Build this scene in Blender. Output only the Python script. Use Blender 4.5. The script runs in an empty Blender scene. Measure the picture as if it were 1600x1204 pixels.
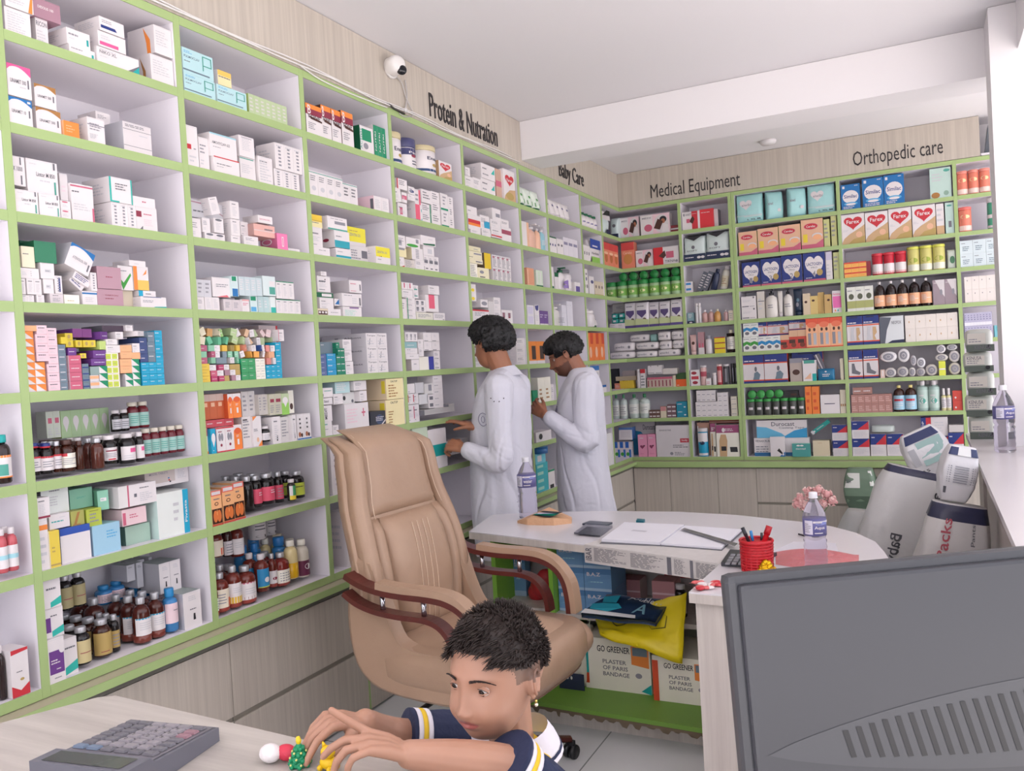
import bpy, bmesh, math, random
from mathutils import Vector, Matrix, noise
random.seed(7)
C = bpy.context.scene.collection
sc = bpy.context.scene
PI = math.pi
R = math.radians

# ------------------------------------------------------------------ camera
CAMP = Vector((2.2922, 0.0, 1.51))
YAW, PIT, ROL, FPX = 0.4616, -0.0232, -0.0582, 1304.4
_cy, _sy, _cp, _sp = math.cos(YAW), math.sin(YAW), math.cos(PIT), math.sin(PIT)
CF = Vector((-_sy*_cp, _cy*_cp, _sp)); CR0 = Vector((_cy, _sy, 0)); CU0 = CR0.cross(CF)
CR = CR0*math.cos(ROL) + CU0*math.sin(ROL); CU = CU0*math.cos(ROL) - CR0*math.sin(ROL)
cd = bpy.data.cameras.new('camera'); cam = bpy.data.objects.new('camera', cd); C.objects.link(cam)
cd.sensor_width = 36; cd.lens = FPX/1600*36; cd.clip_start = 0.02; cd.clip_end = 200
M3 = Matrix((CR, CU, -CF)).transposed()
cam.matrix_world = Matrix.Translation(CAMP) @ M3.to_4x4()
sc.camera = cam

# ------------------------------------------------------------------ light and exposure
sc.view_settings.view_transform = 'Standard'; sc.view_settings.look = 'None'
sc.view_settings.gamma = 1; sc.view_settings.use_curve_mapping = False
sc.view_settings.exposure = -0.30
W = bpy.data.worlds.new('daylight'); sc.world = W; W.use_nodes = True
bg = W.node_tree.nodes['Background']; bg.inputs[0].default_value = (0.92, 0.94, 1.02, 1); bg.inputs[1].default_value = 2.6
def area(name, loc, rot, sx, sy, power, col=(1, 1, 1)):
    l = bpy.data.lights.new(name, 'AREA'); l.shape = 'RECTANGLE'; l.size = sx; l.size_y = sy; l.energy = power; l.color = col
    o = bpy.data.objects.new(name, l); C.objects.link(o); o.location = loc; o.rotation_euler = rot; return o
# the open shop front, behind the camera
sl = bpy.data.lights.new('sun', 'SUN'); sl.energy = 19; sl.angle = R(3); sl.color = (1, .98, 1)
so = bpy.data.objects.new('sun', sl); C.objects.link(so); so.rotation_euler = (R(30), R(8), 0)      # high sun on the street outside; it does not reach the shelves
# daylight coming through the open side of the shop, to the right of the frame


# ------------------------------------------------------------------ materials
def lin(c):
    if isinstance(c, str):
        c = c.lstrip('#'); c = [int(c[i:i+2], 16)/255 for i in (0, 2, 4)]
    return tuple(((v/12.92) if v <= .04045 else ((v+.055)/1.055)**2.4) for v in c) + (1,)
PAL = dict(w='e3dcdd', w2='d9d2d4', gy='b9b8bf', dg='6d6c74', k='26252b', g='8f8d96', lg='c9c7cc', cream='e8dfc4', cr='e8dfc4',
  green='0f8a62', lgreen='8fc34a', dgreen='14603f', grn='3f9a3c', blue='1d6fb0', lblue='a3d3de', dblue='22357c', navy='232a4a', teal='12a3a0', tealg='4f9f90',
  cyan='16a0c4', red='c8303c', maroon='8d2c44', mauve='a8808f', pink='e25a93', lpink='eccad3', rose='c9627c', orange='ee8a3c', lorange='f2b183', yellow='e9cf3a',
  brown='a8763f', gold='b59a5c', purple='6a3a86', lime='c3d24a', slate='6d7f8d', mint='a9d6c6', lmint='cfe6e0', amber='3c1a10', dk='1b1718', peach='e3b494', tan='c9a67e',
  silver='c4c4c8', orr='d8502c', ivory='efeadd', lil='cdc6da', olive='8a8a3a', beige='d8cbb4', sky='5aa9d6', tq='2fb3a6', kiwi='bcd07a', choc='4a2a22', wine='6b1f2a', skin='a8674a')
MT = {}
def mat(c, rough=.55, metal=0.0, **kw):
    key = (c, rough, metal, tuple(sorted(kw.items())))
    if key in MT: return MT[key]
    m = bpy.data.materials.new('paint_' + str(len(MT))); m.use_nodes = True
    nt = m.node_tree; b = nt.nodes['Principled BSDF']
    try: col = lin(PAL.get(c, c))
    except Exception: print('BADCOL', c, repr(c)); col = (1, 0, 1, 1)
    b.inputs['Roughness'].default_value = rough; b.inputs['Metallic'].default_value = metal
    if kw.get('trans'):
        b.inputs['Transmission Weight'].default_value = kw['trans']; b.inputs['IOR'].default_value = kw.get('ior', 1.2)
    if kw.get('alpha'): b.inputs['Alpha'].default_value = kw['alpha']
    if kw.get('plain'):
        b.inputs['Base Color'].default_value = col
    else:
        n = nt.nodes.new('ShaderNodeTexNoise'); n.inputs['Scale'].default_value = kw.get('ns', 9)
        tc = nt.nodes.new('ShaderNodeTexCoord'); nt.links.new(tc.outputs['Object'], n.inputs['Vector'])
        mx = nt.nodes.new('ShaderNodeMix'); mx.data_type = 'RGBA'
        v = kw.get('nv', .05)
        mx.inputs[6].default_value = tuple(x*(1-v) for x in col[:3]) + (1,); mx.inputs[7].default_value = tuple(min(1, x*(1+v)) for x in col[:3]) + (1,)
        nt.links.new(n.outputs['Fac'], mx.inputs[0]); nt.links.new(mx.outputs[2], b.inputs['Base Color'])
    if kw.get('bump'):
        n2 = nt.nodes.new('ShaderNodeTexNoise'); n2.inputs['Scale'].default_value = kw.get('bs', 60); n2.inputs['Detail'].default_value = 3
        tc2 = nt.nodes.new('ShaderNodeTexCoord'); nt.links.new(tc2.outputs['Object'], n2.inputs['Vector'])
        bp = nt.nodes.new('ShaderNodeBump'); bp.inputs['Strength'].default_value = kw['bump']; bp.inputs['Distance'].default_value = .01
        nt.links.new(n2.outputs['Fac'], bp.inputs['Height']); nt.links.new(bp.outputs[0], b.inputs['Normal'])
    MT[key] = m; return m
def streaky(name, c1, c2, scale, rough=.5):
    """laminate with fine grain running along one axis; scale is the object-space stretch"""
    m = bpy.data.materials.new(name); m.use_nodes = True; nt = m.node_tree; b = nt.nodes['Principled BSDF']
    tc = nt.nodes.new('ShaderNodeTexCoord'); mp = nt.nodes.new('ShaderNodeMapping'); mp.inputs['Scale'].default_value = scale
    n = nt.nodes.new('ShaderNodeTexNoise'); n.inputs['Scale'].default_value = 1; n.inputs['Detail'].default_value = 5; n.inputs['Roughness'].default_value = .65
    cr = nt.nodes.new('ShaderNodeValToRGB'); cr.color_ramp.elements[0].position = .34; cr.color_ramp.elements[1].position = .66
    cr.color_ramp.elements[0].color = lin(c1); cr.color_ramp.elements[1].color = lin(c2)
    nt.links.new(tc.outputs['Object'], mp.inputs[0]); nt.links.new(mp.outputs[0], n.inputs['Vector']); nt.links.new(n.outputs['Fac'], cr.inputs[0])
    nt.links.new(cr.outputs[0], b.inputs['Base Color']); b.inputs['Roughness'].default_value = rough
    return m
LAM = streaky('laminate_beige', 'b5aba0', 'c6bcb0', (55, 55, 1.2))
LAMT = streaky('laminate_counter', 'a9a29c', 'c0b9b2', (2.0, 26, 8), .4)
LAMD = streaky('laminate_desk', 'c3bab4', 'd6cec7', (30, 30, 1.0), .45)
GREEN = mat('a4bb7d', .45, nv=.04, ns=3)
WHITEB = mat('ebe6ec', .5, nv=.02, ns=2)
CEIL = mat('e1dee1', .8, nv=.015, ns=.8)
PLAST = mat('e6e2e4', .75, nv=.02, ns=1.5)

# ------------------------------------------------------------------ mesh builder
TXT = {}
def text_mesh(s, bold=0.0, spacing=1.0):
    key = (s, bold, spacing)
    if key in TXT: return TXT[key]
    cu = bpy.data.curves.new('t', 'FONT'); cu.body = s; cu.resolution_u = 2; cu.offset = bold; cu.space_character = spacing
    ob = bpy.data.objects.new('t', cu)
    me = bpy.data.meshes.new_from_object(ob)
    vs = [v.co.copy() for v in me.vertices]; fs = [tuple(p.vertices) for p in me.polygons]
    bpy.data.objects.remove(ob); bpy.data.meshes.remove(me)
    if not vs: vs = [Vector((0, 0, 0))]
    x0 = min(v.x for v in vs); x1 = max(v.x for v in vs); y0 = min(v.y for v in vs); y1 = max(v.y for v in vs)
    TXT[key] = ([((v.x-x0)/(x1-x0+1e-9), (v.y-y0)/(y1-y0+1e-9)) for v in vs], fs, (x1-x0)/(y1-y0+1e-9))
    return TXT[key]
def smooth(P, k=4):
    O = []
    for i in range(len(P)-1):
        p0, p1, p2, p3 = P[max(i-1, 0)], P[i], P[i+1], P[min(i+2, len(P)-1)]
        for j in range(k):
            t = j/k; O.append(tuple(.5*((2*b_)+(-a_+c_)*t+(2*a_-5*b_+4*c_-d_)*t*t+(-a_+3*b_-3*c_+d_)*t**3) for a_, b_, c_, d_ in zip(p0, p1, p2, p3)))
    return O+[P[-1]]
class MB:
    def __init__(s): s.v = []; s.f = []; s.m = []; s.mats = []; s.sm = []
    def mi(s, m):
        if m not in s.mats: s.mats.append(m)
        return s.mats.index(m)
    def add(s, vs, fs, m, smooth=False, T=None):
        o = len(s.v); k = s.mi(m)
        s.v += [tuple(T @ Vector(v)) for v in vs] if T else [tuple(v) for v in vs]
        for f in fs: s.f.append(tuple(i+o for i in f)); s.m.append(k); s.sm.append(smooth)
    def box(s, a, b, m, T=None, ch=0):
        (x0, y0, z0), (x1, y1, z1) = a, b
        if ch:
            return s.cbox(a, b, m, ch, T)
        s.add([(x0,y0,z0),(x1,y0,z0),(x1,y1,z0),(x0,y1,z0),(x0,y0,z1),(x1,y0,z1),(x1,y1,z1),(x0,y1,z1)],
              [(0,3,2,1),(4,5,6,7),(0,1,5,4),(1,2,6,5),(2,3,7,6),(3,0,4,7)], m, T=T)
    def cbox(s, a, b, m, c, T=None):
        """box with chamfered edges"""
        bm = bmesh.new(); bmesh.ops.create_cube(bm, size=1)
        for v in bm.verts: v.co = Vector([(a[i]+b[i])/2 + v.co[i]*(b[i]-a[i]) for i in range(3)])
        bmesh.ops.bevel(bm, geom=list(bm.edges), offset=c, segments=2, affect='EDGES', profile=.6)
        bm.verts.index_update()
        s.add([v.co[:] for v in bm.verts], [tuple(v.index for v in f.verts) for f in bm.faces], m, T=T); bm.free()
    def prism(s, pts, z0, z1, m, T=None, axis=2, m2=None):
        n = len(pts)
        def P(p, z): return (p[0], p[1], z) if axis == 2 else ((p[0], z, p[1]) if axis == 1 else (z, p[0], p[1]))
        vs = [P(p, z0) for p in pts] + [P(p, z1) for p in pts]
        s.add(vs, [tuple(range(n-1, -1, -1)), tuple(range(n, 2*n))], m, T=T)
        s.add(vs, [(i, (i+1) % n, n+(i+1) % n, n+i) for i in range(n)], m2 or m, T=T)
    def lathe(s, prof, m, seg=20, T=None, a0=0, a1=2*PI, smooth=True, sx=1, sy=1):
        full = abs(a1-a0-2*PI) < 1e-6; n = seg if full else seg+1
        vs = []
        for r, z in prof:
            for i in range(n):
                a = a0+(a1-a0)*i/seg; vs.append((r*math.cos(a)*sx, r*math.sin(a)*sy, z))
        fs = []
        for j in range(len(prof)-1):
            for i in range(seg):
                i2 = (i+1) % n if full else i+1
                fs.append((j*n+i, j*n+i2, (j+1)*n+i2, (j+1)*n+i))
        if full:
            if prof[0][0] > 1e-5: fs.append(tuple(range(n-1, -1, -1)))
            if prof[-1][0] > 1e-5: fs.append(tuple((len(prof)-1)*n+i for i in range(n)))
        s.add(vs, fs, m, smooth, T)
    def tube(s, pts, r, m, seg=8, T=None, closed=False, sx=1.0, up=None, caps=True):
        pts = [Vector(p) for p in pts]; n = len(pts); vs = []
        rr = r if isinstance(r, (list, tuple)) else [r]*n
        pu = None
        for i, p in enumerate(pts):
            if closed: d = (pts[(i+1) % n]-pts[i-1]).normalized()
            else: d = (pts[min(i+1, n-1)]-pts[max(i-1, 0)]).normalized()
            if up is not None: u = Vector(up)
            elif pu is not None: u = pu
            else: u = Vector((0, 0, 1)) if abs(d.z) < .9 else Vector((1, 0, 0))
            a = d.cross(u).normalized(); b = a.cross(d).normalized(); pu = b
            q = rr[i]; q = q if isinstance(q, (list, tuple)) else (q*sx, q)
            for k in range(seg):
                t = 2*PI*k/seg; vs.append(p + a*(math.cos(t)*q[0]) + b*(math.sin(t)*q[1]))
        fs = []
        for i in range(n if closed else n-1):
            j = (i+1) % n
            for k in range(seg): fs.append((i*seg+k, i*seg+(k+1) % seg, j*seg+(k+1) % seg, j*seg+k))
        if not closed and caps: fs += [tuple(range(seg-1, -1, -1)), tuple((n-1)*seg+k for k in range(seg))]
        s.add(vs, fs, m, True, T)
    def ball(s, c, r, m, T=None, seg=16, rings=10):
        if not isinstance(r, (tuple, list)): r = (r, r, r)
        prof = []
        vs = [(c[0], c[1], c[2]-r[2])]
        for j in range(1, rings):
            t = PI*j/rings
            for i in range(seg):
                a = 2*PI*i/seg; vs.append((c[0]+r[0]*math.sin(t)*math.cos(a), c[1]+r[1]*math.sin(t)*math.sin(a), c[2]-r[2]*math.cos(t)))
        vs.append((c[0], c[1], c[2]+r[2])); fs = []
        for i in range(seg):
            fs.append((0, 1+(i+1) % seg, 1+i)); L = 1+(rings-2)*seg
            fs.append((L+i, L+(i+1) % seg, len(vs)-1))
        for j in range(rings-2):
            for i in range(seg):
                a = 1+j*seg+i; b = 1+j*seg+(i+1) % seg; fs.append((a, b, b+seg, a+seg))
        s.add(vs, fs, m, True, T)
    def text(s, t, m, o, ux, uy, h, w=None, bold=0.0, anchor='l'):
        """flat lettering: o = lower left corner, ux/uy unit vectors, h = height; w squeezes to a width"""
        vs, fs, asp = text_mesh(t, bold)
        W_ = w if w else asp*h
        o = Vector(o); ux = Vector(ux); uy = Vector(uy)
        if anchor == 'c': o = o-ux*(W_/2)
        s.add([o+ux*(x*W_)+uy*(y*h) for x, y in vs], fs, m)
    def data(s, name):
        me = bpy.data.meshes.new(name); me.from_pydata(s.v, [], s.f); 
        for m in s.mats: me.materials.append(m)
        me.polygons.foreach_set('material_index', s.m); me.polygons.foreach_set('use_smooth', s.sm); me.update(); return me
    def obj(s, name, parent=None, loc=None):
        o = bpy.data.objects.new(name, s.data(name)); C.objects.link(o)
        if parent: o.parent = parent
        if loc: o.location = loc
        return o
def tag(o, label, cat, group=None, kind=None):
    o['label'] = label; o['category'] = cat
    if group: o['group'] = group
    if kind: o['kind'] = kind
    return o
def thing(name, label, cat, loc=(0, 0, 0), rz=0, group=None):
    o = bpy.data.objects.new(name, None); C.objects.link(o); o.location = loc; o.rotation_euler = (0, 0, rz); o.empty_display_size = .05
    return tag(o, label, cat, group)
def struct(name, mb, mods=None):
    o = mb.obj(name); o['kind'] = 'structure'; return o

# ------------------------------------------------------------------ room shell
ZT = [2.786, 2.530, 2.268, 2.0155, 1.759, 1.501, 1.244, .986, .656]       # shelf heights, both walls
YD = [0.865, 1.5073, 2.1466, 2.7957, 3.4385, 4.1479, 4.8672, 5.3088, 5.9415, 6.4016]  # upright dividers, left wall
XD = [.5155, .9416, 1.7427, 2.5275, 3.30]
YB = 6.846; DEP = .30; HC = 3.09
FLOORM = bpy.data.materials.new('floor_tiles'); FLOORM.use_nodes = True
nt = FLOORM.node_tree; b = nt.nodes['Principled BSDF']; br = nt.nodes.new('ShaderNodeTexBrick'); br.offset = 0
br.inputs['Color1'].default_value = lin('e2e2e4'); br.inputs['Color2'].default_value = lin('dcdde0'); br.inputs['Mortar'].default_value = lin('8f9294')
br.inputs['Scale'].default_value = 1; br.inputs['Mortar Size'].default_value = .003; br.inputs['Brick Width'].default_value = .6; br.inputs['Row Height'].default_value = .6
tc = nt.nodes.new('ShaderNodeTexCoord'); mp = nt.nodes.new('ShaderNodeMapping'); mp.inputs['Location'].default_value = (.12, .3, 0)
nt.links.new(tc.outputs['Object'], mp.inputs[0]); nt.links.new(mp.outputs[0], br.inputs[0]); nt.links.new(br.outputs[0], b.inputs['Base Color']); b.inputs['Roughness'].default_value = .18
m = MB(); m.box((-.45, -2.6, -.1), (4.4, 7.3, 0), FLOORM); struct('floor', m)
m = MB(); m.prism([(-8, -12), (12, -12), (12, 8), (4.45, 8), (4.45, -2.65), (-8, -2.65)], -.3, -.12, mat('dcd4cc', .9)); struct('floor_pavement_outside', m)
m = MB(); m.box((-.45, -2.6, HC), (4.4, 7.3, HC+.12), CEIL); struct('ceiling', m)
m = MB(); m.box((-.45, -2.6, 0), (-.315, 7.3, HC), PLAST); struct('wall_left', m)
m = MB(); m.box((-.315, 7.165, 0), (4.4, 7.3, HC), PLAST); struct('wall_back', m)
m = MB(); m.box((-.315, 4.95, 2.84), (4.25, 5.25, HC-.002), PLAST); struct('wall_beam', m)
m = MB(); m.box((2.624, 4.67, 0), (3.15, 4.949, HC-.002), PLAST); struct('wall_column', m)
m = MB(); m.box((2.74, 1.6, 2.87), (3.15, 4.669, HC-.002), PLAST); struct('wall_beam_side', m)
# laminate fascia over the shelves with the raised lettering
m = MB(); m.box((-.03, .2, ZT[0]+.019), (-.004, 4.948, HC-.003), LAM); m.box((-.03, 5.252, ZT[0]+.019), (-.004, YB+.026, HC-.003), LAM); m.box((-.03, 4.948, ZT[0]+.019), (-.004, 5.252, 2.838), LAM); struct('trim_1', m)
m = MB(); m.box((-.003, YB+.004, ZT[0]+.019), (2.695, YB+.03, HC-.003), LAM); struct('trim_2', m)
LET = mat('2e2a2d', .45, plain=1)
def sign(s, y0, y1, z, h, wall, label):
    m = MB(); vs, fs, asp = text_mesh(s, 0)
    n = len(vs); w = y1-y0
    def P(x, y, t): return (t, y0+x*w, z+y*h) if wall == 'L' else (y0+x*w, YB+.0035-t, z+y*h)
    V = [P(x, y, .0015) for x, y in vs] + [P(x, y, -.0035) for x, y in vs]
    m.add(V, fs, LET)
    ed = {}
    for f in fs:
        for i in range(len(f)):
            a, b_ = f[i], f[(i+1) % len(f)]
            k = (min(a, b_), max(a, b_)); ed.setdefault(k, []).append((a, b_))
    m.add(V, [(p[0][0], p[0][0]+n, p[0][1]+n, p[0][1]) for k, p in ed.items() if len(p) == 1], LET)
    tag(m.obj('wall_lettering'), label, 'sign')
sign('Protein & Nutration', 3.825, 4.605, 2.853, .125, 'L', 'black raised letters reading Protein & Nutration above the left shelves')
sign('Baby Care', 5.566, 6.045, 2.812, .148, 'L', 'black raised letters reading Baby Care beyond the ceiling beam')
sign('Medical Equipment', .284, 1.022, 2.808, .146, 'B', 'black raised letters reading Medical Equipment on the back wall')
sign('Orthopedic care', 1.86, 2.463, 2.827, .143, 'B', 'black raised letters reading Orthopedic care at right of the back wall')

# ------------------------------------------------------------------ shelving
TH, TV = .0150, .0125   # half thickness of shelves and uprights
def to_wall(wall):
    """local (along, depth, up) to the world: left wall looks to +x, back wall to -y"""
    if wall == 'L': return lambda u, d, z: (-d, u, z)
    return lambda u, d, z: (u, YB+d, z)
def wbox(m, wall, u0, u1, d0, d1, z0, z1, mt):
    T = to_wall(wall); a = T(u0, d0, z0); b_ = T(u1, d1, z1)
    m.box(tuple(min(a[i], b_[i]) for i in range(3)), tuple(max(a[i], b_[i]) for i in range(3)), mt)
def board(m, wall, u0, u1, z0, z1, d1=DEP):
    wbox(m, wall, u0, u1, 0, .004, z0, z1, GREEN); wbox(m, wall, u0, u1, .004, d1, z0, z1, WHITEB)
def shelf_unit(wall, u0, u1, last, label, zs=ZT, left=True):
    t = thing('shelving_unit', label, 'shelving unit', to_wall(wall)(u0, 0, zs[-1]-TH), 0, 'open shelving units along the walls')
    inv = Matrix.Translation(-Vector(t.location))
    def part(name, mb):
        o = mb.obj(name, t); o.location = -Vector(t.location); return o
    if left:
        mb = MB(); board(mb, wall, u0-TV, u0+TV, zs[-1]-TH, zs[0]+TH); part('upright', mb)
    if last:
        mb = MB(); board(mb, wall, u1-TV, u1+TV, zs[-1]-TH, zs[0]+TH); part('upright', mb)
    a = u0+TV+.0005; b_ = u1-TV-.0005
    for z in zs:
        mb = MB(); board(mb, wall, a, b_, z-TH, z+TH); part('shelf', mb)
    mb = MB(); wbox(mb, wall, u0, u1, DEP+.0005, DEP+.010, zs[-1]-TH, zs[0]+TH, WHITEB); part('back_panel', mb)
    return t
ORD = ['', 'first', 'second', 'third', 'fourth', 'fifth', 'sixth', 'seventh', 'eighth', 'ninth', 'tenth', 'eleventh', 'twelfth', 'thirteenth', 'fourteenth', 'fifteenth', 'sixteenth', 'seventeenth', 'eighteenth', 'nineteenth', 'twentieth']
for i in range(9):
    lab = 'leftmost white shelving unit with green edges, cut off by the frame' if i == 0 else 'white shelving unit with green edges, %s complete bay of the left wall' % ORD[i]
    shelf_unit('L', YD[i], YD[i+1], i == 8, lab)
for i in range(4):
    lab = 'white and green shelving unit, %s from the corner upright on the back wall' % ['first', 'second', 'third', 'last'][i]
    if i == 0: shelf_unit('B', XD[0], XD[1]-.0135, True, lab)
    elif i == 1: shelf_unit('B', XD[1]+.0135, XD[2], False, lab)
    else: shelf_unit('B', XD[i], XD[i+1], i == 3, lab)
# corner unit: L-shaped shelves running round the inner corner
t = thing('corner_shelving_unit', 'L-shaped corner shelving joining the left wall and the back wall', 'shelving unit', (0, YB, ZT[-1]-TH))
for z in ZT:
    m = MB(); y0 = YD[9]+TV+.0005; x1 = XD[0]-TV-.0005
    m.box((-.004, y0, z-TH), (0, YB, z+TH), GREEN); m.box((0, YB, z-TH), (x1, YB+.004, z+TH), GREEN)
    m.box((-DEP, y0, z-TH), (-.004, YB+.004, z+TH), WHITEB); m.box((-DEP, YB+.004, z-TH), (x1, YB+DEP, z+TH), WHITEB)
    o = m.obj('shelf', t); o.location = -Vector(t.location)
m = MB(); m.box((-DEP-.01, YD[9], ZT[-1]-TH), (-DEP-.0005, YB+DEP+.01, ZT[0]+TH), WHITEB); m.box((-DEP-.0005, YB+DEP+.0005, ZT[-1]-TH), (XD[0]-.001, YB+DEP+.01, ZT[0]+TH), WHITEB)
o = m.obj('back_panel', t); o.location = -Vector(t.location)

# base cabinets: laminate fronts below a projecting ledge
LEDGE = mat('b7ae98', .5, nv=.05, ns=4); DARK = mat('6a675f', .7)
def base_cab(wall, u0, u1, label, rows=2, green=False, d0=.0):
    T = to_wall(wall); t = thing('base_cabinet', label, 'cabinet', T((u0+u1)/2, 0, 0), 0, 'laminate base cabinets under the shelves')
    inv = -Vector(t.location)
    def P(name, f):
        mb = MB(); f(mb); o = mb.obj(name, t); o.location = inv; return o
    P('carcass', lambda mb: wbox(mb, wall, u0+.001, u1-.001, d0+.02, DEP, .002, .585, DARK))
    e = .0015
    if rows == 2:
        P('drawer_front', lambda mb: wbox(mb, wall, u0+e, u1-e, d0, d0+.018, .305, .575, LAM))
        P('drawer_front', lambda mb: wbox(mb, wall, u0+e, u1-e, d0, d0+.018, .012, .285, LAM))
    else:
        P('door', lambda mb: wbox(mb, wall, u0+e, u1-e, d0, d0+.018, .012, .575, LAM))
    P('groove', lambda mb: wbox(mb, wall, u0+e, u1-e, d0+.006, d0+.0195, .286 if rows == 2 else .576, .304 if rows == 2 else .584, mat('8a8378', .5)))
    if green: P('edge_strip', lambda mb: wbox(mb, wall, u1-.006, u1+.004, d0-.003, d0-.0002, .012, .575, GREEN))
    return t
yc = [.2, .9, 1.55, 2.2, 3.0, 3.75, 4.5, 5.25, 6.0, YB-.001]
for i in range(9):
    base_cab('L', yc[i], yc[i+1], ('laminate base cabinet with drawers, %s along the left wall' % ['foremost', 'second', 'third', 'fourth', 'fifth', 'sixth', 'seventh', 'eighth', 'ninth'][i]), 2, i in (3,))
xc = [.001, .32, .72, 1.03, 1.9, 2.64, 3.3]
for i in range(6):
    base_cab('B', xc[i]+ (.0 if i else .002), xc[i+1], 'laminate base cabinet, %s from the corner under the back shelves' % ORD[i+1], 1 if i < 3 else 2)
for wall, u0, u1, nm in (('L', .2, YB-.0555, 'left'), ('B', -.04+.04, 3.3, 'back')):
    m = MB()
    if wall == 'B': u0 = .0005
    wbox(m, wall, u0, u1, -.050, DEP, .6155, .6385, LEDGE)
    wbox(m, wall, u0, u1, -.055, -.0505, .612 if wall == 'L' else .590, .6385, GREEN)
    wbox(m, wall, u0, u1, -.020, .02, .586, .6153, DARK)
    o = m.obj('ledge_board'); tag(o, 'projecting ledge board with green edge along the %s wall base cabinets' % nm, 'ledge board')

# ------------------------------------------------------------------ goods on the shelves: builders
def rnd(key): return random.Random(key)
def heart_pts(n=26):
    P = []
    for i in range(n):
        t = 2*PI*i/n; P.append((16*math.sin(t)**3/16, (13*math.cos(t)-5*math.cos(2*t)-2*math.cos(3*t)-math.cos(4*t))/16))
    return P
def inset_face(mb, o, ux, uy, nn, W_, H_, ops, rg):
    """printed marks on a flat face: o lower-left corner, ux/uy axes, nn outward normal"""
    lay = [0]
    def pt(u, v, k): return o+ux*(u*W_)+uy*(v*H_)+nn*(.00025+.00018*k)
    def poly(P, col):
        lay[0] += 1; mb.add([pt(u, v, lay[0]) for u, v in P], [tuple(range(len(P)))], mat(col, .5))
    for op in ops:
        a = op.split()
        if not a: continue
        k = a[0]
        if k == 'R':
            u0, v0, u1, v1 = map(float, a[1:5]); poly([(u0, v0), (u1, v0), (u1, v1), (u0, v1)], a[5])
        elif k == 'L':
            u0, v0, u1, v1 = map(float, a[1:5]); n = int(a[5]); col = a[6] if len(a) > 6 else 'g'; lay[0] += 1
            for i in range(n):
                hh = (v1-v0)/n*.42; vv = v1-(i+.8)*(v1-v0)/n; uu = u0; e = u0+(u1-u0)*rg.uniform(.55, 1)
                while uu < e:
                    w = min(e-uu, (u1-u0)*rg.uniform(.1, .3)); mb.add([pt(uu, vv, lay[0]), pt(uu+w*.86, vv, lay[0]), pt(uu+w*.86, vv+hh, lay[0]), pt(uu, vv+hh, lay[0])], [(0, 1, 2, 3)], mat(col, .5)); uu += w+.004
        elif k in 'TY':
            u, v, w, h = map(float, a[1:5]); s = ' '.join(a[6:]).replace('_', ' '); lay[0] += 1
            vs, fs, asp = text_mesh(s, .014)
            if k == 'T': q = [pt(u+x*w, v+y*h, lay[0]) for x, y in vs]
            else: q = [pt(u+w-y*w, v+x*h, lay[0]) for x, y in vs]
            mb.add(q, fs, mat(a[5], .5))
        elif k == 'E':
            u, v, ru, rv = map(float, a[1:5]); poly([(u+ru*math.cos(2*PI*i/18), v+rv*math.sin(2*PI*i/18)) for i in range(18)], a[5])
        elif k == 'H':
            u, v, ru, rv = map(float, a[1:5]); poly([(u+ru*x, v+rv*y) for x, y in heart_pts()], a[5])
        elif k == 'P':
            poly([tuple(map(float, q.split(','))) for q in a[2:]], a[1])
        elif k == 'A':      # band across the top with an arched lower edge
            v = float(a[2]); poly([(0, 1), (0, v-.06)]+[(i/8, v-.06+.16*math.sin(PI*min(1, i/8*.9+.1))-.10*(i/8)**2) for i in range(1, 8)]+[(1, v-.16), (1, 1)], a[1])
        elif k == 'S':      # swoosh: rising arc from lower left to the right
            v = float(a[2]); poly([(0, v)]+[(i/8, v+(1-v)*.75*(i/8)**2) for i in range(1, 9)]+[(1, 0), (0, 0)], a[1])
def parse(spec):
    d = {'c': 'w'}; ops = []; sops = []
    for p in spec.split(';'):
        p = p.strip()
        if not p: continue
        if p[0] == '@': q = parse(PRE[p[1:]]); d.update(q[0]); ops += q[1]; sops += q[2]; continue
        if '=' in p.split()[0]: k, v = p.split('=', 1); d[k] = v; continue
        if p[0] == 's' and p[1] in 'RLTYEHPAS': sops.append(p[1:])
        else: ops.append(p)
    return d, ops, sops
GC = {}
def g_box(w, d, h, spec, wall):
    o, ops, sops = parse(spec); mb = MB(); rg = rnd(spec+'%.3f' % h)
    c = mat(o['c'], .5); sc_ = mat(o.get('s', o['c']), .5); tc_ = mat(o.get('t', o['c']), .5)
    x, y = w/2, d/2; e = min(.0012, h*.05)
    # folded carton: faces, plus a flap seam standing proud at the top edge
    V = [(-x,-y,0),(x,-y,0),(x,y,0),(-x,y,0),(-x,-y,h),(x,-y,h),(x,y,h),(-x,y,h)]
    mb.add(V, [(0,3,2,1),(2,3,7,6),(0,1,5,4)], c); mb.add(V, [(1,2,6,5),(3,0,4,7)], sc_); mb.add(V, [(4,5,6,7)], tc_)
    if h > .03: mb.box((-x+.001, -y-.0004, h*.965), (x-.001, -y+.0002, h*.972), mat('lg' if o['c'] in ('w', 'w2') else o['c'], .6))
    inset_face(mb, Vector((-x, -y, 0)), Vector((1,0,0)), Vector((0,0,1)), Vector((0,-1,0)), w, h, ops, rg)
    if not sops and o['c'] in ('w', 'w2', 'cream') and 's' not in o: sops = ['L .15 .3 .8 .8 4 lg']
    if wall == 'L': inset_face(mb, Vector((-x, y, 0)), Vector((0,-1,0)), Vector((0,0,1)), Vector((-1,0,0)), d, h, sops, rg)
    else: inset_face(mb, Vector((x, -y, 0)), Vector((0,1,0)), Vector((0,0,1)), Vector((1,0,0)), d, h, sops, rg)
    if 'top' in o: inset_face(mb, Vector((-x, -y, h)), Vector((1,0,0)), Vector((0,1,0)), Vector((0,0,1)), w, d, ['L .1 .2 .8 .8 3 '+o['top']], rg)
    return {'': mb}
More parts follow.
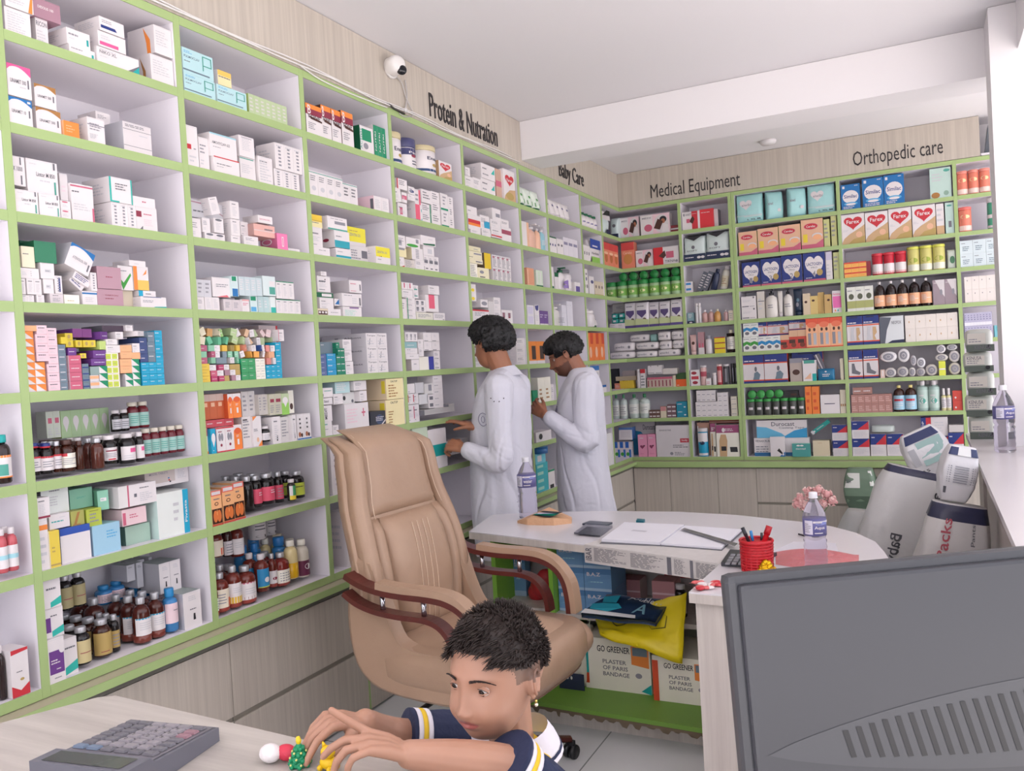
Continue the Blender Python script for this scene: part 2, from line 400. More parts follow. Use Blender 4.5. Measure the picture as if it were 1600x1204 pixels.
def curved(mb, r, z0, z1, a0, a1, m, k=1): mb.lathe([(r+.0003*k, z0), (r+.0003*k, z1)], m, seg=max(3, int(20*(a1-a0)/(2*PI))), a0=a0, a1=a1)
def label_marks(mb, r, z0, z1, ops, rg, front=-PI/2, span=1.25):
    H_ = z1-z0; k = 1
    for op in ops:
        a = op.split(); k += 1
        if a[0] == 'R':
            u0, v0, u1, v1 = map(float, a[1:5]); curved(mb, r, z0+v0*H_, z0+v1*H_, front-span+2*span*u0, front-span+2*span*u1, mat(a[5], .5), k)
        elif a[0] == 'L':
            u0, v0, u1, v1 = map(float, a[1:5]); n = int(a[5])
            for i in range(n):
                v = v1-(i+.7)*(v1-v0)/n; e = u0+(u1-u0)*rg.uniform(.5, 1); curved(mb, r, z0+v*H_, z0+(v+(v1-v0)/n*.35)*H_, front-span+2*span*u0, front-span+2*span*e, mat(a[6] if len(a) > 6 else 'g', .5), k)
        elif a[0] in 'TE':
            u, v, w, h = map(float, a[1:5])
            if a[0] == 'T': vs, fs, asp = text_mesh(' '.join(a[6:]).replace('_', ' '), .014); q = [(u+x*w, v+y*h) for x, y in vs]
            else: q = [(u+w*math.cos(2*PI*i/14), v+h*math.sin(2*PI*i/14)) for i in range(14)]; fs = [tuple(range(14))]
            V = []
            for x, y in q:
                an = front-span+2*span*x; rr = r+.0004+.0003*k; V.append((rr*math.cos(an), rr*math.sin(an), z0+y*H_))
            mb.add(V, fs, mat(a[5], .5))
LW = 'L .15 .1 .8 .85 4'
def g_bottle(w, d, h, spec, wall):
    """round medicine bottle: glass body, cap, label. c body, cap, lab, lv label bottom/top, nk neck ratio, ch cap height"""
    o, ops, _ = parse(spec); rg = rnd(spec); r = w/2; gl = mat(o.get('c', 'amber') if o.get('c') != 'w' or 'cw' in o else 'amber', float(o.get('ro', .12)), plain=1, **({'trans': float(o['tr'])} if 'tr' in o else {}))
    nk = float(o.get('nk', .36)); ch = float(o.get('ch', .15)); sh = float(o.get('sh', .64)); bt = 1-ch
    P = [(0, .002), (.86*r, 0), (r, .03*h), (r, sh*h)]
    for i in range(1, 6): t = i/5*PI/2; P.append((r*nk*2*.5+(r-r*nk)*math.cos(t) if True else r, sh*h+(bt-.03-sh)*h*math.sin(t)))
    P[-1] = (r*nk, (bt-.03)*h); P += [(r*nk, (bt+.02)*h), (0, (bt+.02)*h)]
    b_ = MB(); b_.lathe(P, gl, 18)
    if 'liq' in o: b_.lathe([(0, .001), (.88*r, .001), (1.004*r, .032*h), (1.004*r, float(o.get('lq', .2))*h)], mat(o['liq'], .15, plain=1), 18)
    c = MB(); cr = r*float(o.get('cr', nk+.12)); cm = mat(o.get('cap', 'silver'), .35, .6 if o.get('cap', 'silver') in ('silver', 'gold') else 0, plain=1)
    c.lathe([(cr*.97, bt*h), (cr, (bt+.02)*h), (cr, .975*h), (cr*.93, h), (0, h)], cm, 18)
    if 'ring' in o: c.lathe([(cr*1.04, bt*h), (cr*1.04, (bt+.05)*h), (0, (bt+.051)*h)], mat(o['ring'], .4, plain=1), 18)
    out = {'bottle_body': b_, 'cap': c}
    if 'lab' in o:
        l0, l1 = [float(q) for q in o.get('lv', '.12,.58').split(',')]; L_ = MB(); sp = float(o.get('sp', 1.35))
        curved(L_, r+.0003, l0*h, l1*h, -PI/2-sp, -PI/2+sp, mat(o['lab'], .5), 1)
        label_marks(L_, r+.0003, l0*h, l1*h, ops or [LW], rg); out['label'] = L_
    return out
def g_tube(w, d, h, spec, wall):
    """squeeze tube standing on its cap: round below, flat crimp on top"""
    o, ops, _ = parse(spec); mb = MB(); m = mat(o['c'], .35); seg = 16; V = []; F = []
    N = 7
    for j in range(N+1):
        t = j/N; a = w/2*(.84+.16*t); b_ = max(.0015, d/2*(1-t**1.5)*.9); z = h*(.16+.84*t)
        for i in range(seg): an = 2*PI*i/seg; V.append((a*math.cos(an), b_*math.sin(an), z))
    for j in range(N):
        for i in range(seg): F.append((j*seg+i, j*seg+(i+1) % seg, (j+1)*seg+(i+1) % seg, (j+1)*seg+i))
    F += [tuple(range(seg-1, -1, -1)), tuple(N*seg+i for i in range(seg))]
    mb.add(V, F, m, True)
    # printed front follows the slope of the tube
    def fy(v): t = v; return -max(.0015, d/2*(1-t**1.5)*.9)-.0006
    for k, op in enumerate(ops):
        a = op.split()
        if a[0] in 'RE':
            u, v, u1, v1 = map(float, a[1:5])
            if a[0] == 'R': q = [(u, v), (u1, v), (u1, (v+v1)/2), (u1, v1), (u, v1), (u, (v+v1)/2)]
            else: q = [(u+u1*math.cos(2*PI*i/14), v+v1*math.sin(2*PI*i/14)) for i in range(14)]
            mb.add([((x-.5)*w*.8, fy(y)*(1-(2*x-1)**2*.3)-.0004*k, h*(.16+.84*y)) for x, y in q], [tuple(range(len(q)))], mat(a[5], .4))
    c = MB(); c.lathe([(0, 0), (w*.40, 0), (w*.42, h*.16), (0, h*.16)], mat(o.get('cap', o['c']), .35, plain=1), 16, sy=d*.9/w)
    return {'tube_body': mb, 'cap': c}
def pillow(mb, w, d, h, m, nx=10, nz=8, e=.38, T=None):
    """soft filled pack; the centre sits at z=h/2"""
    V = []; F = []
    def sg(t, p): return math.copysign(abs(t)**p, t)
    seg, rings = 20, 12
    for j in range(rings+1):
        ph = -PI/2+PI*j/rings
        for i in range(seg):
            th = 2*PI*i/seg; c = sg(math.cos(ph), e)
            V.append((w/2*c*sg(math.cos(th), e), d/2*sg(math.sin(ph), .8), h/2+h/2*c*sg(math.sin(th), e)))
    for j in range(rings):
        for i in range(seg): F.append((j*seg+i, j*seg+(i+1) % seg, (j+1)*seg+(i+1) % seg, (j+1)*seg+i))
    mb.add(V, F, m, True, T)
def g_pack(w, d, h, spec, wall):
    o, ops, _ = parse(spec); mb = MB(); rg = rnd(spec); m = mat(o['c'], .35, bump=.3, bs=25)
    seg, rings, e = 24, 12, float(o.get('e', .34)); V = []; F = []; sg = lambda t, p: math.copysign(abs(t)**p, t)
    for j in range(rings+1):
        t = j/rings; z = h*t; th = math.sin(PI*min(1, max(0, .08+.86*t)))**.45
        if j == rings: th = .12
        for i in range(seg):
            a = 2*PI*i/seg; nn = 1+.03*noise.noise(Vector((i*.7, j*.6, w*40)))
            V.append((w/2*sg(math.cos(a), e)*nn*(1 if j < rings else 1.0), d/2*sg(math.sin(a), .6)*th*nn, z))
    for j in range(rings):
        for i in range(seg): F.append((j*seg+i, j*seg+(i+1) % seg, (j+1)*seg+(i+1) % seg, (j+1)*seg+i))
    F += [tuple(range(seg-1, -1, -1)), tuple(rings*seg+i for i in range(seg))]
    mb.add(V, F, m, True)
    inset_face(mb, Vector((-w/2, -d/2*1.02-.001, 0)), Vector((1,0,0)), Vector((0,0,1)), Vector((0,-1,0)), w, h, ops, rg)
    return {'': mb}
def g_wipes(w, d, h, spec, wall):
    o, ops, _ = parse(spec); mb = MB(); rg = rnd(spec); pillow(mb, w, d, h, mat(o['c'], .35), e=.42)
    inset_face(mb, Vector((-w/2, -d/2-.0005, 0)), Vector((1,0,0)), Vector((0,0,1)), Vector((0,-1,0)), w, h, ops, rg)
    return {'': mb}
def g_can(w, d, h, spec, wall):
    """straight tin or tub with lid"""
    o, ops, _ = parse(spec); rg = rnd(spec); r = w/2; lh = float(o.get('ch', .14)); wr = float(o.get('cr', 1.03))
    b_ = MB(); bm_ = mat(o['c'], .35, plain=1, **({'trans': float(o['tr'])} if 'tr' in o else {}))
    wa = float(o.get('waist', 1)); b_.lathe([(0, .001), (r*.95, 0), (r, .03*h), (r*wa, .45*h), (r, (1-lh-.03)*h), (r*.9, (1-lh)*h), (0, (1-lh)*h)], bm_, 20)
    if wa == 1 and ops: label_marks(b_, r, .04*h, (1-lh-.04)*h, ops, rg)
    c = MB(); c.lathe([(r*wr*.98, (1-lh)*h), (r*wr, (1-lh+.02)*h), (r*wr, .98*h), (r*wr*.93, h), (0, h)], mat(o.get('cap', 'w'), .35, plain=1), 20)
    out = {'tin_body': b_, 'lid': c}
    if wa != 1 and ops:
        L_ = MB(); curved(L_, r*1.0, .06*h, .5*h, -PI/2-1.3, -PI/2+1.3, mat(o.get('lab', 'w'), .5), 1); label_marks(L_, r, .06*h, .5*h, ops, rg); out['label'] = L_
    return out
def g_roll(w, d, h, spec, wall):
    """wrapped roll lying with its end forward; oblong when w > h"""
    o, ops, _ = parse(spec); mb = MB(); m = mat(o['c'], .6, bump=.5, bs=45); T = Matrix.Translation((0, d/2, h/2)) @ Matrix.Rotation(PI/2, 4, 'X') @ Matrix.Diagonal((w/2, h/2, 1, 1))
    L = [(0, 0), (.3, -.002), (.8, .001), (.96, .006), (1, .02*1), (1, d-.02), (.96, d-.006), (.75, d-.001), (.35, d-.006), (.3, d+.002), (0, d-.004)]
    mb.lathe(L, m, 18, T)
    mb.lathe([(.62, d+.0006), (.55, d+.0008)], mat('g', .6), 18, T); return {'': mb}
def g_jar_on_side(w, d, h, spec, wall):
    o, ops, _ = parse(spec); T = Matrix.Translation((0, -d/2, h/2)) @ Matrix.Rotation(-PI/2, 4, 'X'); r = min(w, h)/2*.97
    c = MB(); c.lathe([(0, 0), (r*.82, 0), (r*.86, .003), (r, .004), (r, .022), (0, .022)], mat(o['cap'], .35, plain=1), 22, T)
    b_ = MB(); b_.lathe([(0, .023), (r*.92, .023), (r*.97, d*.6), (r*.9, d), (0, d)], mat(o['c'], .2, plain=1), 18, T); return {'lid': c, 'jar_body': b_}
def g_pump(w, d, h, spec, wall):
    o, ops, _ = parse(spec); rg = rnd(spec); r = w/2; b_ = MB(); sy = min(1, d/w)
    bm_ = mat(o['c'], .3, plain=1)
    b_.lathe([(0, 0), (r*.92, 0), (r, .03*h), (r*.97, .55*h), (r*.86, .70*h), (r*.3, .78*h), (r*.3, .80*h), (0, .8*h)], bm_, 18, sy=sy)
    if ops: label_marks(b_, r, .05*h, .58*h, ops, rg)
    c = MB(); cm = mat(o.get('cap', 'w'), .35, plain=1); c.lathe([(r*.36, .79*h), (r*.36, .88*h), (r*.12, .885*h), (r*.12, .96*h), (0, .96*h)], cm, 12)
    c.box((-r*.22, -r*.7, .95*h), (r*.22, r*.22, h), cm); return {'bottle_body': b_, 'pump': c}
KIND = {'b': (g_box, 'medicine_box', 'box'), 'o': (g_bottle, 'medicine_bottle', 'bottle'), 't': (g_tube, 'cream_tube', 'tube'), 'p': (g_pack, 'nappy_pack', 'pack'),
        'y': (g_wipes, 'wipes_pack', 'pack'), 'c': (g_can, 'powder_tin', 'tin'), 'k': (g_roll, 'gauze_roll', 'roll'), 'J': (g_jar_on_side, 'jar_lying_down', 'jar'), 's': (g_pump, 'pump_bottle', 'bottle')}
def get_meshes(kind, w, d, h, spec, wall):
    q = (kind, round(w*500), round(d*200), round(h*500), spec, wall)
    if q not in GC:
        nm = KIND[kind][1]; GC[q] = {k: v.data(nm if not k else k) for k, v in KIND[kind][0](w, d, h, spec, wall).items()}
    return GC[q]
REC = {}; OCC = {}; SKIP = []; PUSH = []
def place(kind, w, d, h, spec, wall, M4, name, cat, desc, cell, group=None):
    ms = get_meshes(kind, w, d, h, spec, wall)
    if '' in ms: o = bpy.data.objects.new(name, ms[''])
    else:
        o = bpy.data.objects.new(name, None); o.empty_display_size = .03
        for k, me in ms.items():
            c = bpy.data.objects.new(k, me); C.objects.link(c); c.parent = o
    C.objects.link(o); o.matrix_world = M4; o['category'] = cat
    if group: o['group'] = group
    REC.setdefault(cell, []).append((o, desc, M4.translation.copy(), w, h, wall)); return o

# ------------------------------------------------------------------ photo pixels to places on the shelf planes
def world(wall, u, d, z): return Vector((-d, u, z)) if wall == 'L' else Vector((u, YB+d, z))
def u_at(px, wall, d, z):
    P0 = world(wall, 0, d, z)-CAMP; E = Vector((0, 1, 0)) if wall == 'L' else Vector((1, 0, 0)); k = (px-800)/FPX
    return -(k*P0.dot(CF)-P0.dot(CR))/(k*E.dot(CF)-E.dot(CR))
def z_at(py, wall, u, d):
    P0 = world(wall, u, d, 0)-CAMP; E = Vector((0, 0, 1)); k = -(py-602)/FPX
    return -(k*P0.dot(CF)-P0.dot(CU))/(k*E.dot(CF)-E.dot(CU))
VIEW = {'z1': (0, 0, 5.714), 'z2': (0, 200, 5.714), 'z3': (0, 360, 5), 'z4': (0, 600, 5), 'z5': (0, 820, 4.706), 'z6': (260, 40, 6.667), 'z7': (270, 190, 5.733), 'z8': (290, 380, 5.473),
 'b1': (300, 590, 6.018), 'b2': (300, 780, 6.018), 'c3': (460, 130, 6.154), 'c4': (470, 310, 6.154), 'c5': (480, 480, 6.02), 'c6': (700, 200, 6.019), 'c7': (720, 380, 6.667), 'c8': (800, 560, 6.02),
 'e1': (930, 300, 6.687), 'e2': (930, 460, 6.957), 'e3': (930, 560, 6.687), 'e4': (1140, 260, 6.335), 'e5': (1140, 440, 8), 'f6': (1140, 570, 7.08), 'f7': (1300, 240, 5.333), 'f8': (1300, 420, 5.333), 'g1': (1300, 570, 5.333), 'px': (0, 0, 1)}
NUM = ['', 'one', 'two', 'three', 'four', 'five', 'six', 'seven', 'eight', 'nine']
def cellname(c):
    if c[0] == 'L': return ('row %s of the leftmost bay' % NUM[int(c[2])]) if c[1] == '0' else 'row %s, left-wall bay %s' % (NUM[int(c[2])], NUM[int(c[1])])
    return 'row %s, corner shelves' % NUM[int(c[2])] if c[1] == '1' else 'row %s, back-wall bay %s' % (NUM[int(c[2])], NUM[int(c[1])-1])
def stock(txt):
    cell = None; v = VIEW['px']
    for ln in txt.strip().split('\n'):
        ln = ln.strip()
        if not ln or ln[0] == '#': continue
        if ln[0] == '>':
            q = ln[1:].split(); cell = q[0]; v = VIEW[q[1]]; wall = cell[0]; row = int(cell[2]); continue
        A, desc, spec = [q.strip() for q in (ln+'||').split('|')[:3]]
        a = A.split(); kind = a[0]; x0, x1 = v[0]+float(a[1])/v[2], v[0]+float(a[2])/v[2]; yt = v[1]+float(a[3])/v[2]
        o = dict(n=1, m=1, d=.0, o=.012, r=0, q=0, k=1, y=None, cat=None, name=None)
        for t in a[4:]: k_, val = t.split('=') if '=' in t else (t[0], t[1:]); o[k_] = val
        n, m_, off, dep, k = int(o['n']), int(o['m']), float(o['o']), float(o['d']), int(o['k'])
        zf = ZT[row]+TH; zb = zf
        if o['y'] is not None:
            yb = v[1]+float(o['y'])/v[2]
            for _ in range(3): u = u_at(x0, wall, off, zb); zb = max(zf, z_at(yb, wall, u, off))
        ua, ub = u_at(x0, wall, off, zb), u_at(x1, wall, off, zb)
        if wall == 'L':   # uprights block
            bay = int(cell[1]); lo, hi = (YD[bay]+TV+.001, YD[bay+1]-TV-.001) if bay < 9 else (YD[9]+TV+.001, YB-.05)
        else:
            bay = int(cell[1]); lo, hi = [(-.25, XD[0]-TV), (XD[0]+TV, XD[1]-.0135-TV), (XD[1]+.0135+TV, XD[2]-TV), (XD[2]+TV, XD[3]-TV), (XD[3]+TV, XD[4]-TV)][bay-1]; lo += .001; hi -= .001
        ua = max(ua, lo); ub = min(ub, hi)
        zt = z_at(yt, wall, ua, off)
        W_ = (ub-ua)/n; H_ = (zt-zb)/m_; top = ZT[row-1]-TH-.002
        if zt > top: H_ = (top-zb)/m_
        if H_ < .004 or W_ < .004: print('BAD', cell, ln, W_, H_); H_ = max(H_, .01); W_ = max(W_, .01)
        w, h = W_*.985, H_-.0006
        round_ = kind in 'ocsJ'
        if not dep: dep = w if round_ else (min(.13, max(.05, w*1.1)) if kind == 'b' else w*.45)
        if kind == 't': dep = w*.7
        if not k == 1 and dep*k > DEP-off-.01: dep = (DEP-off-.01)/k
        grp = (desc+'s' if not ' of ' in desc else desc)+' in '+cellname(cell) if n*m_*k > 1 else None
        rg = rnd(cell+ln); cols = o.get('cols'); 
        for kk in range(k):
            for j in range(m_):
                for i in range(n):
                    u = ua+W_*(i+.5); dd = off+dep/2+kk*(dep+.001); z = zb+j*H_+.0003
                    sp, ds = spec, desc
                    if '/' in spec:    # colour list: pick per copy
                        cs = spec.split('/'); ci = rg.randrange(len(cs)); sp = cs[ci]; ds = desc.strip('/').split('/')[ci]; grp = ds+'s heaped in '+cellname(cell)
                    rr = float(o['r']); qq = float(o['q'])
                    if 'K' in o: rK = rg.uniform(-1, 1)*float(o['K']); qq = rg.uniform(-20, 20)
                    if 'J' in o: jr = float(o['J']); qq += rg.uniform(-jr, jr)*2; ww = .93
                    else: ww = 1
                    # slide back along the shelf until clear of what already stands there
                    rad = abs(math.sin(R(qq)))*.5; hw = w*.5+dep*rad*.9; hd = dep*.4925+w*rad*.9
                    if rr: hw = w*.5*abs(math.cos(R(rr)))+h*.5*abs(math.sin(R(rr)))
                    hw -= .0015; hit_ = True; t0 = dd
                    w_, h_ = w, h
                    for _ in range(20):
                        hit_ = [b for b in OCC.get(cell, []) if abs(b[0]-u) < b[1]+hw and abs(b[2]-dd) < b[3]+hd-.0015 and z < b[5]-.003 and z+h > b[4]+.003]
                        if not hit_: break
                        b = hit_[0]; ou = b[1]+hw-abs(b[0]-u); oz = min(b[5]-z, z+h-b[4]); od = b[3]+hd-abs(b[2]-dd)
                        lt = .38 if round_ else .64
                        if rr and kind == 'b': hit_ = []; break
                        if ou/w < lt and (round_ or ou/w <= oz/h) and not rr and w-ou > .008:          # trim sideways
                            sg_ = 1 if u > b[0] else -1; ou += .0006; w -= ou; hw -= ou/2; u += sg_*ou/2
                        elif oz/h < (.3 if round_ else .64) and not rr and h-oz > .006:        # trim in height
                            if b[5]-z <= z+h-b[4]: z += oz; h -= oz
                            else: h -= oz
                        else: dd = b[2]+b[3]+hd+.001
                    if kk == 0 and dd-t0 > .045: PUSH.append((cell, ds, round(dd-t0, 3)))
                    if dd+hd > DEP+.002:
                        if kk > 0: w, h = w_, h_; continue
                        # no room left behind: make it shallower
                        fr = dd-hd; nd = DEP-.002-fr
                        if nd > .012 and not round_ and not rr and not qq: dep_ = nd; dd = fr+nd/2
                        else: SKIP.append((cell, ds)); w, h = w_, h_; continue
                    else: dep_ = dep
                    OCC.setdefault(cell, []).append((u, hw+.0015, dd, dep_*.5, z, z+h))
                    base = world(wall, u, dd, z)
                    M4 = Matrix.Translation(base) @ Matrix.Rotation(PI/2 if wall == 'L' else 0, 4, 'Z') @ Matrix.Rotation(R(qq), 4, 'Z')
                    if 'K' in o: rr = rK; w *= .9
                    if rr:
                        hh = abs(math.sin(R(rr)))*w/2
                        # tilt about the base centre, lifted to rest on its lower corner
                        M4 = Matrix.Translation((0, 0, hh)) @ M4 @ Matrix.Rotation(R(rr), 4, 'Y')
                    g_, nm, ct = KIND[kind]
                    if kind == 'b': nm = 'pill_box' if max(w, h) < .062 else ('upright_carton' if h > 1.6*w else ('medicine_carton' if w*h > .012 else nm))
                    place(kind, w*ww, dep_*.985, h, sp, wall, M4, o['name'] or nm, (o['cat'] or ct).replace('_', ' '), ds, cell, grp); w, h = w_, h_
ORDW = ORD[:]
def finish_labels():
    for cell, L in REC.items():
        by = {}
        for r in L: by.setdefault(r[1], []).append(r)
        cn = cellname(cell) if cell[0] in 'LB' and cell[1].isdigit() else cell
        for desc, I in by.items():
            ax = 1 if I[0][5] == 'L' else 0
            if len(I) == 1: I[0][0]['label'] = '%s, %s' % (desc, cn); I[0][0].pop('group', None) if False else None; continue
            # layers by base height, then depth rows, then left to right
            zs = []
            for r in sorted(I, key=lambda r: r[2].z):
                if not zs or r[2].z-zs[-1][-1][2].z > .018: zs.append([r])
                else: zs[-1].append(r)
            for li, Lr in enumerate(zs):
                nl = len(zs); lw = '' if nl == 1 else (('lower', 'upper')[li] if nl == 2 else ('bottom' if li == 0 else 'top' if li == nl-1 else ORD[li+1]))
                lw = (' in '+lw+' layer') if lw else ''
                dax = 0 if ax == 1 else 1
                fr = sorted(Lr, key=lambda r: r[2][ax]); dp = sorted(set(round(r[2][dax], 3) for r in Lr))
                rows = {}
                for r in Lr: rows.setdefault(round(abs(r[2][dax]-(YB if dax else 0))*25), []).append(r)
                rk = sorted(rows)
                for ri, key in enumerate(rk):
                    Q = sorted(rows[key], key=lambda r: r[2][ax])
                    rw = '' if len(rk) == 1 else (', front row' if ri == 0 else ', back row' if ri == len(rk)-1 else ', %s row back' % ORD[ri+1])
                    for qi, r in enumerate(Q):
                        pos = '' if len(Q) == 1 else (('left' if qi == 0 else 'right') if len(Q) == 2 else ORD[qi+1]+' from left' if qi+1 < len(ORD) else 'rightmost')
                        if len(Q) > 2 and qi == len(Q)-1: pos = 'rightmost'
                        lab = desc + (', '+pos if pos else '') + lw + rw + ', ' + cn
                        if len(lab.split()) > 16: lab = lab.replace(' of the leftmost bay', ', leftmost bay').replace(' layer', '').replace('in ', '', 1) if ' in ' not in desc else lab
                        if len(lab.split()) > 16: lab = lab.replace(' from left', '')
                        r[0]['label'] = lab

# ------------------------------------------------------------------ goods on the shelves: stock list
PRE = {
 'ln': 'L .12 .5 .8 .82 3 g;L .12 .15 .6 .35 2 lg',
 'li': 'L .1 .1 .88 .9 8 lg',
 'nm': 'L .12 .62 .7 .78 1 dg;L .12 .3 .85 .55 3 lg;L .12 .1 .5 .18 1 g',
 'sl': 'L .2 .78 .8 .9 1 dg;L .25 .15 .75 .7 7 lg',
 'ver': 'Y .35 .12 .28 .75 g IIIIII;L .15 .85 .8 .95 1 lg',
 'lin5': 'A pink .86;T .12 .42 .66 .13 dg LINAMET_500;R .84 .32 .9 .6 dg;L .5 .28 .8 .38 1 lg',
 'lin1': 'A blue .86;T .12 .42 .6 .13 dg LINAMET_10;R .84 .32 .9 .6 dg;R .8 .86 .94 .94 w',
 'linb': 'A brown .86;T .14 .42 .62 .12 dg LINAMET_500;R .84 .32 .9 .6 dg',
 'lint': 'L .1 .84 .4 .9 1 lg;T .3 .52 .6 .13 dg Lintor_M_850;L .4 .36 .85 .46 1 lg;R .86 .04 .92 .42 tealg;R .86 .78 .92 .98 dg',
 'cer': 'c=peach;s=kiwi;E .45 .76 .32 .11 rose;E .45 .76 .29 .09 red;T .24 .72 .42 .08 w Cerelac;R .08 .22 .28 .5 yellow;E .72 .42 .24 .1 w2;E .72 .38 .2 .09 lorange;R 0 0 1 .14 rose;P rose .3,0 1,0 1,.3 .8,.2',
 'far': 'c=w;s=tan;P tan 0,.0 1,0 1,.62 .8,.52 .6,.44 .35,.34 .1,.2 0,.06;P gold .25,0 1,0 1,.25 .8,.2 .5,.16;H .5 .72 .4 .24 red;T .22 .68 .56 .13 w Farex;L .05 .42 .3 .5 2 lg;E .75 .3 .14 .1 peach',
 'lac': 'c=dblue;s=lil;H .5 .55 .42 .4 w;E .32 .62 .22 .26 w;E .68 .62 .22 .26 w;T .16 .55 .68 .11 dblue LACTOGEN;T .36 .45 .28 .06 g PRO;E .74 .3 .14 .12 gold;R 0 0 1 .07 rose;L .1 .1 .5 .15 1 w',
 'sim': 'c=blue;s=dblue;E .5 .5 .42 .26 w;T .15 .45 .7 .14 dblue Similac;E .5 .22 .36 .07 sky;E .5 .2 .26 .045 w;R .08 .84 .2 .94 w;L .1 .03 .9 .14 2 w;L .72 .9 .95 .97 1 w',
 'aiw': 'c=a5d6d6;H .38 .62 .24 .2 w2;T .22 .56 .36 .09 g aiwibi;R .3 .18 .98 .2 w;T .42 .06 .5 .05 k L_XL_M;R 0 .22 1 .235 w2',
 'wip': 'T .12 .38 .4 .26 g aiwibi;E .75 .45 .06 .16 g;L .1 .15 .4 .3 1 lg',
 'go': 'c=ivory;T .2 .74 .5 .12 k GO_GREENER;T .28 .52 .36 .08 dg PLASTER;T .28 .40 .38 .08 dg OF_PARIS;T .28 .28 .4 .08 dg BANDAGE;E .82 .34 .05 .05 g;R 0 .3 .06 .85 teal;R 0 .1 .06 .3 orr;P orange .72,.9 .98,.9 .98,.5 .72,.55;R .74 .72 .96 .88 slate;P teal .85,.05 1,.0 1,.2',
 'baz': 'c=6f9cc8;t=silver;R 0 .75 1 1 4f7fb0;R 0 0 1 .12 a8c4dc;T .1 .66 .5 .16 w B.A.Z;L .1 .36 .8 .56 2 lblue;P 6a98c4 0,.5 1,.75 1,.6 0,.35',
 'sling': 'c=w2;s=orr;R 0 .72 1 1 dblue;L .05 .76 .9 .84 1 w;R 0 .68 1 .72 orr;R 0 0 1 .08 dblue;R 0 .08 1 .12 orr;E .6 .5 .06 .09 dg;P slate .45,.12 .75,.12 .82,.3 .68,.42 .52,.36 .5,.24',
 'supp': 'c=w2;s=orr;R 0 .72 1 1 dblue;L .06 .74 .9 .82 1 w;R .2 .94 .7 .97 k;R 0 .66 1 .70 orr;R 0 0 1 .1 dblue;R 0 .1 1 .14 orr;P lg .2,.16 .3,.62 .5,.62 .42,.4 .5,.16;P tan .6,.16 .6,.6 .8,.6 .85,.4 .7,.3 .8,.16',
 'foot': 'c=w2;s=orr;R 0 .7 1 1 dblue;L .06 .72 .85 .8 1 w;R 0 .62 1 .66 orr;R 0 0 1 .07 dblue;R 0 .07 1 .11 orr;P dg .2,.2 .75,.14 .85,.22 .5,.32 .4,.55 .22,.55',
 'pop': 'c=w2;t=w;R 0 .5 1 1 dblue;P red .3,.5 1,.98 1,.5;L .08 .8 .4 .9 1 w;R 0 .5 1 .51 w;L .1 .1 .9 .42 5 lg',
 'heat': 'c=lpink;s=w;R 0 .0 .42 1 w;E .26 .35 .14 .18 rose;E .72 .5 .25 .45 w2;E .78 .7 .12 .16 k;E .78 .62 .07 .12 skin;P choc .45,.3 .6,.75 .78,.6 .66,.2;P w .7,0 .98,.0 .95,.4 .8,.5;T .06 .8 .3 .08 g MEDI',
 'kit': 'c=w;s=w2;T .2 .78 .34 .12 dg ANKIT;E .12 .84 .05 .08 g;R .56 0 .9 1 red;P choc .4,.45 .62,.75 .72,.55 .6,.3;R .25 .38 .45 .6 rose;L .58 .84 .86 .88 1 w',
 'btone': 'c=w;s=choc;R 0 .84 1 1 orange;R 0 .64 1 .84 maroon;T .12 .66 .2 .3 w B;T .1 .52 .8 .13 k TONE;P choc .2,.6 1,.52 1,.46 .3,.5;L .12 .15 .7 .4 4 g',
 'grid': 'L .1 .05 .9 .95 9 dg',
 'corn': 'P teal 1,0 1,.35 .7,0;L .08 .62 .6 .78 1 g;L .08 .3 .5 .45 1 lg',
 'brace': 'c=ivory;R 0 .75 1 1 9a4a72;L .35 .8 .9 .9 2 w;E .32 .84 .07 .07 w;P tan .12,0 .12,.5 .2,.7 .42,.7 .48,.5 .44,.0;P k .2,.18 .2,.32 .42,.32 .42,.18;P ivory .55,0 .6,.7 .95,.7 .98,0;P k .6,.14 .58,.3 .9,.3 .92,.14',
}
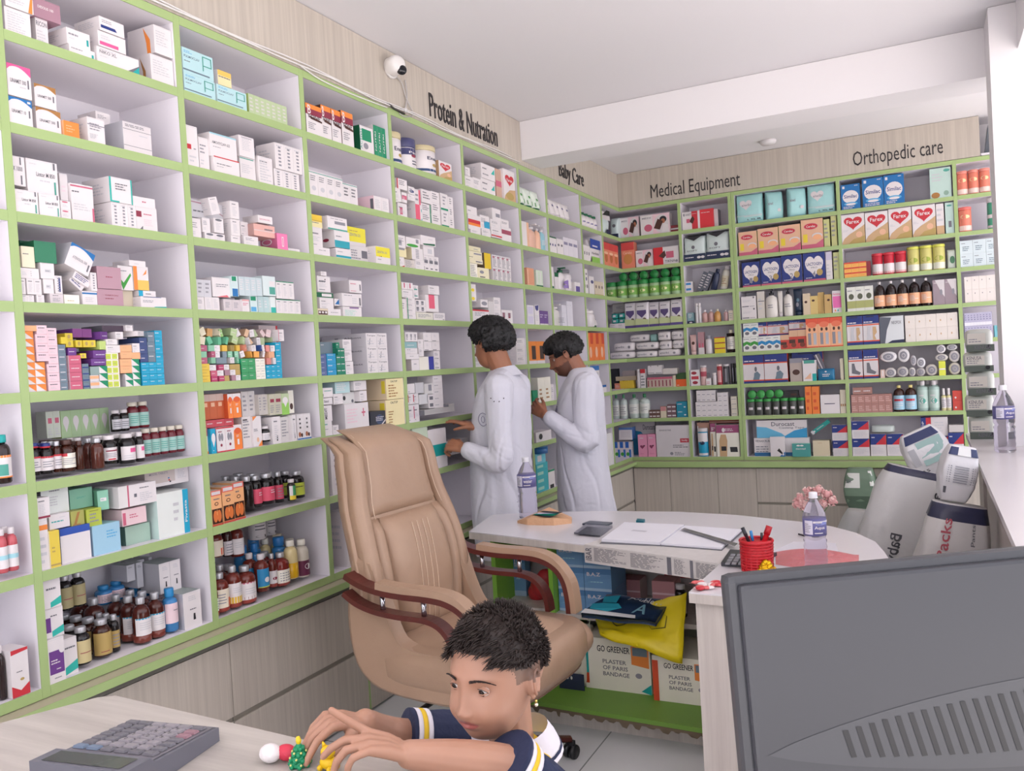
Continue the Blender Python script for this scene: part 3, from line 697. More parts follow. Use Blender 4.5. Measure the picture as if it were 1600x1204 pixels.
STOCK = '''
> L11 z1
b 50 285 45 d=.15 | white carton of fine print |@li
b 50 305 -95 y=42 d=.14 | white carton with orange swoosh | P orange .8,0 .95,0 .98,1 .9,1;L .1 .3 .7 .8 3 lg
b 330 440 150 d=.13 o=.03 | white carton lettered RICON | T .05 .72 .9 .18 dg RICON;L .08 .15 .8 .6 4 lg
b 290 550 -45 y=150 d=.14 o=.02 | mauve carton with white lettering | c=mauve;T .2 .5 .55 .14 w DESOUS_100
b 620 855 385 d=.12 o=.01 | flat white carton with teal mark, lower | L .08 .55 .6 .8 1 g;R .86 .15 .94 .55 teal
b 600 812 235 y=392 d=.12 o=.01 | flat white carton with teal mark, upper | L .08 .55 .6 .8 1 g;L .1 .35 .4 .45 1 lg;R .84 .2 .93 .6 teal
b 870 1250 400 d=.13 o=.004 | white carton with teal corner | T .06 .6 .4 .2 dg NIKO_XL;P teal .82,.0 1,0 1,.5;P dg .7,0 .82,0 1,.5 1,.56;L .06 .8 .6 .92 1 lg;L .06 .38 .35 .48 1 lg
b 880 1130 262 y=402 d=.12 | white carton with pink stripe | R .05 .12 .72 .34 pink;L .1 .5 .5 .8 2 lg
b 890 1115 135 y=262 d=.12 | white carton with navy stripe | P dblue .05,.2 .05,.42 .62,.42 .7,.2;L .1 .6 .5 .85 2 g
b 1355 1560 470 d=.13 | white carton with brown crescent, lower | L .1 .3 .85 .85 6 lg;s=w2;sP brown .7,0 .8,0 .8,.4 .6,.95 .7,.4
b 1385 1580 212 y=465 d=.13 | white carton with orange crescent, upper | L .1 .3 .85 .85 6 lg;s=w2;sP orange .72,0 .85,0 .84,.5 .6,.98 .7,.4
> L12 z1
b 90 300 848 d=.12 o=.006 | carton with blue arched band | @lin1
b 75 290 550 y=840 d=.12 o=.006 | carton with pink arched band | @lin5
b 330 555 945 d=.12 o=.02 | carton with brown arched band, lower | @linb
b 315 510 735 y=940 d=.12 o=.02 | carton with brown arched band, upper | @linb
b 575 715 1068 d=.08 | small orange carton | c=orange;s=lorange;L .15 .3 .8 .8 3 lorange
b 790 945 1035 d=.08 | white carton with slate top line | R 0 .7 1 .74 g;L .1 .2 .6 .4 2 lg;@ln
b 860 990 985 y=1110 d=.09 o=.11 | pale carton behind | @ln
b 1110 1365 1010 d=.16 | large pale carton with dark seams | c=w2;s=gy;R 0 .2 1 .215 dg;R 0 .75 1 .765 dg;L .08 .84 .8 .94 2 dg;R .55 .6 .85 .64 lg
> L13 z2
b 120 235 240 y=505 d=.12 o=.02 | white carton with dark tab | T .05 .5 .75 .16 dg X_1000;R .6 .72 .72 .98 dg;R .62 .05 .74 .36 dg
b 250 530 262 y=570 d=.13 o=.02 | white carton with grey lettering, top | @lint
b 140 350 505 d=.12 o=.006 | white carton with grey lettering, left | @lint
b 358 545 573 d=.12 o=.006 | white carton with grey lettering, lower | @lint
b 548 640 640 d=.1 n=1 m=2 | small white carton with red oval | E .45 .85 .3 .08 rose;L .2 .3 .8 .6 2 lg
b 545 615 400 y=640 d=.1 o=.03 | thin pink-white carton | c=w2;L .2 .3 .8 .6 2 lpink
b 648 850 485 d=.11 o=.02 | white carton with red top line | R 0 .92 1 .96 rose;L .05 .76 .6 .84 1 dg;L .1 .3 .9 .5 3 lg;R .92 .02 1 .4 rose
b 1005 1225 655 n=3 d=.14 | slim white upright box | @ver
b 985 1190 425 y=652 d=.13 | white carton with teal border | R 0 0 .08 1 tq;R .94 0 1 1 tq;R 0 0 .4 .06 tq;L .25 .5 .8 .8 3 dg
b 1225 1412 690 d=.1 | white carton with maroon square | R .0 .55 .25 .8 maroon;L .35 .65 .9 .75 1 rose;L .35 .2 .8 .5 4 lpink;P dg .1,0 .28,.0 .28,.18
b 1190 1390 600 y=690 d=.1 | flat white carton on another | L .4 .4 .7 .7 1 rose
> L14 z3
b 165 270 500 n=2 d=.12 | small white box | @sl
b 290 350 500 d=.12 | small white box | @sl
b 215 330 372 y=497 n=2 d=.12 | small white box | @sl
b 165 205 372 y=497 d=.12 | small white box | @sl
b 345 425 375 y=490 d=.12 | white carton with grey plate | R .25 .35 .7 .6 lg;L .3 .45 .65 .55 1 dg
b 160 310 287 y=370 d=.12 | wide white carton | L .55 .2 .6 .8 3 g;L .1 .3 .4 .7 3 lg
b 322 430 248 y=373 d=.12 | square white carton | R .3 .4 .75 .6 lg;L .35 .45 .7 .55 1 dg
b 175 278 118 y=285 d=.1 | cream carton on the stack | c=cream;L .1 .6 .6 .7 1 dg
b 168 262 75 y=285 d=.06 o=.13 | dark green box at the back | c=dgreen
b 275 448 75 y=245 d=.12 o=.01 | mid green carton on the stack | c=2f7a5a;s=dgreen;t=dgreen
b 435 492 350 y=492 d=.1 | white box with navy edge | R .5 .1 .75 .9 dblue;@ver
b 395 500 490 d=.1 | pale pinkish carton | c=d6cccf;L .2 .75 .8 .9 1 dg;L .2 .2 .8 .6 4 g
b 505 625 498 d=.1 | cream small carton | c=ivory;L .2 .3 .8 .45 1 gold
b 530 650 400 r=40 y=470 d=.1 o=.03 | slanting white box with navy print, lower | L .1 .2 .9 .9 3 dblue
b 560 700 380 r=30 y=440 d=.1 o=.02 | slanting white box with navy print, upper | L .1 .2 .9 .9 3 dblue
b 648 765 470 d=.1 | white box with blue top stripe | R 0 .78 1 .9 blue;L .2 .2 .8 .6 3 lg
b 712 762 325 y=472 d=.1 | white upright box with navy print | @ver
b 500 700 150 r=24 y=345 d=.14 o=.01 | tilted carton with blue arched band | A blue .86;T .2 .4 .6 .12 g ATENOLOL_500;R .86 .15 .92 .45 dg;s=gy
b 765 970 452 d=.13 | mauve-pink carton, lower | c=b58f9c;s=a07e8b;T .3 .6 .5 .08 maroon CARTON;L .3 .4 .8 .5 1 maroon
b 765 955 275 y=450 d=.13 | mauve-pink carton, upper | c=b58f9c;s=a07e8b;L .35 .5 .8 .6 1 maroon
b 930 1045 465 d=.06 o=.05 | beige small box between cartons | c=beige
b 930 1045 270 y=462 d=.1 o=.03 | white carton with green tick | P grn .05,.5 .3,.0 .9,.62 .85,.72 .35,.3 .15,.45;L .1 .75 .6 .85 1 g
b 1050 1168 275 y=462 d=.1 o=.03 | orange and yellow carton | c=w;R 0 .0 .25 1 orange;R .25 0 1 .42 e8c060;P orange .6,.62 .9,.9 .85,.7
b 1010 1140 228 y=275 d=.08 o=.03 | small white box on cartons | L .3 .3 .7 .6 1 lg
b 1085 1220 466 y=512 d=.09 o=.03 | teal and white flat box | c=w;R 0 0 .25 1 cyan;L .4 .3 .8 .7 1 dg
b 1080 1305 510 d=.1 | white carton with teal foot stripe | P teal .45,0 1,0 1,.14 .55,.1;L .08 .45 .6 .7 2 g;R .1 .93 .8 .98 dblue
> L15 z3
b 190 275 785 y=1030 m=4 d=.12 | orange and white diagonal box | c=w;s=lorange;P orange 0,1 1,1 1,0
b 200 365 1030 m=4 n=2 d=.12 | orange and white diagonal box | c=w;s=lorange;P orange 0,1 1,1 1,0
b 190 290 740 y=785 d=.12 | pale orange box on the stack | c=lorange
b 290 385 738 y=1022 m=4 d=.12 | pinkish white box | c=lpink;L .15 .6 .9 .85 1 dg;L .2 .2 .8 .45 2 lg
b 382 475 760 m=7 d=.12 | pinkish white box, right column | c=lpink;L .15 .6 .9 .85 1 dg;L .2 .2 .8 .45 2 lg
b 478 535 890 m=6 d=.12 | slate grey box | c=slate;s=gy;R .1 .3 .8 .42 lg
b 555 650 975 m=4 d=.12 | red box with white lettering | c=rose;s=lpink;L .15 .4 .85 .6 1 w
b 655 705 1040 m=4 d=.1 | blue-grey box | c=slate;R 0 .3 1 .5 dblue
b 500 690 960 y=1000 n=3 d=.08 J5 | yellow box | c=d9c23a;E .5 .5 .2 .3 gold
b 535 600 915 y=975 d=.1 | purple box in the heap | c=purple;L .1 .4 .9 .6 1 w
b 480 530 830 y=885 d=.09 | yellow box at heap edge | c=d9c23a
b 515 760 855 y=912 n=4 d=.08 J6 o=.02 | yellow box in the heap | c=d9c23a;E .5 .5 .2 .3 gold
b 510 570 800 y=855 d=.08 o=.03 | yellow box on heap top | c=d9c23a;E .5 .5 .2 .3 gold
b 570 720 765 y=835 d=.09 o=.03 n=2 | violet box on heap top | c=7a3a7a;s=purple
b 715 835 1000 y=1055 d=.1 | purple carton, lower | c=purple;L .2 .35 .9 .6 1 lil
b 730 832 935 y=998 d=.1 | purple carton, upper | c=purple;L .2 .35 .9 .6 1 lil
b 730 828 788 y=850 q=15 d=.09 o=.02 | purple carton on heap top | c=purple;L .2 .35 .9 .6 1 lil
b 710 780 1062 y=1130 d=.1 | grey-green box | c=8fa3a0
b 710 780 1130 m=2 d=.1 | orange and cream box | c=w2;R 0 .45 1 .9 lorange
b 778 850 1058 m=3 d=.1 | green and white diagonal box, left stack | c=w;s=lg;P green 0,1 1,1 1,0
b 842 942 955 m=5 n=2 d=.1 | lime and cream box | c=ivory;R 0 .1 .8 .85 lime;L .2 .4 .7 .55 1 g
b 760 830 862 y=930 d=.1 | pale green box | c=kiwi
b 830 942 895 y=955 d=.1 | white box in the heap | @nm
b 832 920 840 y=893 d=.1 | white box on heap | @nm
b 945 1035 895 m=2 n=1 y=1000 d=.1 | peach box | c=lorange;s=peach;L .2 .5 .8 .7 1 tan
b 945 1035 1003 y=1115 m=2 d=.1 | peach box, lower | c=lorange;s=peach;L .2 .5 .8 .7 1 tan
b 1038 1095 880 y=952 d=.1 | small white box in the heap | @nm
b 1020 1100 952 y=1005 d=.1 | peach box at right of heap | c=lorange
b 985 1045 1118 m=2 d=.1 | green and white diagonal box, centre stack | c=w;s=lg;P green 0,1 1,1 1,0
b 1036 1102 1005 m=4 d=.1 | green and white diagonal box, right stack | c=w;s=lg;P green 0,1 1,1 1,0
b 800 970 740 y=790 d=.1 o=.04 | dark plum box on heap top | c=4a3a4a;s=dg
b 905 965 790 y=848 d=.09 o=.02 | white cube box on heap top | c=w;@nm
b 970 1040 738 y=785 d=.08 o=.03 | small pale box on heap top | c=w2;@nm
b 1040 1118 755 y=825 q=20 d=.08 o=.02 | tilted pale box on heap top | c=w2;@nm
b 1100 1160 835 y=1028 m=3 d=.1 | navy box with white lettering | c=3a4a7a;L .1 .4 .9 .6 1 w
b 1162 1220 790 y=1028 m=3 d=.1 | slate box with pale lettering | c=slate;L .1 .5 .9 .7 1 w2
b 1222 1280 780 y=1028 m=4 d=.1 | cyan box with white lettering | c=cyan;L .1 .6 .9 .8 1 w;R 0 .2 1 .24 sky
b 1115 1290 1030 n=3 m=4 d=.1 | cyan box with white lettering, lower block | c=cyan;L .1 .6 .9 .8 1 w;R 0 .2 1 .24 sky
> L16 z4
o 262 350 465 n=1 y=718 d=.04 k=3 | amber vial with blue and red cap | lab=w;c=dk;cap=dblue;ring=red;cr=.75;nk=.5;R 0 .88 1 1 red;L .1 .2 .9 .7 3 g
o 350 450 465 y=708 k=3 | dark vial with red band label | lab=w;c=dk;cap=dblue;ring=red;cr=.7;nk=.5;R 0 .88 1 1 red;L .1 .2 .9 .7 3 g
o 440 505 448 y=692 k=3 | brown vial with silver cap | lab=w2;c=amber;cap=silver;cr=.7;nk=.5;R 0 .88 1 1 red;L .1 .2 .9 .7 3 g
o 510 625 440 y=688 k=3 | brown bottle with cream label | lab=ivory;c=amber;cap=choc;cr=.7;nk=.5;R 0 .8 .3 1 red;L .1 .2 .9 .7 4 g
o 620 680 445 y=672 k=2 | brown bottle without front label | c=amber;cap=choc;cr=.65;nk=.5
o 755 845 425 y=665 k=2 | empty brown glass bottle | c=5a3028;cap=silver;cr=.6;nk=.42;ro=.06
o 680 750 420 y=640 k=2 o=.05 | dark bottle with white cap | lab=w2;c=dk;cap=w;cr=.7;nk=.5
o 845 945 405 y=628 k=2 o=.02 | dark bottle with maroon printed label | lab=w;c=dk;cap=w;cr=.75;nk=.5;R .1 .7 .9 .8 maroon;L .1 .25 .8 .6 3 g;R .2 .05 .6 .15 red
o 985 1095 390 y=625 k=2 o=.02 | dark bottle with pink square label | lab=w;c=dk;cap=w2;cr=.7;nk=.5;R .4 .55 .75 .85 pink;L .1 .1 .6 .4 2 lg
o 1090 1150 375 y=608 k=2 o=.03 | dark bottle with pink square label, slim | lab=w;c=dk;cap=w2;cr=.7;nk=.5;R .4 .55 .75 .85 pink
o 1140 1500 350 y=568 n=5 k=1 o=.07 | brown bottle with mint label | lab=9fc4bc;c=wine;cap=d8d0c0;cr=.8;nk=.6;lv=.1,.6;L .1 .2 .9 .8 4 tealg
o 1035 1190 142 y=350 n=2 k=1 o=.09 | brown bottle with mint label stacked above | lab=9fc4bc;c=wine;cap=d8d0c0;cr=.8;nk=.6;lv=.1,.6;L .1 .2 .9 .8 4 tealg
o 900 1030 205 y=375 n=2 k=1 o=.09 | black bottle with grey label stacked above | lab=lg;c=dk;cap=w2;cr=.75;nk=.6;L .1 .2 .9 .8 3 dg
b 370 480 215 y=425 n=2 d=.05 o=.15 | pale box with maroon square behind bottles | c=ccd2c4;R .25 .55 .8 .75 rose;L .2 .1 .8 .4 3 lg
b 485 860 210 y=425 n=5 d=.05 o=.15 | pale green box wrapped in film | c=a8c296;s=kiwi;E .5 .6 .3 .2 w2;P w2 .25,.5 .75,.5 .5,.2
> L17 z4
b 290 395 1062 d=.09 | white box with orange stripe | R 0 .78 1 .88 orange;L .15 .1 .8 .7 4 lg
b 290 395 1060 y=1062 d=.01 | x | 
b 285 395 895 y=1062 d=.09 | white box with purple foot stripe | R 0 .02 1 .12 maroon;@sl
b 330 545 808 y=1030 d=.12 o=.06 | white carton with fine print at the left | c=e4e8e4;L .3 .84 .7 .94 1 dg;L .3 .3 .7 .7 4 lg;s=g
b 390 550 1025 y=1140 d=.12 o=.03 | white carton with teal lettering | L .1 .4 .8 .6 1 teal;L .5 .7 .8 .8 1 lg
b 395 482 1140 d=.1 o=.006 | yellow box on the shelf | c=e2c84c;s=cream;R 0 .05 1 .1 gold;L .2 .4 .7 .6 2 gold
b 485 720 1135 d=.1 o=.02 | white carton with blue top | c=w;R 0 .8 1 1 2a50a8;t=2a50a8;s=2a50a8
b 550 730 828 y=985 d=.12 o=.07 | sea green carton, left | c=7fb39a;s=6aa088;L .3 .5 .8 .6 2 tealg
b 722 878 845 y=1000 q=-14 d=.1 o=.04 | sea green carton with white plate | c=8cc4aa;s=6aa088;R .25 .45 .8 .62 w;L .3 .5 .75 .58 1 tealg
b 560 665 985 y=1130 d=.09 o=.03 | olive box with brown stroke | c=a9a85a;P brown .2,.1 .5,.9 .7,.9 .4,.1;R .1 .02 .7 .1 brown
b 665 800 985 y=1122 d=.09 o=.03 | lime carton | c=b5c04a;R .2 .85 .8 .9 olive;L .2 .2 .8 .8 3 g
b 735 950 1010 d=.09 o=.02 | pale blue carton | c=9fc8de;s=b5d5e2;L .5 .5 .9 .8 3 sky;t=lblue
b 958 1150 985 y=1115 d=.09 o=.03 | pink-white carton | c=e6c8cc;R .03 .05 .15 .8 rose;L .3 .4 .8 .7 2 rose
b 985 1180 1118 d=.08 o=.05 | sage box under pink carton | c=a5c0b0;s=5a7a70
b 860 1230 818 y=990 d=.11 o=.02 | white carton with coral stripe | R .23 0 .27 1 rose;R .0 .0 .23 1 e0dcda;R .4 .4 .47 .56 dg;L .55 .15 .9 .6 5 lg;L .55 .75 .8 .85 1 dg
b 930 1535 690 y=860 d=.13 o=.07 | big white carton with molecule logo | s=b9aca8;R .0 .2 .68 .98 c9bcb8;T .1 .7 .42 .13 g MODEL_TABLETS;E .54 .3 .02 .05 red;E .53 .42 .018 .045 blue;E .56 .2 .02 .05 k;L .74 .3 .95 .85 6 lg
b 1180 1490 875 d=.13 o=.02 | white carton with cyan spine | c=e4e8e4;R .82 0 1 1 cyan;Y .86 .25 .08 .5 w Pivasta;s=lmint;L .5 .3 .7 .8 3 lg
> L18 z5
b 355 490 850 d=.1 o=.002 | white carton with purple square | R .06 .2 .95 .72 purple;E .85 .72 .18 .09 w;L .15 .42 .85 .54 2 w;L .45 .28 .75 .33 1 w;L .3 .08 .8 .14 1 g
b 480 580 845 d=.1 o=.02 | white carton with teal corner, right | P tq .05,.02 1,.12 1,.38 .05,.22;L .1 .7 .9 .8 1 dg
b 340 475 630 y=845 d=.1 o=.02 | white carton with teal corner, middle | P tq .35,.02 1,.12 1,.36 .35,.22;L .3 .7 .9 .8 1 dg;R 0 .2 .3 .7 purple
b 320 455 400 y=630 d=.1 o=.02 | white carton with teal corner, top | P tq .4,.02 1,.1 1,.36 .4,.2;L .2 .6 .9 .75 1 dg
o 590 705 770 y=1045 k=4 o=.015 | gold-labelled bottle | lab=c9b98a;c=dk;cap=silver;cr=.62;nk=.5;L .2 .4 .8 .5 1 maroon;lv=.06,.66;sp=1.5
o 740 860 715 y=985 k=4 o=.03 | gold-labelled brown bottle | lab=b59a5c;c=amber;cap=silver;cr=.62;nk=.5;L .2 .1 .8 .2 1 maroon;lv=.06,.66;sp=1.5
o 480 585 750 y=975 k=3 o=.07 | dark bottle with white cap, left edge | lab=gy;c=dk;cap=w2;cr=.62;nk=.5
o 665 735 740 y=1000 k=3 o=.07 | gold-labelled slim bottle | lab=b59a5c;c=amber;cap=silver;cr=.62;nk=.5
o 840 905 670 y=940 k=3 o=.05 | gold-labelled bottle beside syrups | lab=b59a5c;c=dk;cap=silver;cr=.62;nk=.5
o 470 660 385 y=640 n=2 k=1 o=.1 | gold-labelled bottle stacked on others | lab=a59a72;c=dk;cap=silver;cr=.62;nk=.5;L .2 .4 .8 .5 1 maroon;lv=.06,.66;sp=1.5
o 905 1035 585 y=925 k=3 o=.01 | tall amber syrup bottle, left | lab=w;c=4a201a;liq=7a3a30;cap=silver;R 0 .93 1 1 cyan;L .15 .3 .85 .8 4 lg;lv=.18,.56
o 1040 1150 550 y=885 k=3 o=.02 | tall amber syrup bottle, middle | lab=w;c=4a201a;liq=7a3a30;cap=silver;R 0 .93 1 1 cyan;L .15 .3 .85 .8 4 lg;lv=.18,.56
o 1145 1250 515 y=845 k=3 o=.03 | tall amber syrup bottle, right | lab=w;c=4a201a;liq=7a3a30;cap=silver;R 0 .93 1 1 cyan;L .15 .3 .85 .8 4 lg;lv=.18,.56
o 1245 1350 485 y=803 k=1 o=.02 | blue-capped pink bottle | lab=e6ccd2;c=3a7fb8;cap=2a86c0;cr=.62;nk=.5;lv=.2,.66;L .4 .6 .8 .7 1 dg;ch=.2
o 680 1000 500 y=640 n=3 k=1 o=.17 | blue-capped bottle behind | lab=e6ccd2;c=3a7fb8;cap=2a86c0;cr=.62;nk=.5;ch=.2
o 985 1240 455 y=700 n=3 k=1 o=.21 | blue-capped bottle at the back | lab=e6ccd2;c=3a7fb8;cap=2a86c0;cr=.62;nk=.5;ch=.2
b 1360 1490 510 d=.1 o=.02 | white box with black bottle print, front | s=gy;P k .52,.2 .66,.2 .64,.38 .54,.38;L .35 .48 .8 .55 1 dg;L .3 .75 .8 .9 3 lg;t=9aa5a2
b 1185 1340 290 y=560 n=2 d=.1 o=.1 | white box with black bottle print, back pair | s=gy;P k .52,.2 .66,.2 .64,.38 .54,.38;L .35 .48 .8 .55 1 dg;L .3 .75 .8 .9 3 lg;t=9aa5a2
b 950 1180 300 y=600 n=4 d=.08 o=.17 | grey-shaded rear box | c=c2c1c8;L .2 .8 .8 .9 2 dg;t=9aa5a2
> L06 px
o 0 26 680 y=757 k=1 o=.006 | large brown bottle with teal cap | lab=w;c=2a1c1c;cap=teal;cr=.62;nk=.5;R 0 .9 1 1 orange;R 0 .1 .55 .6 tealg;R 0 0 1 .06 orange;ch=.16
> L07 px
o 2 34 828 y=897 k=2 o=.006 n=2 | red syrup bottle with clear cap | lab=w;c=c45a62;cap=w2;cr=.6;nk=.5;lv=.1,.6;R 0 .4 1 .6 lblue
> L08 px
b 20 48 1018 y=1092 d=.08 o=.004 | white box with red corners | P red .05,1 1,1 1,.94 .05,.9;P red .0,0 1,0 1,.25 .5,.12 0,.25;E .6 .35 .12 .03 gold;L .3 .5 .7 .55 1 dg
o 2 15 1010 y=1095 k=2 o=.02 | dark brown bottle | c=2a1c1c;cap=w2
> L21 z6
b 190 520 475 d=.15 o=.004 | pale aqua carton, lower left | @aq
b 175 500 210 y=475 d=.15 o=.004 | pale aqua carton, upper left | @aq
b 535 845 600 d=.15 o=.004 | pale aqua carton, right | @aq
b 540 682 450 y=605 d=.07 o=.01 | small yellow and cream box | c=ecd9a8;R 0 .65 1 1 e8c060;L .05 .5 .95 .66 1 dg;s=w
b 865 1265 700 n=7 d=.06 o=.02 | pale green pack in clear film | c=b9c9a0;s=kiwi;L .2 .2 .8 .9 4 w2
> L22 z7
b 135 240 20 d=.1 o=.01 | tall white carton with red square | R .05 .42 .4 .54 red;L .6 .42 .9 .48 1 dg;L .2 .1 .8 .3 2 lg
b 245 335 130 d=.1 o=.02 | white carton next to it | @ln
b 375 605 300 d=.13 o=.004 | white carton with red top stripe | R 0 .93 1 1 red;L .1 .5 .8 .62 1 dg;L .1 .35 .4 .42 1 g
b 335 582 85 y=300 d=.13 o=.01 | white carton with slate top | T .08 .55 .66 .12 dg AMOXYCLAV_625;L .1 .4 .4 .46 1 g;R 0 .94 1 1 lblue
b 610 750 300 d=.1 o=.02 | pale green-edged carton | R 0 .9 .9 .94 tealg;L .1 .3 .8 .7 5 lg
b 600 738 112 y=300 d=.13 o=.01 | white carton on top at centre | L .2 .3 .8 .9 7 lg;R .15 .9 .85 .93 g
b 775 905 300 d=.1 o=.01 | white carton lettered at top | L .1 .78 .8 .88 1 dg;@li
b 745 780 425 d=.1 o=.03 | dark plum box edge | c=4a3a4a
b 915 1140 415 n=3 d=.1 o=.01 | white box with vertical lettering | @ver
b 925 1165 180 y=415 n=3 d=.1 o=.01 | white box stacked at the right | @ver
> L23 z7
b 170 455 690 y=850 d=.14 o=.05 | long grey-white carton with swoosh | c=c9c7cc;L .05 .3 .6 .5 1 dg;P mauve 0,.85 .5,.8 1,.3 1,.36 .5,.88 0,.92
b 170 260 855 d=.1 | plain white box, left | @ln
b 290 470 985 n=2 d=.1 | small white box with grey oval | E .5 .75 .36 .16 dg;L .2 .2 .8 .5 3 lg
b 270 340 855 y=985 d=.1 | small white upright box | @ln
b 375 460 838 y=990 d=.1 | white box with grey oval, stacked | E .5 .88 .36 .08 dg;L .2 .2 .8 .7 5 lg
b 350 430 680 y=835 r=-14 d=.06 | leaning white box on top | L .2 .85 .8 .93 1 dg;L .2 .2 .8 .7 6 lg
b 525 608 865 m=1 y=1015 d=.06 | white box in the slim stack, middle | @sl
b 525 608 1015 d=.06 | white box in the slim stack, bottom | L .2 .6 .8 .8 1 dg
b 520 598 705 y=863 d=.06 | white box in the slim stack, top | @sl
b 470 520 890 d=.1 o=.05 | grey carton behind the stack | c=gy;P dg 0,.6 .9,.4 .9,.35 0,.5
b 612 680 890 y=1015 d=.1 o=.05 | white carton behind pink | @nm
b 640 770 1015 d=.07 o=.01 | white box in front | @ln
b 690 920 900 y=1010 d=.09 o=.02 | salmon carton | c=e2b0a6;s=c9a09a;L .5 .5 .9 .8 1 dg;R 0 .45 1 .5 w2
b 765 895 832 y=900 d=.08 o=.02 | white and pink box on top | L .1 .4 .9 .6 2 rose
b 920 1035 990 d=.09 o=.01 | bright pink box | c=e87fae;s=c06a8a;R .45 .2 .62 .8 w;R .5 .26 .57 .74 pink;sE .4 .5 .3 .2 w2;sE .4 .5 .24 .14 c06a8a
b 1035 1140 1130 d=.06 o=.02 | small white flat box | L .1 .3 .8 .6 1 lg
> L24 z8
b 105 165 455 d=.11 o=.02 | white box in front row, far left | @ln
b 170 295 455 n=2 d=.11 o=.02 | white box in front row | L .2 .2 .8 .9 6 lg
b 330 475 475 n=2 d=.1 o=.02 | grey-pink box | c=d3c9cb;L .2 .3 .8 .8 4 g
b 480 550 475 d=.1 o=.01 | white box with pink top | R 0 .86 1 1 e0a8a8;L .1 .5 .9 .75 2 rose
b 560 620 445 d=.08 o=.01 | white box with green and blue squares | c=cfe0e0;R .05 .7 .8 .95 green;R .05 .05 .8 .32 sky
b 622 720 450 n=2 d=.08 o=.02 | pale teal box | c=b8cfd0;s=g;L .2 .3 .8 .8 3 w
b 722 775 455 d=.08 o=.01 | white box with green foot | R 0 0 1 .35 tq;c=dfe6e4
b 780 988 475 n=4 d=.09 o=.01 | white box with green lid edge | R 0 .95 1 1 green;@sl
b 780 932 320 y=470 n=3 d=.09 o=.01 | white box with green lid edge, upper | R 0 .95 1 1 green;@sl
b 100 225 305 y=455 n=2 d=.1 o=.02 | pale grey box in upper row | c=cfcdd3;L .2 .2 .8 .9 3 g
b 235 388 285 y=455 d=.1 o=.02 | white carton with pink foot | P e0707a .2,0 .9,0 .8,.12;L .2 .5 .9 .7 2 g
b 398 456 275 y=452 d=.08 o=.01 | white box with green and navy squares | c=cfe0e0;R .05 .75 .75 .97 green;R .05 0 .9 .38 blue
b 460 660 280 y=445 n=4 d=.08 o=.01 | pale blue-grey box | c=c4d2d6;s=g;L .2 .3 .8 .9 5 w
b 665 775 275 y=445 d=.08 o=.01 | teal and white carton at centre top | c=d4e0e0;R .5 .08 .95 .45 tealg;R .5 .5 .95 .75 w
> L25 z8
b 135 215 1030 m=3 d=.09 o=.01 | yellow box at lower left | c=e2c04c;s=cream;L .15 .4 .7 .6 1 gold
b 215 335 1040 m=3 n=2 d=.09 J3 | /rose box/magenta box/pale box/slate box| c=c9627c;L .1 .4 .9 .6 1 w/c=b8446c;L .1 .4 .9 .6 1 w/c=w2;@nm/c=slate
b 335 480 1035 m=3 n=3 d=.09 J3 | /white box/pink box/mauve box/gold box| c=w;@nm/c=lpink;L .1 .4 .9 .6 1 rose/c=mauve/c=gold
b 485 605 985 m=3 n=2 d=.09 | green box with white lettering | c=3f9a62;L .15 .55 .9 .7 1 w;s=green
b 608 688 985 m=4 n=2 d=.09 | cream-white box | c=ivory;L .15 .5 .9 .7 1 g
b 695 830 1040 m=3 n=3 d=.09 | cyan box with white lettering | c=cyan;L .1 .5 .9 .75 1 w
b 778 825 845 y=1038 m=4 d=.08 o=.02 | cyan box with white lettering, upper column | c=cyan;L .1 .5 .9 .75 1 w
b 135 255 870 y=1030 m=3 n=2 d=.09 J5 o=.02 | /rose carton/maroon carton/pale green carton| c=b8627c;L .1 .4 .9 .6 1 w/c=a04468/c=8cc4a4
b 260 470 870 y=1030 m=3 n=4 d=.09 J6 o=.02 | /white pill box/mint pill box/yellow pill box/olive pill box/slate pill box| c=w;@nm/c=8cc4a4;L .1 .4 .9 .6 1 w/c=e2b84c/c=a08a52/c=7a8a94
b 475 690 870 y=980 m=2 n=5 d=.09 K25 o=.02 | /salmon pill box/white pill box/orange pill box/navy pill box| c=d98a72;L .1 .4 .9 .6 1 w/c=w;@nm/c=e2a04c/c=2a4a8a;L .1 .4 .9 .6 1 w
b 690 775 870 y=1035 m=3 n=2 d=.09 J5 o=.02 | /white cube box/pale orange box/salmon cube box| c=w;@nm/c=e2a884/c=d98a82
b 125 350 730 y=870 m=2 n=4 d=.09 K30 o=.04 | /mint carton/green carton/cream carton/tan carton| c=6fc09a/c=8fb870;L .1 .4 .9 .6 1 w/c=cream/c=c99a62
b 390 600 735 y=870 m=2 n=4 d=.08 K40 o=.05 | /pale green pill box/white tilted box/tan pill box| c=b9cf9a;L .1 .4 .9 .6 1 w/c=w;@nm/c=dcb694
b 600 740 740 y=870 m=2 n=3 d=.08 K40 o=.05 | /pale pink pill box/cream pill box/sage pill box| c=e0c6c6;L .1 .4 .9 .6 1 w/c=ivory;@nm/c=a8b890
b 610 795 700 y=862 d=.1 o=.12 | pinkish carton behind the heap | c=d2c2c2;R .9 0 1 1 red
b 797 845 735 y=835 d=.08 o=.02 | white box on the cyan column | R .0 .0 .1 1 rose;@nm
> L26 b1
b 105 160 480 d=.07 o=.02 | pale box at left edge | c=ivory;R 0 .7 1 1 rose;R 0 0 1 .1 orange
b 165 235 485 d=.06 o=.004 | cyan box with white drop | c=cyan;E .5 .62 .4 .2 w;P w .15,.55 .85,.55 .5,.25;L .3 .1 .7 .15 1 w
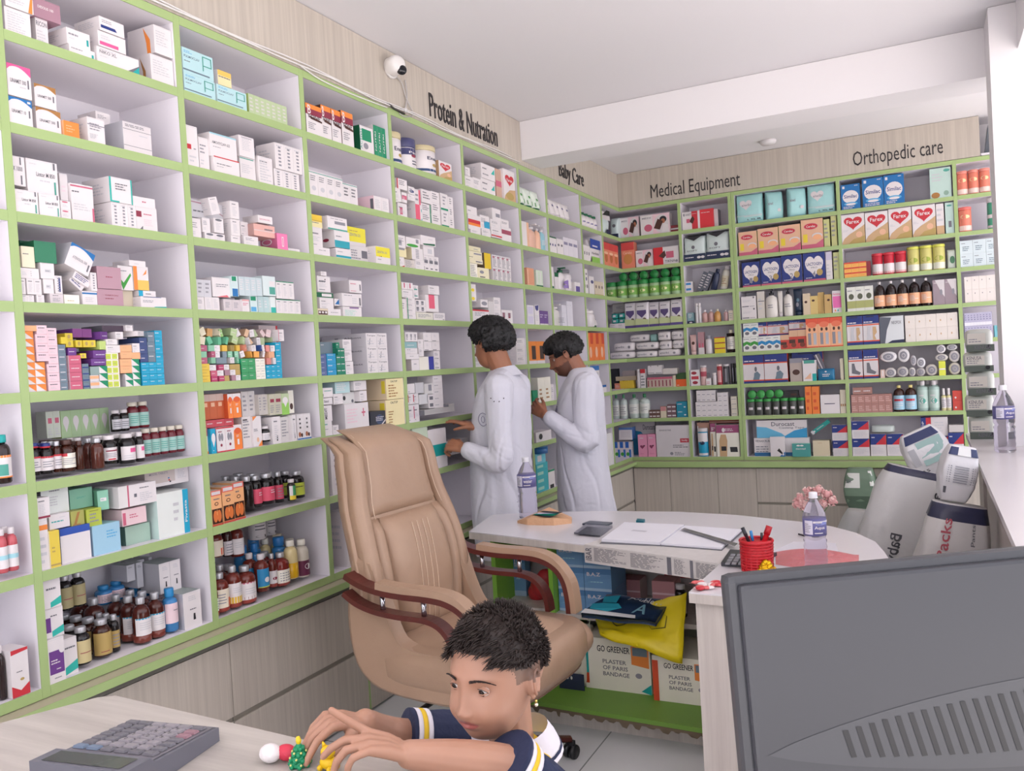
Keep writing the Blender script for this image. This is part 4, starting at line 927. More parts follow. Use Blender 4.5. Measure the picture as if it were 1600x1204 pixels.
b 240 405 470 n=2 d=.06 o=.01 | white box with red lung print | R 0 .94 1 1 red;E .35 .6 .14 .16 g;E .62 .6 .14 .16 g;E .5 .28 .12 .06 maroon;L .2 .78 .8 .88 1 maroon;s=rose;R 0 0 1 .05 red
b 125 395 405 y=475 n=3 d=.1 o=.03 | red carton top behind | c=c04a55;t=d8707a;L .2 .4 .8 .7 1 w2
b 400 480 395 d=.07 o=.02 | orange arched box, lower | @orb
b 485 570 370 d=.1 o=.03 | white side carton with print | c=ddd6d4;L .1 .3 .9 .9 6 g;R .1 .88 .6 .92 k
b 580 665 365 d=.09 o=.02 | white carton with orange corners | P orange 0,1 .5,1 0,.85;P orange .5,0 1,0 1,.2;L .1 .5 .8 .6 2 dg;E .5 .22 .14 .08 peach
o 690 760 460 y=605 k=1 | small dark bottle between boxes | lab=w;c=dk;cap=w2;cr=.7;nk=.5
b 765 845 370 d=.08 o=.01 | white carton with bottle print, left | P k .45,.1 .6,.1 .58,.3 .48,.3;@sl
b 845 920 370 d=.09 o=.03 | grey-white carton with lines | c=d9d4d2;L .1 .2 .9 .9 6 g
b 920 990 355 d=.08 o=.01 | white carton with bottle print, right | P k .45,.1 .6,.1 .58,.3 .48,.3;@sl
b 995 1125 345 n=2 d=.07 o=.02 | white carton with figures and blue foot | R 0 0 1 .05 blue;E .35 .2 .18 .1 skin;E .65 .17 .14 .08 choc;L .35 .4 .6 .9 3 k
b 105 310 160 y=400 n=3 d=.1 o=.04 | dark orange carton | c=c0603a;s=b5583a;R 0 .72 1 1 c9b0a6;R .2 .5 .7 .66 peach
b 315 470 155 y=395 n=2 d=.08 o=.02 | orange arched box, upper | @orb
b 475 600 130 y=370 n=2 d=.07 o=.05 | grey-white slanted box | c=d0cac8;L .2 .2 .8 .9 4 g
b 610 720 160 y=355 n=2 d=.09 o=.03 | grey carton with lines | c=c3bcb6;L .2 .2 .8 .9 5 g
b 725 850 155 y=355 n=2 d=.08 o=.02 | grey-green box with maroon square | c=c0bca8;R .15 .6 .85 .76 maroon;L .1 .1 .9 .5 4 g
b 850 920 150 y=350 d=.07 o=.02 | green box with white drop | c=8fc35a;R 0 .55 1 1 b9c9a0;E .5 .68 .36 .16 w;P w .2,.62 .8,.62 .5,.35
b 915 965 120 y=335 d=.07 o=.07 | cream box behind green box | c=ivory;E .5 .3 .3 .14 choc
> L27 b1
b 170 295 1070 d=.1 o=.002 | orange lung-print carton, left | @lung
b 300 410 1030 d=.1 o=.008 | orange lung-print carton, middle | @lung
b 400 505 990 d=.1 o=.012 | orange lung-print carton, right | @lung
o 525 620 935 y=1260 k=3 o=.04 | dark bottle behind lung cartons | c=dk;cap=silver;cr=.6;nk=.5
o 600 700 930 y=1230 k=3 o=.04 | dark bottle with pink label, left | lab=d8506a;c=dk;cap=silver;cr=.62;nk=.5;L .4 .5 .9 .8 2 w
o 705 825 910 y=1200 k=3 o=.03 | dark bottle with pink label, centre | lab=d8506a;c=dk;cap=silver;cr=.62;nk=.5;L .4 .5 .9 .8 2 w
o 820 890 890 y=1180 k=2 o=.05 | dark bottle with pink label, right | lab=d8506a;c=dk;cap=silver;cr=.62;nk=.5
o 870 1005 975 y=1180 n=2 k=1 o=.015 | small bottle with green and yellow label | lab=3f9a62;c=2a2020;cap=w2;cr=.75;nk=.6;lv=.05,.7;R 0 0 1 .3 yellow;R 0 .3 .3 1 w
o 1000 1095 885 y=1140 k=2 o=.03 | dark bottle with lime label | lab=c3d24a;c=dk;cap=silver;cr=.62;nk=.5;L .1 .6 .6 .8 1 k
> L28 b2
o 215 268 800 y=1110 k=3 o=.01 | red syrup bottle at left edge | lab=e6f0e0;c=6a2a22;liq=9a4038;cap=silver;lv=.16,.55
o 270 400 715 y=1080 k=3 o=.01 | red syrup bottle, cream and orange label | lab=e8dcc8;c=6a2a22;liq=9a4038;cap=silver;lv=.12,.6;R .6 .0 1 .5 orr;L .1 .2 .5 .8 4 g
o 395 510 645 y=1035 k=3 o=.015 | red syrup bottle, white and yellow label | lab=w;c=6a2a22;liq=9a4038;cap=silver;lv=.12,.6;R 0 0 1 .32 e2b83c;L .2 .5 .8 .8 3 lg
o 510 655 650 y=1000 k=3 o=.015 | red syrup bottle, plain white label | lab=w;c=6a2a22;liq=9a4038;cap=silver;lv=.12,.58;R 0 .94 1 1 rose;L .2 .3 .8 .7 3 lg
o 665 765 530 y=880 k=2 o=.03 | red bottle with blue leaf label | lab=2a86b8;c=6a2a22;cap=w2;lv=.12,.62;E .5 .4 .16 .14 w;R 0 0 1 .05 lime
o 765 830 520 y=835 k=2 o=.045 | slim red syrup bottle | lab=w;c=6a2a22;liq=9a4038;cap=silver;lv=.12,.5;E .4 .4 .2 .12 maroon
o 840 970 525 y=835 k=2 o=.03 | wide red syrup bottle | lab=ivory;c=7a2a26;liq=9a4038;cap=silver;lv=.1,.5
o 545 925 455 y=800 n=4 k=1 o=.11 | blue-capped bottle in third rank | c=3a7fb8;cap=2a76b8;cr=.8;nk=.6;ch=.25
o 930 1055 410 y=775 k=2 o=.03 | cream and yellow plastic bottle | c=e2cf9a;liq=e2b020;lq=.42;cap=ivory;cr=.6;nk=.45
o 1050 1140 390 y=742 k=2 o=.04 | plastic bottle with plum label | c=d8cfc0;lab=6a2a4a;cap=ivory;cr=.6;nk=.45;lv=.05,.45;E .5 .6 .2 .2 w
o 640 910 395 y=700 n=3 k=1 o=.17 | cream-capped bottle at the back | c=d8cfa0;cap=cream;cr=.7;nk=.55;ch=.25
o 215 335 260 y=560 k=1 o=.08 | syrup bottle with orange square label, upper | lab=e8dcc8;c=6a2a22;cap=silver;lv=.05,.6;R .5 .05 1 .5 orr
o 335 410 250 y=545 k=1 o=.1 | slim dark bottle, upper | lab=w2;c=3a1a1a;cap=silver;lv=.05,.5
o 412 540 240 y=560 k=1 o=.08 | red syrup bottle, upper | lab=w;c=6a2a22;cap=silver;lv=.08,.55;L .1 .4 .6 .8 3 lg;E .75 .4 .08 .08 rose
c 600 720 150 y=410 o=.18 d=.05 | white tub with dark ellipse, left | c=w;cap=w;E .5 .12 .4 .07 dk;L .1 .4 .9 .9 3 dg
c 735 820 130 y=395 o=.2 d=.05 | white tub with dark ellipse, right | c=w;cap=w;E .5 .12 .4 .07 dk;L .1 .4 .9 .9 3 dg
'''
PRE['aq'] = 'c=b5d8dc;s=cfe6e8;T .05 .62 .5 .1 slate PULMOCLAV;L .05 .8 .4 .92 2 sky;L .05 .45 .35 .52 1 dg;R 0 .1 .86 .16 slate;R .64 .5 .94 .54 tealg;R .64 .3 .67 .9 tealg;R .64 .86 .94 .9 tealg;R .91 .5 .94 .9 tealg'
PRE['orb'] = 'c=f0843c;s=c9552e;R 0 .86 1 1 w;E .5 .76 .4 .12 e06030;P w 0,.86 0,.7 .1,.8 .3,.86;P w 1,.86 1,.7 .9,.8 .7,.86;R .4 .2 .62 .42 w;L .3 .5 .7 .6 2 w'
PRE['lung'] = 'c=f0b27e;s=d9a06a;t=d8c8b8;R 0 .85 1 1 e06a5a;R .1 .88 .9 .97 w2;L .25 .72 .8 .8 1 dg;E .5 .62 .18 .05 choc;E .5 .62 .12 .03 f0b27e;R .05 .06 .95 .48 3a1a10;E .34 .27 .2 .17 d8743a;E .68 .27 .2 .17 d8743a;R .47 .3 .53 .46 e8a060;R 0 0 1 .05 c04a3a'
STOCK = '\n'.join(l for l in STOCK.split('\n') if '| x |' not in l)
STOCK2 = '''
> L31 c3
b 120 275 180 y=500 d=.1 o=.004 | orange and maroon nutrition carton, first | @btone
b 270 365 200 y=560 d=.1 o=.008 | orange and maroon nutrition carton, second | @btone
b 368 460 240 y=580 d=.1 o=.008 | orange and maroon nutrition carton, third | @btone
b 465 578 255 y=620 d=.1 o=.004 | orange and maroon nutrition carton, fourth | @btone
b 640 770 395 d=.12 o=.01 | white book box with green window | R .15 .45 .85 .9 green;Y .0 .1 .14 .8 tealg ACTIVIT;E .4 .25 .18 .12 g;s=dgreen
b 775 900 395 n=3 d=.13 o=.02 | green upright book box | c=green;s=w;Y .3 .2 .3 .6 w NUTRI
> L32 c3
b 150 475 830 n=4 d=.09 o=.006 | slim white carton with leaf print | R 0 .93 1 .96 tealg;L .15 .6 .85 .85 3 dg;E .5 .3 .25 .1 lg
b 475 615 950 n=2 d=.09 o=.03 | short white carton with slate edge | R 0 .93 1 .96 tealg;L .15 .4 .85 .85 3 dg
b 770 915 1075 d=.14 o=.01 n=2 | white carton with dark bar | L .2 .2 .9 .8 5 lg;s=lpink;sR .85 .1 .98 .8 dg
> L33 c4
b 110 215 265 y=460 d=.1 | white carton under yellow | @nm
b 105 210 145 y=268 d=.1 | small yellow-topped carton | c=e8dca8;R 0 .45 1 1 e2c03c;L .05 .3 .95 .45 1 dg;R 0 .5 1 .55 gold
b 120 285 455 d=.12 | low white carton | T .35 .6 .4 .12 dg Sita_50;L .1 .1 .9 .2 1 lg
b 330 475 300 y=465 d=.12 o=.01 | white carton with teal block, upper | R 0 0 1 .42 2aa0b0;L .1 .6 .7 .75 1 g;sE .6 .45 .14 .1 maroon
b 342 488 470 d=.12 o=.01 | white carton with teal block, lower | R 0 .08 1 .3 2aa0b0;L .1 .6 .7 .75 1 g
b 262 452 160 y=298 d=.12 o=.01 | white carton with dark plate | R .35 .45 .9 .68 g;R 0 0 1 .12 tealg;L .15 .8 .9 .9 1 g
b 470 655 440 d=.12 o=.05 | pale carton with black square | c=d6d0d0;R .65 .3 .95 .75 dg;L .1 .2 .6 .8 4 g
b 455 630 262 y=440 d=.1 o=.06 | yellow and white carton, back | c=w2;R 0 .2 1 1 e8dc3c;T .1 .5 .6 .16 g ZENTIN_DS;L .1 .75 .8 .85 1 gold
b 668 866 440 d=.12 o=.004 | yellow and white carton, front | R 0 .4 1 .96 e8dc3c;T .08 .6 .7 .13 g ZENTIN_DS;E .25 .42 .03 .03 orange;E .35 .42 .03 .03 k;L .1 .2 .5 .3 1 g
> L34 c4
b 165 265 1055 d=.1 | small carton with brown bottle photos | c=e0d0b8;R .05 .1 .95 .7 choc;R .1 .3 .3 .6 w2;R .4 .3 .6 .6 w2;R .7 .3 .9 .6 w2
b 265 390 1058 d=.1 | white low carton | L .2 .4 .8 .6 1 g
b 185 320 950 y=1055 d=.11 | white carton on low boxes | @nm
b 155 315 895 y=950 d=.11 | green-banded flat carton | c=w;R 0 .05 1 .95 dgreen;R .3 .25 .9 .75 w;s=dgreen
b 165 290 740 y=893 d=.11 | white carton on the green band | L .1 .6 .7 .7 1 dg;E .6 .8 .05 .04 k;L .1 .1 .9 .2 1 dg;@nm
b 195 250 698 y=740 d=.06 | tiny white box on top | @nm
b 410 590 1035 d=.12 | white carton with purple bar | L .1 .1 .9 .7 5 mint;R .35 .82 .85 .98 8a6a98
b 402 592 905 y=1032 d=.12 | white carton, second in stack | R .86 .1 .94 .7 dg;L .1 .8 .7 .9 1 g;L .5 .2 .8 .7 3 lg
b 470 590 780 y=902 d=.13 | pale carton with rose print, top | R .82 .2 .92 .7 dg;L .1 .65 .8 .8 1 rose;L .1 .1 .7 .2 1 rose;s=c9c2c6
b 325 400 960 y=1030 d=.1 o=.03 | blue wedge-marked carton | c=w;P blue .1,.2 .95,.95 .95,.2
> L35 c5
b 135 190 440 d=.1 o=.01 m=4 | blue-grey box at the left edge | c=5a6a98;L .1 .4 .8 .6 1 lil
b 120 245 325 y=440 d=.1 o=.04 | dark slate carton | c=6f7f8a;L .1 .7 .5 .85 1 w2
b 195 280 415 n=1 m=4 d=.1 | cyan box with white lettering | c=2a96c4;L .1 .5 .9 .8 1 w
b 285 365 385 m=4 n=2 d=.1 | green box with white print | c=1f7f62;L .1 .5 .9 .8 1 w
b 265 305 330 y=385 d=.08 o=.02 | green box on top of column | c=1f7f62;L .1 .5 .9 .8 1 w
b 368 440 510 d=.12 o=.01 | white carton beside green boxes | @nm
b 345 425 300 y=508 m=2 d=.12 o=.02 | white carton stacked beside green boxes | @ln
b 575 770 240 m=3 d=.26 n=2 o=.01 | white carton with handwriting-like lettering | T .08 .72 .8 .16 dg Torqee;P dg .35,.6 .4,.62 .3,.1 .24,.12;L .1 .12 .9 .5 2 lg;sT .5 .62 .4 .14 dg Abbott;sR .3 .6 .38 .76 g;s=cfcbd0
> L36 c5
b 150 240 1075 d=.1 o=.01 | white box at bottom left | L .1 .7 .6 .9 1 tealg;L .1 .4 .6 .5 1 g
b 245 300 1110 d=.1 o=.01 | small white box beside it | @ln
b 160 240 925 y=1078 d=.1 o=.01 | white carton with black plate | R .15 .1 .4 .9 w2;Y .12 .15 .3 .7 k MEDIT
b 150 240 855 y=918 d=.1 o=.01 | flat white carton with name | T .1 .3 .5 .4 dg Xenol
b 145 245 760 y=850 d=.1 o=.01 | flat white carton above | R .0 .1 .1 .4 dg;L .2 .6 .9 .8 1 tealg
b 250 340 815 y=915 d=.1 o=.02 | white carton in second stack | @nm
b 265 405 705 y=812 d=.1 o=.03 | pale aqua glossy carton | c=b9d6d8;L .1 .2 .9 .9 4 w
b 340 450 800 y=910 d=.1 o=.05 | grey-white carton with black ring | c=dcdad8;E .1 .5 .12 .2 k;E .8 .2 .1 .15 dg
b 450 565 790 y=890 d=.1 o=.02 | white carton with scribble | @nm
b 440 560 680 y=785 d=.1 o=.02 | white carton above scribble | @ln
b 365 590 905 d=.16 o=.01 | white carton with red cross | R .76 .5 .8 .8 rose;R .7 .62 .86 .68 rose;L .08 .3 .6 .85 5 lpink;s=d2cdd0
b 600 745 985 d=.1 o=.01 | black carton with white emblem | c=2a2c38;E .6 .5 .25 .3 3a4a6a;L .35 .4 .9 .7 3 w2;P w2 .6,.0 1,.4 1,.5 .5,0
b 750 925 875 d=.14 o=.004 | large cream carton, lower | c=efe0ae;T .25 .85 .4 .09 k CALTOP;L .12 .1 .4 .6 5 brown;s=e6cfae;sR .75 .3 .95 .9 e2cc3c
b 750 915 660 y=870 d=.14 o=.004 | large cream carton, upper | c=efe0ae;T .25 .82 .4 .09 k CALTOP;L .12 .1 .7 .75 5 brown;s=e6cfae;sR .8 .3 .95 .9 e2cc3c
> L37 px
b 520 560 660 d=.12 | white carton beside the chair back | @ln
o 560 640 700 n=4 k=1 | dark bottle behind the chair | c=dk;cap=silver;lab=w2
> L38 px
b 545 560 800 d=.1 | white and red carton beside chair | @nm
o 570 700 740 n=6 k=1 o=.02 | red-capped dark bottle behind the chair | c=choc;cap=red;lab=w2
> L41 c3
c 945 1080 440 d=.12 o=.01 | large white tin with gold lid, left | c=w;cap=cdbf98;ch=.2;T .3 .5 .6 .18 navy Ensure;E .55 .32 .1 .08 gold;P navy 0,.05 1,.1 1,.25 0,.15;R 0 .02 1 .14 2a4470
c 1085 1215 505 d=.12 o=.01 | white tin with navy lid | c=w;cap=4a4a72;ch=.3;T .3 .72 .6 .12 w Pedia;R 0 .65 1 1 3a3a68;E .5 .6 .12 .08 maroon;L .4 .1 .8 .4 2 navy
c 1220 1385 575 d=.12 o=.01 | large white tin with gold lid, right | c=w;cap=cdbf98;ch=.18;T .3 .58 .6 .16 navy Ensure;E .55 .34 .1 .08 gold;R 0 .02 1 .14 2a4470
b 1395 1520 735 d=.1 o=.01 | tan carton with red heart print | @far
> L42 c3
b 1000 1090 1140 d=.1 o=.02 | white box with pink square | R .2 .2 .5 .7 rose;@nm
b 970 1035 1000 y=1140 r=-8 d=.07 | leaning white box | @nm
b 990 1090 905 y=1040 d=.08 o=.01 | white carton with red edge on top | c=w;R 0 0 .1 1 red;L .2 .4 .9 .9 3 dg
b 1030 1085 1040 y=1140 d=.08 | white box with red middle | R 0 .3 1 .7 rose;@nm
b 1095 1160 1060 y=1120 d=.08 | white box on pink one | @nm
b 1100 1158 985 y=1060 d=.08 | white box with dark blue oval | E .5 .4 .4 .2 3a4478;@nm
b 1160 1225 1010 y=1300 d=.09 | tall pink-edged carton | c=w;R 0 0 .8 .5 e2607a;R .7 .5 1 1 e2607a;L .1 .6 .6 .9 2 g
b 1225 1320 1010 y=1140 d=.1 | white carton with script, upper left | L .15 .3 .85 .9 3 dg
b 1220 1320 1145 d=.1 m=2 | white and green edged carton with script | R .9 0 1 1 green;R 0 0 .06 .3 teal;L .15 .3 .8 .9 3 dg
b 1325 1410 1030 m=3 d=.1 | white carton with script, second column | L .15 .3 .85 .9 3 dg
b 1420 1490 1050 m=2 d=.1 | white carton with green bar | R 0 .0 1 .12 green;L .3 .3 .8 .9 3 g
b 1490 1540 1085 m=3 d=.09 | slim white carton at right | L .3 .3 .8 .9 3 dg
> L43 c4
b 935 1000 555 d=.1 | white carton with red foot | P red .3,0 1,0 1,.2;@nm
b 935 1020 470 y=555 d=.1 | cream carton with grey top | c=e8ddb0;R 0 .8 .8 1 g
b 935 1010 345 y=468 d=.1 | white carton with grey square | R .1 .2 .5 .6 g;@ln
b 1015 1150 365 y=460 d=.1 | white carton with green oval | E .45 .2 .42 .16 grn;R .7 .5 .9 .9 g
b 1150 1300 345 y=440 d=.12 o=.004 | long white carton with green stripe | P dgreen .1,.15 .95,.3 .95,.1 .2,.02;L .5 .6 .9 .8 1 lg
b 1070 1180 460 y=580 d=.1 | white cream-sided carton | s=e0d4b0;@ver
b 1000 1095 580 d=.1 o=.02 | carton of printed stripes | c=d2c9c2;L .1 .05 .9 .95 8 g
b 1098 1190 580 d=.1 | white square carton | @ln
b 1195 1330 650 n=3 d=.09 | small white box at the foot | R .2 .4 .7 .7 dg
b 1185 1330 540 y=650 n=3 d=.09 | small white box with dark plate | R .1 .3 .8 .6 dg;@ln
b 1180 1285 440 y=540 d=.09 | white carton with grey panel | R .4 .2 .8 .7 lg
> L44 c4
b 970 1020 960 d=.1 o=.02 | pale box at left of the pile | @ln
b 1020 1110 950 d=.1 m=4 | white box with green left edge | R 0 0 .1 1 green;@ln
b 1115 1275 1090 d=.1 | wide pale carton with text | c=ddd8cc;L .1 .3 .9 .8 3 g
b 1280 1390 1095 d=.1 | white carton with small text | L .1 .3 .9 .8 3 g;E .85 .12 .08 .06 g
b 1110 1205 970 m=2 y=1088 n=2 d=.09 | small white box in the middle | R .1 .2 .6 .8 dg;@nm
b 1205 1330 920 y=1088 d=.1 | white carton with pink panel | R .25 .2 .7 1 e0607a;R .0 .0 1 .08 w2
b 1230 1335 830 y=918 d=.1 | white carton on the pink panel | @nm
b 975 1080 870 y=948 d=.09 | white flat carton | @nm
b 970 1080 800 y=868 n=2 d=.09 | white box with red side | s=red;R .4 .2 .6 .9 rose
b 1085 1135 830 m=2 y=968 d=.08 | white slim carton | R .2 .3 .8 .5 tealg;@ln
> L45 c5
b 925 1040 380 y=440 d=.1 | white box below aqua | @nm
b 920 1035 325 y=385 d=.1 | aqua-grey flat carton | c=8fb5b8;L .2 .4 .8 .6 1 w
b 930 1055 440 y=490 d=.1 | white flat carton | L .3 .5 .7 .7 1 g
b 985 1060 490 d=.1 | white carton with plate | L .3 .5 .7 .7 1 g;s=c2b9b4
b 1060 1150 465 d=.1 o=.02 | plain cream-white carton | c=ivory
b 1155 1195 462 d=.1 | royal blue carton | c=3a3f98
b 1200 1255 410 m=2 d=.1 | slim white carton at right | L .1 .1 .9 .3 1 dg;@ln
b 1100 1250 235 y=408 m=2 n=2 d=.1 | white square carton in upper stack | L .1 .0 .9 .2 1 dg;L .3 .5 .7 .8 2 lg
b 925 1040 230 y=322 n=3 d=.1 | white upright carton | Y .3 .2 .3 .6 g FER;@ln
b 1045 1100 300 y=462 m=2 d=.1 o=.01 | pale carton in second column | @ln
> L46 c5
b 955 1060 920 n=2 d=.1 | white carton in lowest row | R .0 .2 .15 .9 rose;@nm
b 950 1050 815 y=915 n=2 d=.1 | white carton with red edge | R .0 .2 .15 .9 red;@nm
b 1055 1140 820 y=915 d=.1 | pale grey carton with band | c=d6d4d6;R .9 .1 .95 .9 dg
b 1145 1200 820 y=950 m=2 d=.1 | white carton with dark photo square | R .2 .2 .8 .7 dg
b 1200 1285 625 y=950 m=5 d=.1 | white flat carton in tall column | L .1 .4 .8 .6 1 g
b 945 1015 720 y=812 d=.1 | white carton in upper layer | L .1 .1 .4 .3 1 g
b 1020 1100 710 y=812 d=.1 | grey-sided carton in upper layer | c=cac8cb
b 1105 1195 720 y=818 d=.1 o=.02 | pale carton leaning | R .5 .3 .9 .9 g;c=d6d2d0
b 1075 1390 945 y=1020 m=6 d=.14 o=-.02 | grey blister strip stack | c=b9b5b4;s=dg
> L47 px
b 648 672 665 d=.1 | pale green carton under the hand | c=cfdcc4
b 672 700 672 d=.1 | teal and white carton | c=w;R 0 .3 1 .6 teal
b 700 732 690 m=3 y=712 d=.1 | flat white box beside coat | @nm
> L51 c6
b 165 240 440 n=1 d=.1 m=1 | small white carton with edge print | @nm
b 165 210 360 y=440 d=.1 | small white carton above | @nm
b 235 315 455 d=.1 | white carton beside the big ones | @ln
b 315 450 460 d=.15 | large white carton with teal corner, lower | P tq .7,.35 .95,.75 .95,.35;L .1 .6 .6 .8 1 dg;L .1 .2 .6 .4 1 g
b 315 448 320 y=460 d=.15 | large white carton with teal corner, upper | P tq .7,.45 .95,.85 .95,.45;L .1 .6 .6 .8 1 dg;L .1 .2 .6 .4 1 g
b 458 512 375 d=.08 o=.02 | rose and tan carton edge | c=c9a592;R 0 .4 1 .6 rose
b 520 640 370 d=.1 o=.004 | tan carton with red heart, large | c=w;P tan .0,.0 1,0 1,.4 .5,.35 .1,.15;H .52 .68 .38 .2 red;T .28 .62 .5 .1 w Farex;E .5 .15 .35 .12 gold
> L52 c6
b 215 310 945 d=.1 | white flat carton, lower left | @ln
b 195 310 800 y=945 d=.11 | white carton with red and orange bands | R 0 .45 1 .68 red;R 0 .28 1 .45 orange
b 180 275 722 y=800 d=.1 | white carton on the banded one | L .1 .3 .4 .6 1 g
b 320 405 940 d=.1 | white carton under teal | @ln
b 305 395 810 y=940 d=.1 | white carton with teal block | R .4 .1 1 .6 2a9ac0;@ln
b 410 510 925 y=1020 d=.1 | white carton with red foot, left | R 0 .1 1 .25 red;@nm
b 505 600 920 d=.1 | white carton with maroon band | R 0 .5 1 .8 a04a60
b 400 500 850 y=925 d=.1 | white carton in the middle layer | @ln
b 500 575 850 y=930 d=.1 | white carton with dark title | L .1 .4 .9 .7 2 dg
b 420 515 745 y=860 d=.12 | white carton with slate title, top | R .4 .3 .9 .6 g
> L53 c7
b 100 180 200 d=.1 o=.02 | cream slim carton at left | c=ivory;L .1 .1 .9 .9 7 g
b 175 300 245 d=.11 | cream carton with black print | c=e8dfc0;E .3 .6 .2 .15 g;R .1 .1 .6 .2 dg;L .2 .1 .6 .2 1 k
b 85 235 150 y=240 d=.1 | cream carton with black boxes, middle | c=e8dfc0;R .5 .3 .95 .6 g;L .5 .3 .9 .6 1 k
b 80 225 70 y=150 d=.1 | cream carton with black boxes, top | c=e8dfc0;R .4 .6 .95 .8 g;L .05 .15 .5 .3 1 k
b 85 210 20 y=70 d=.1 o=.03 | cream flat carton on top | c=e2dab8;L .4 .3 .8 .6 1 g
b 258 325 95 d=.12 | yellow upright carton | c=e2c22c;s=6a5a4a
b 340 530 115 m=2 n=4 d=.1 | white upright carton with barred print | R .1 .75 .5 .9 rose;@grid
> L54 c7
b 130 300 685 d=.1 | white and red carton behind the hair | R 0 .88 1 1 red;@ln
b 210 285 580 y=665 d=.09 | white carton with grey oval above | E .5 .5 .4 .25 g
b 355 425 560 d=.1 m=2 | tall white carton above the hair | @ln
b 290 355 600 d=.1 | pale carton above the hair | c=d6d0d0
b 430 545 690 n=2 d=.1 | white box with maroon mark | R .2 .4 .6 .8 maroon;@ln
b 110 165 420 y=600 m=2 d=.08 | small white box with yellow dot | E .4 .3 .3 .2 yellow
> L55 px
b 740 760 520 d=.1 o=.02 m=3 | white carton beside the dark hair | @ln
b 808 828 528 m=3 d=.1 | pale box right of the hair | @ln
> L61 c6
t 680 900 520 n=3 | white aloe tube with green foot | c=dfe8dc;cap=dgreen;R .1 .05 .9 .3 grn;E .5 .5 .15 .08 grn
t 690 905 540 n=4 o=.09 | green and white aloe tube behind | c=dfe8dc;cap=dgreen;R .1 .05 .9 .25 grn
> L62 c6
b 700 770 870 d=.08 | pale slim carton with copper edge | c=e0d8d8;R .7 0 1 1 peach
s 770 850 890 d=.05 | peach pump bottle, left | c=e2b4a0;cap=w2
s 840 890 905 d=.05 | peach pump bottle, right | c=e8b89c;cap=w2
s 885 940 920 d=.05 | aqua pump bottle | c=8fc0cc;cap=w2;L .1 .3 .9 .7 4 w
> L63 c7
b 695 770 250 d=.08 | copper-coloured box | c=d99a7c;R .1 .1 .2 .9 e8bfa4;R 0 0 1 .06 peach
b 790 860 275 n=2 d=.06 | pale green leaf carton | c=cfdcc8;R 0 0 1 .1 dgreen;R .2 .2 .4 .9 w
> L64 c7
b 700 770 640 y=850 m=2 d=.1 | clear-fronted white carton | c=dcd8de;R .1 .1 .85 .85 lil
b 778 825 640 d=.08 | white carton with navy shield | P 3a3a78 .1,.95 .9,1 .8,.75 .5,.7 .2,.78;L .1 .2 .8 .5 3 lg
b 828 915 700 n=2 d=.08 | purple carton with grey foot | c=6a4a8a;R 0 0 1 .1 w2;L .1 .5 .9 .8 2 lil
> L65 px
b 827 852 533 n=2 d=.1 | orange carton with dark portrait | c=e2843c;R .4 .2 .9 .8 3a2a28;R 0 0 1 .14 w2;s=d8742c
> L66 px
b 842 862 590 n=2 d=.1 | white and beige skin care carton | c=ivory;L .2 .1 .8 .6 3 brown
b 833 841 610 d=.1 | green carton at left | c=green
b 862 874 600 d=.1 o=.02 | pale carton near the coat | @ln
> L67 px
b 838 862 676 d=.1 | white flat carton with black dot | E .3 .5 .12 .3 k
> L68 px
c 838 852 693 y=710 d=.05 | blue tub on the stack | c=2a6aa8;cap=2a6aa8
b 837 853 710 y=726 d=.08 | aqua and white box on top | c=6fc0d0;R .2 .2 .6 .8 w
b 840 858 724 m=4 d=.08 | turquoise box in the stack | c=3fb0b8;R .1 .3 .6 .7 mint
b 858 868 735 d=.08 | white box with green lid | R 0 .9 1 1 green;R .2 0 .8 .2 k
> L71 c6
t 935 1165 640 n=5 | white tube with green cap up top | c=w;cap=w2;E .5 .6 .2 .08 4a4a7a
> L72 c6
b 955 1025 1010 n=3 d=.06 | white carton with green top | R 0 .92 1 1 dgreen;E .5 .5 .25 .08 4a4a7a
b 1030 1090 1035 n=2 d=.06 | white slim face wash carton | E .5 .6 .3 .08 dg
b 1092 1225 1020 n=3 d=.07 | lilac-white carton | c=ded8e0;R .1 .6 .9 .75 8a84a0
> L73 c7
b 950 975 240 d=.06 | slim white carton | R .2 .02 .9 .12 dgreen
b 985 1025 300 d=.06 o=.03 | white carton with green top | R 0 .75 1 1 dgreen
s 1030 1115 240 d=.06 | white lotion bottle with green pump | c=w;cap=dgreen;E .5 .5 .3 .2 8a70b0;R .2 .05 .8 .3 8a70b0
o 1120 1185 262 o=.01 | white lotion bottle with grey cap | c=w2;cw=1;cap=dg;cr=.8;nk=.6;lab=w;ro=.3;E .5 .8 .3 .12 8a70b0
b 1190 1250 400 d=.07 | white and purple carton | R .2 .05 .9 .6 6a5a9a
> L74 c7
s 975 1060 630 d=.06 | clear bottle with white pump | c=dcd8d4;cap=w;L .2 .1 .8 .6 4 g
b 1062 1110 640 n=2 d=.1 | lilac-white upright carton | c=dcd8e2;L .4 .2 .6 .8 2 lg
b 1115 1175 600 n=2 d=.1 | taller white upright carton | c=dcd8e2;L .2 .8 .8 .9 1 lg
> L81 c6
o 1255 1400 785 n=4 o=.02 d=.05 | white bottle with green cap | c=w2;cw=1;ro=.3;cap=dgreen;cr=.8;nk=.6;lab=w;R .2 .4 .8 .6 7a76a0
> L82 c6
b 1280 1340 1095 n=3 d=.05 | small white tube carton | R .3 .4 .7 .6 dg
p 1345 1440 1035 d=.08 | blue and green pouch | c=w;R 0 .6 1 1 2a4aa0;R .1 0 .9 .25 8fc35a;L .2 .65 .8 .8 1 w;T .1 .35 .7 .1 dg Horlicks
> L83 c7
b 1280 1330 260 n=2 d=.07 | white carton with spot prints | E .4 .6 .3 .08 5a5680;E .6 .3 .3 .08 dg;E .4 .8 .3 .05 dg
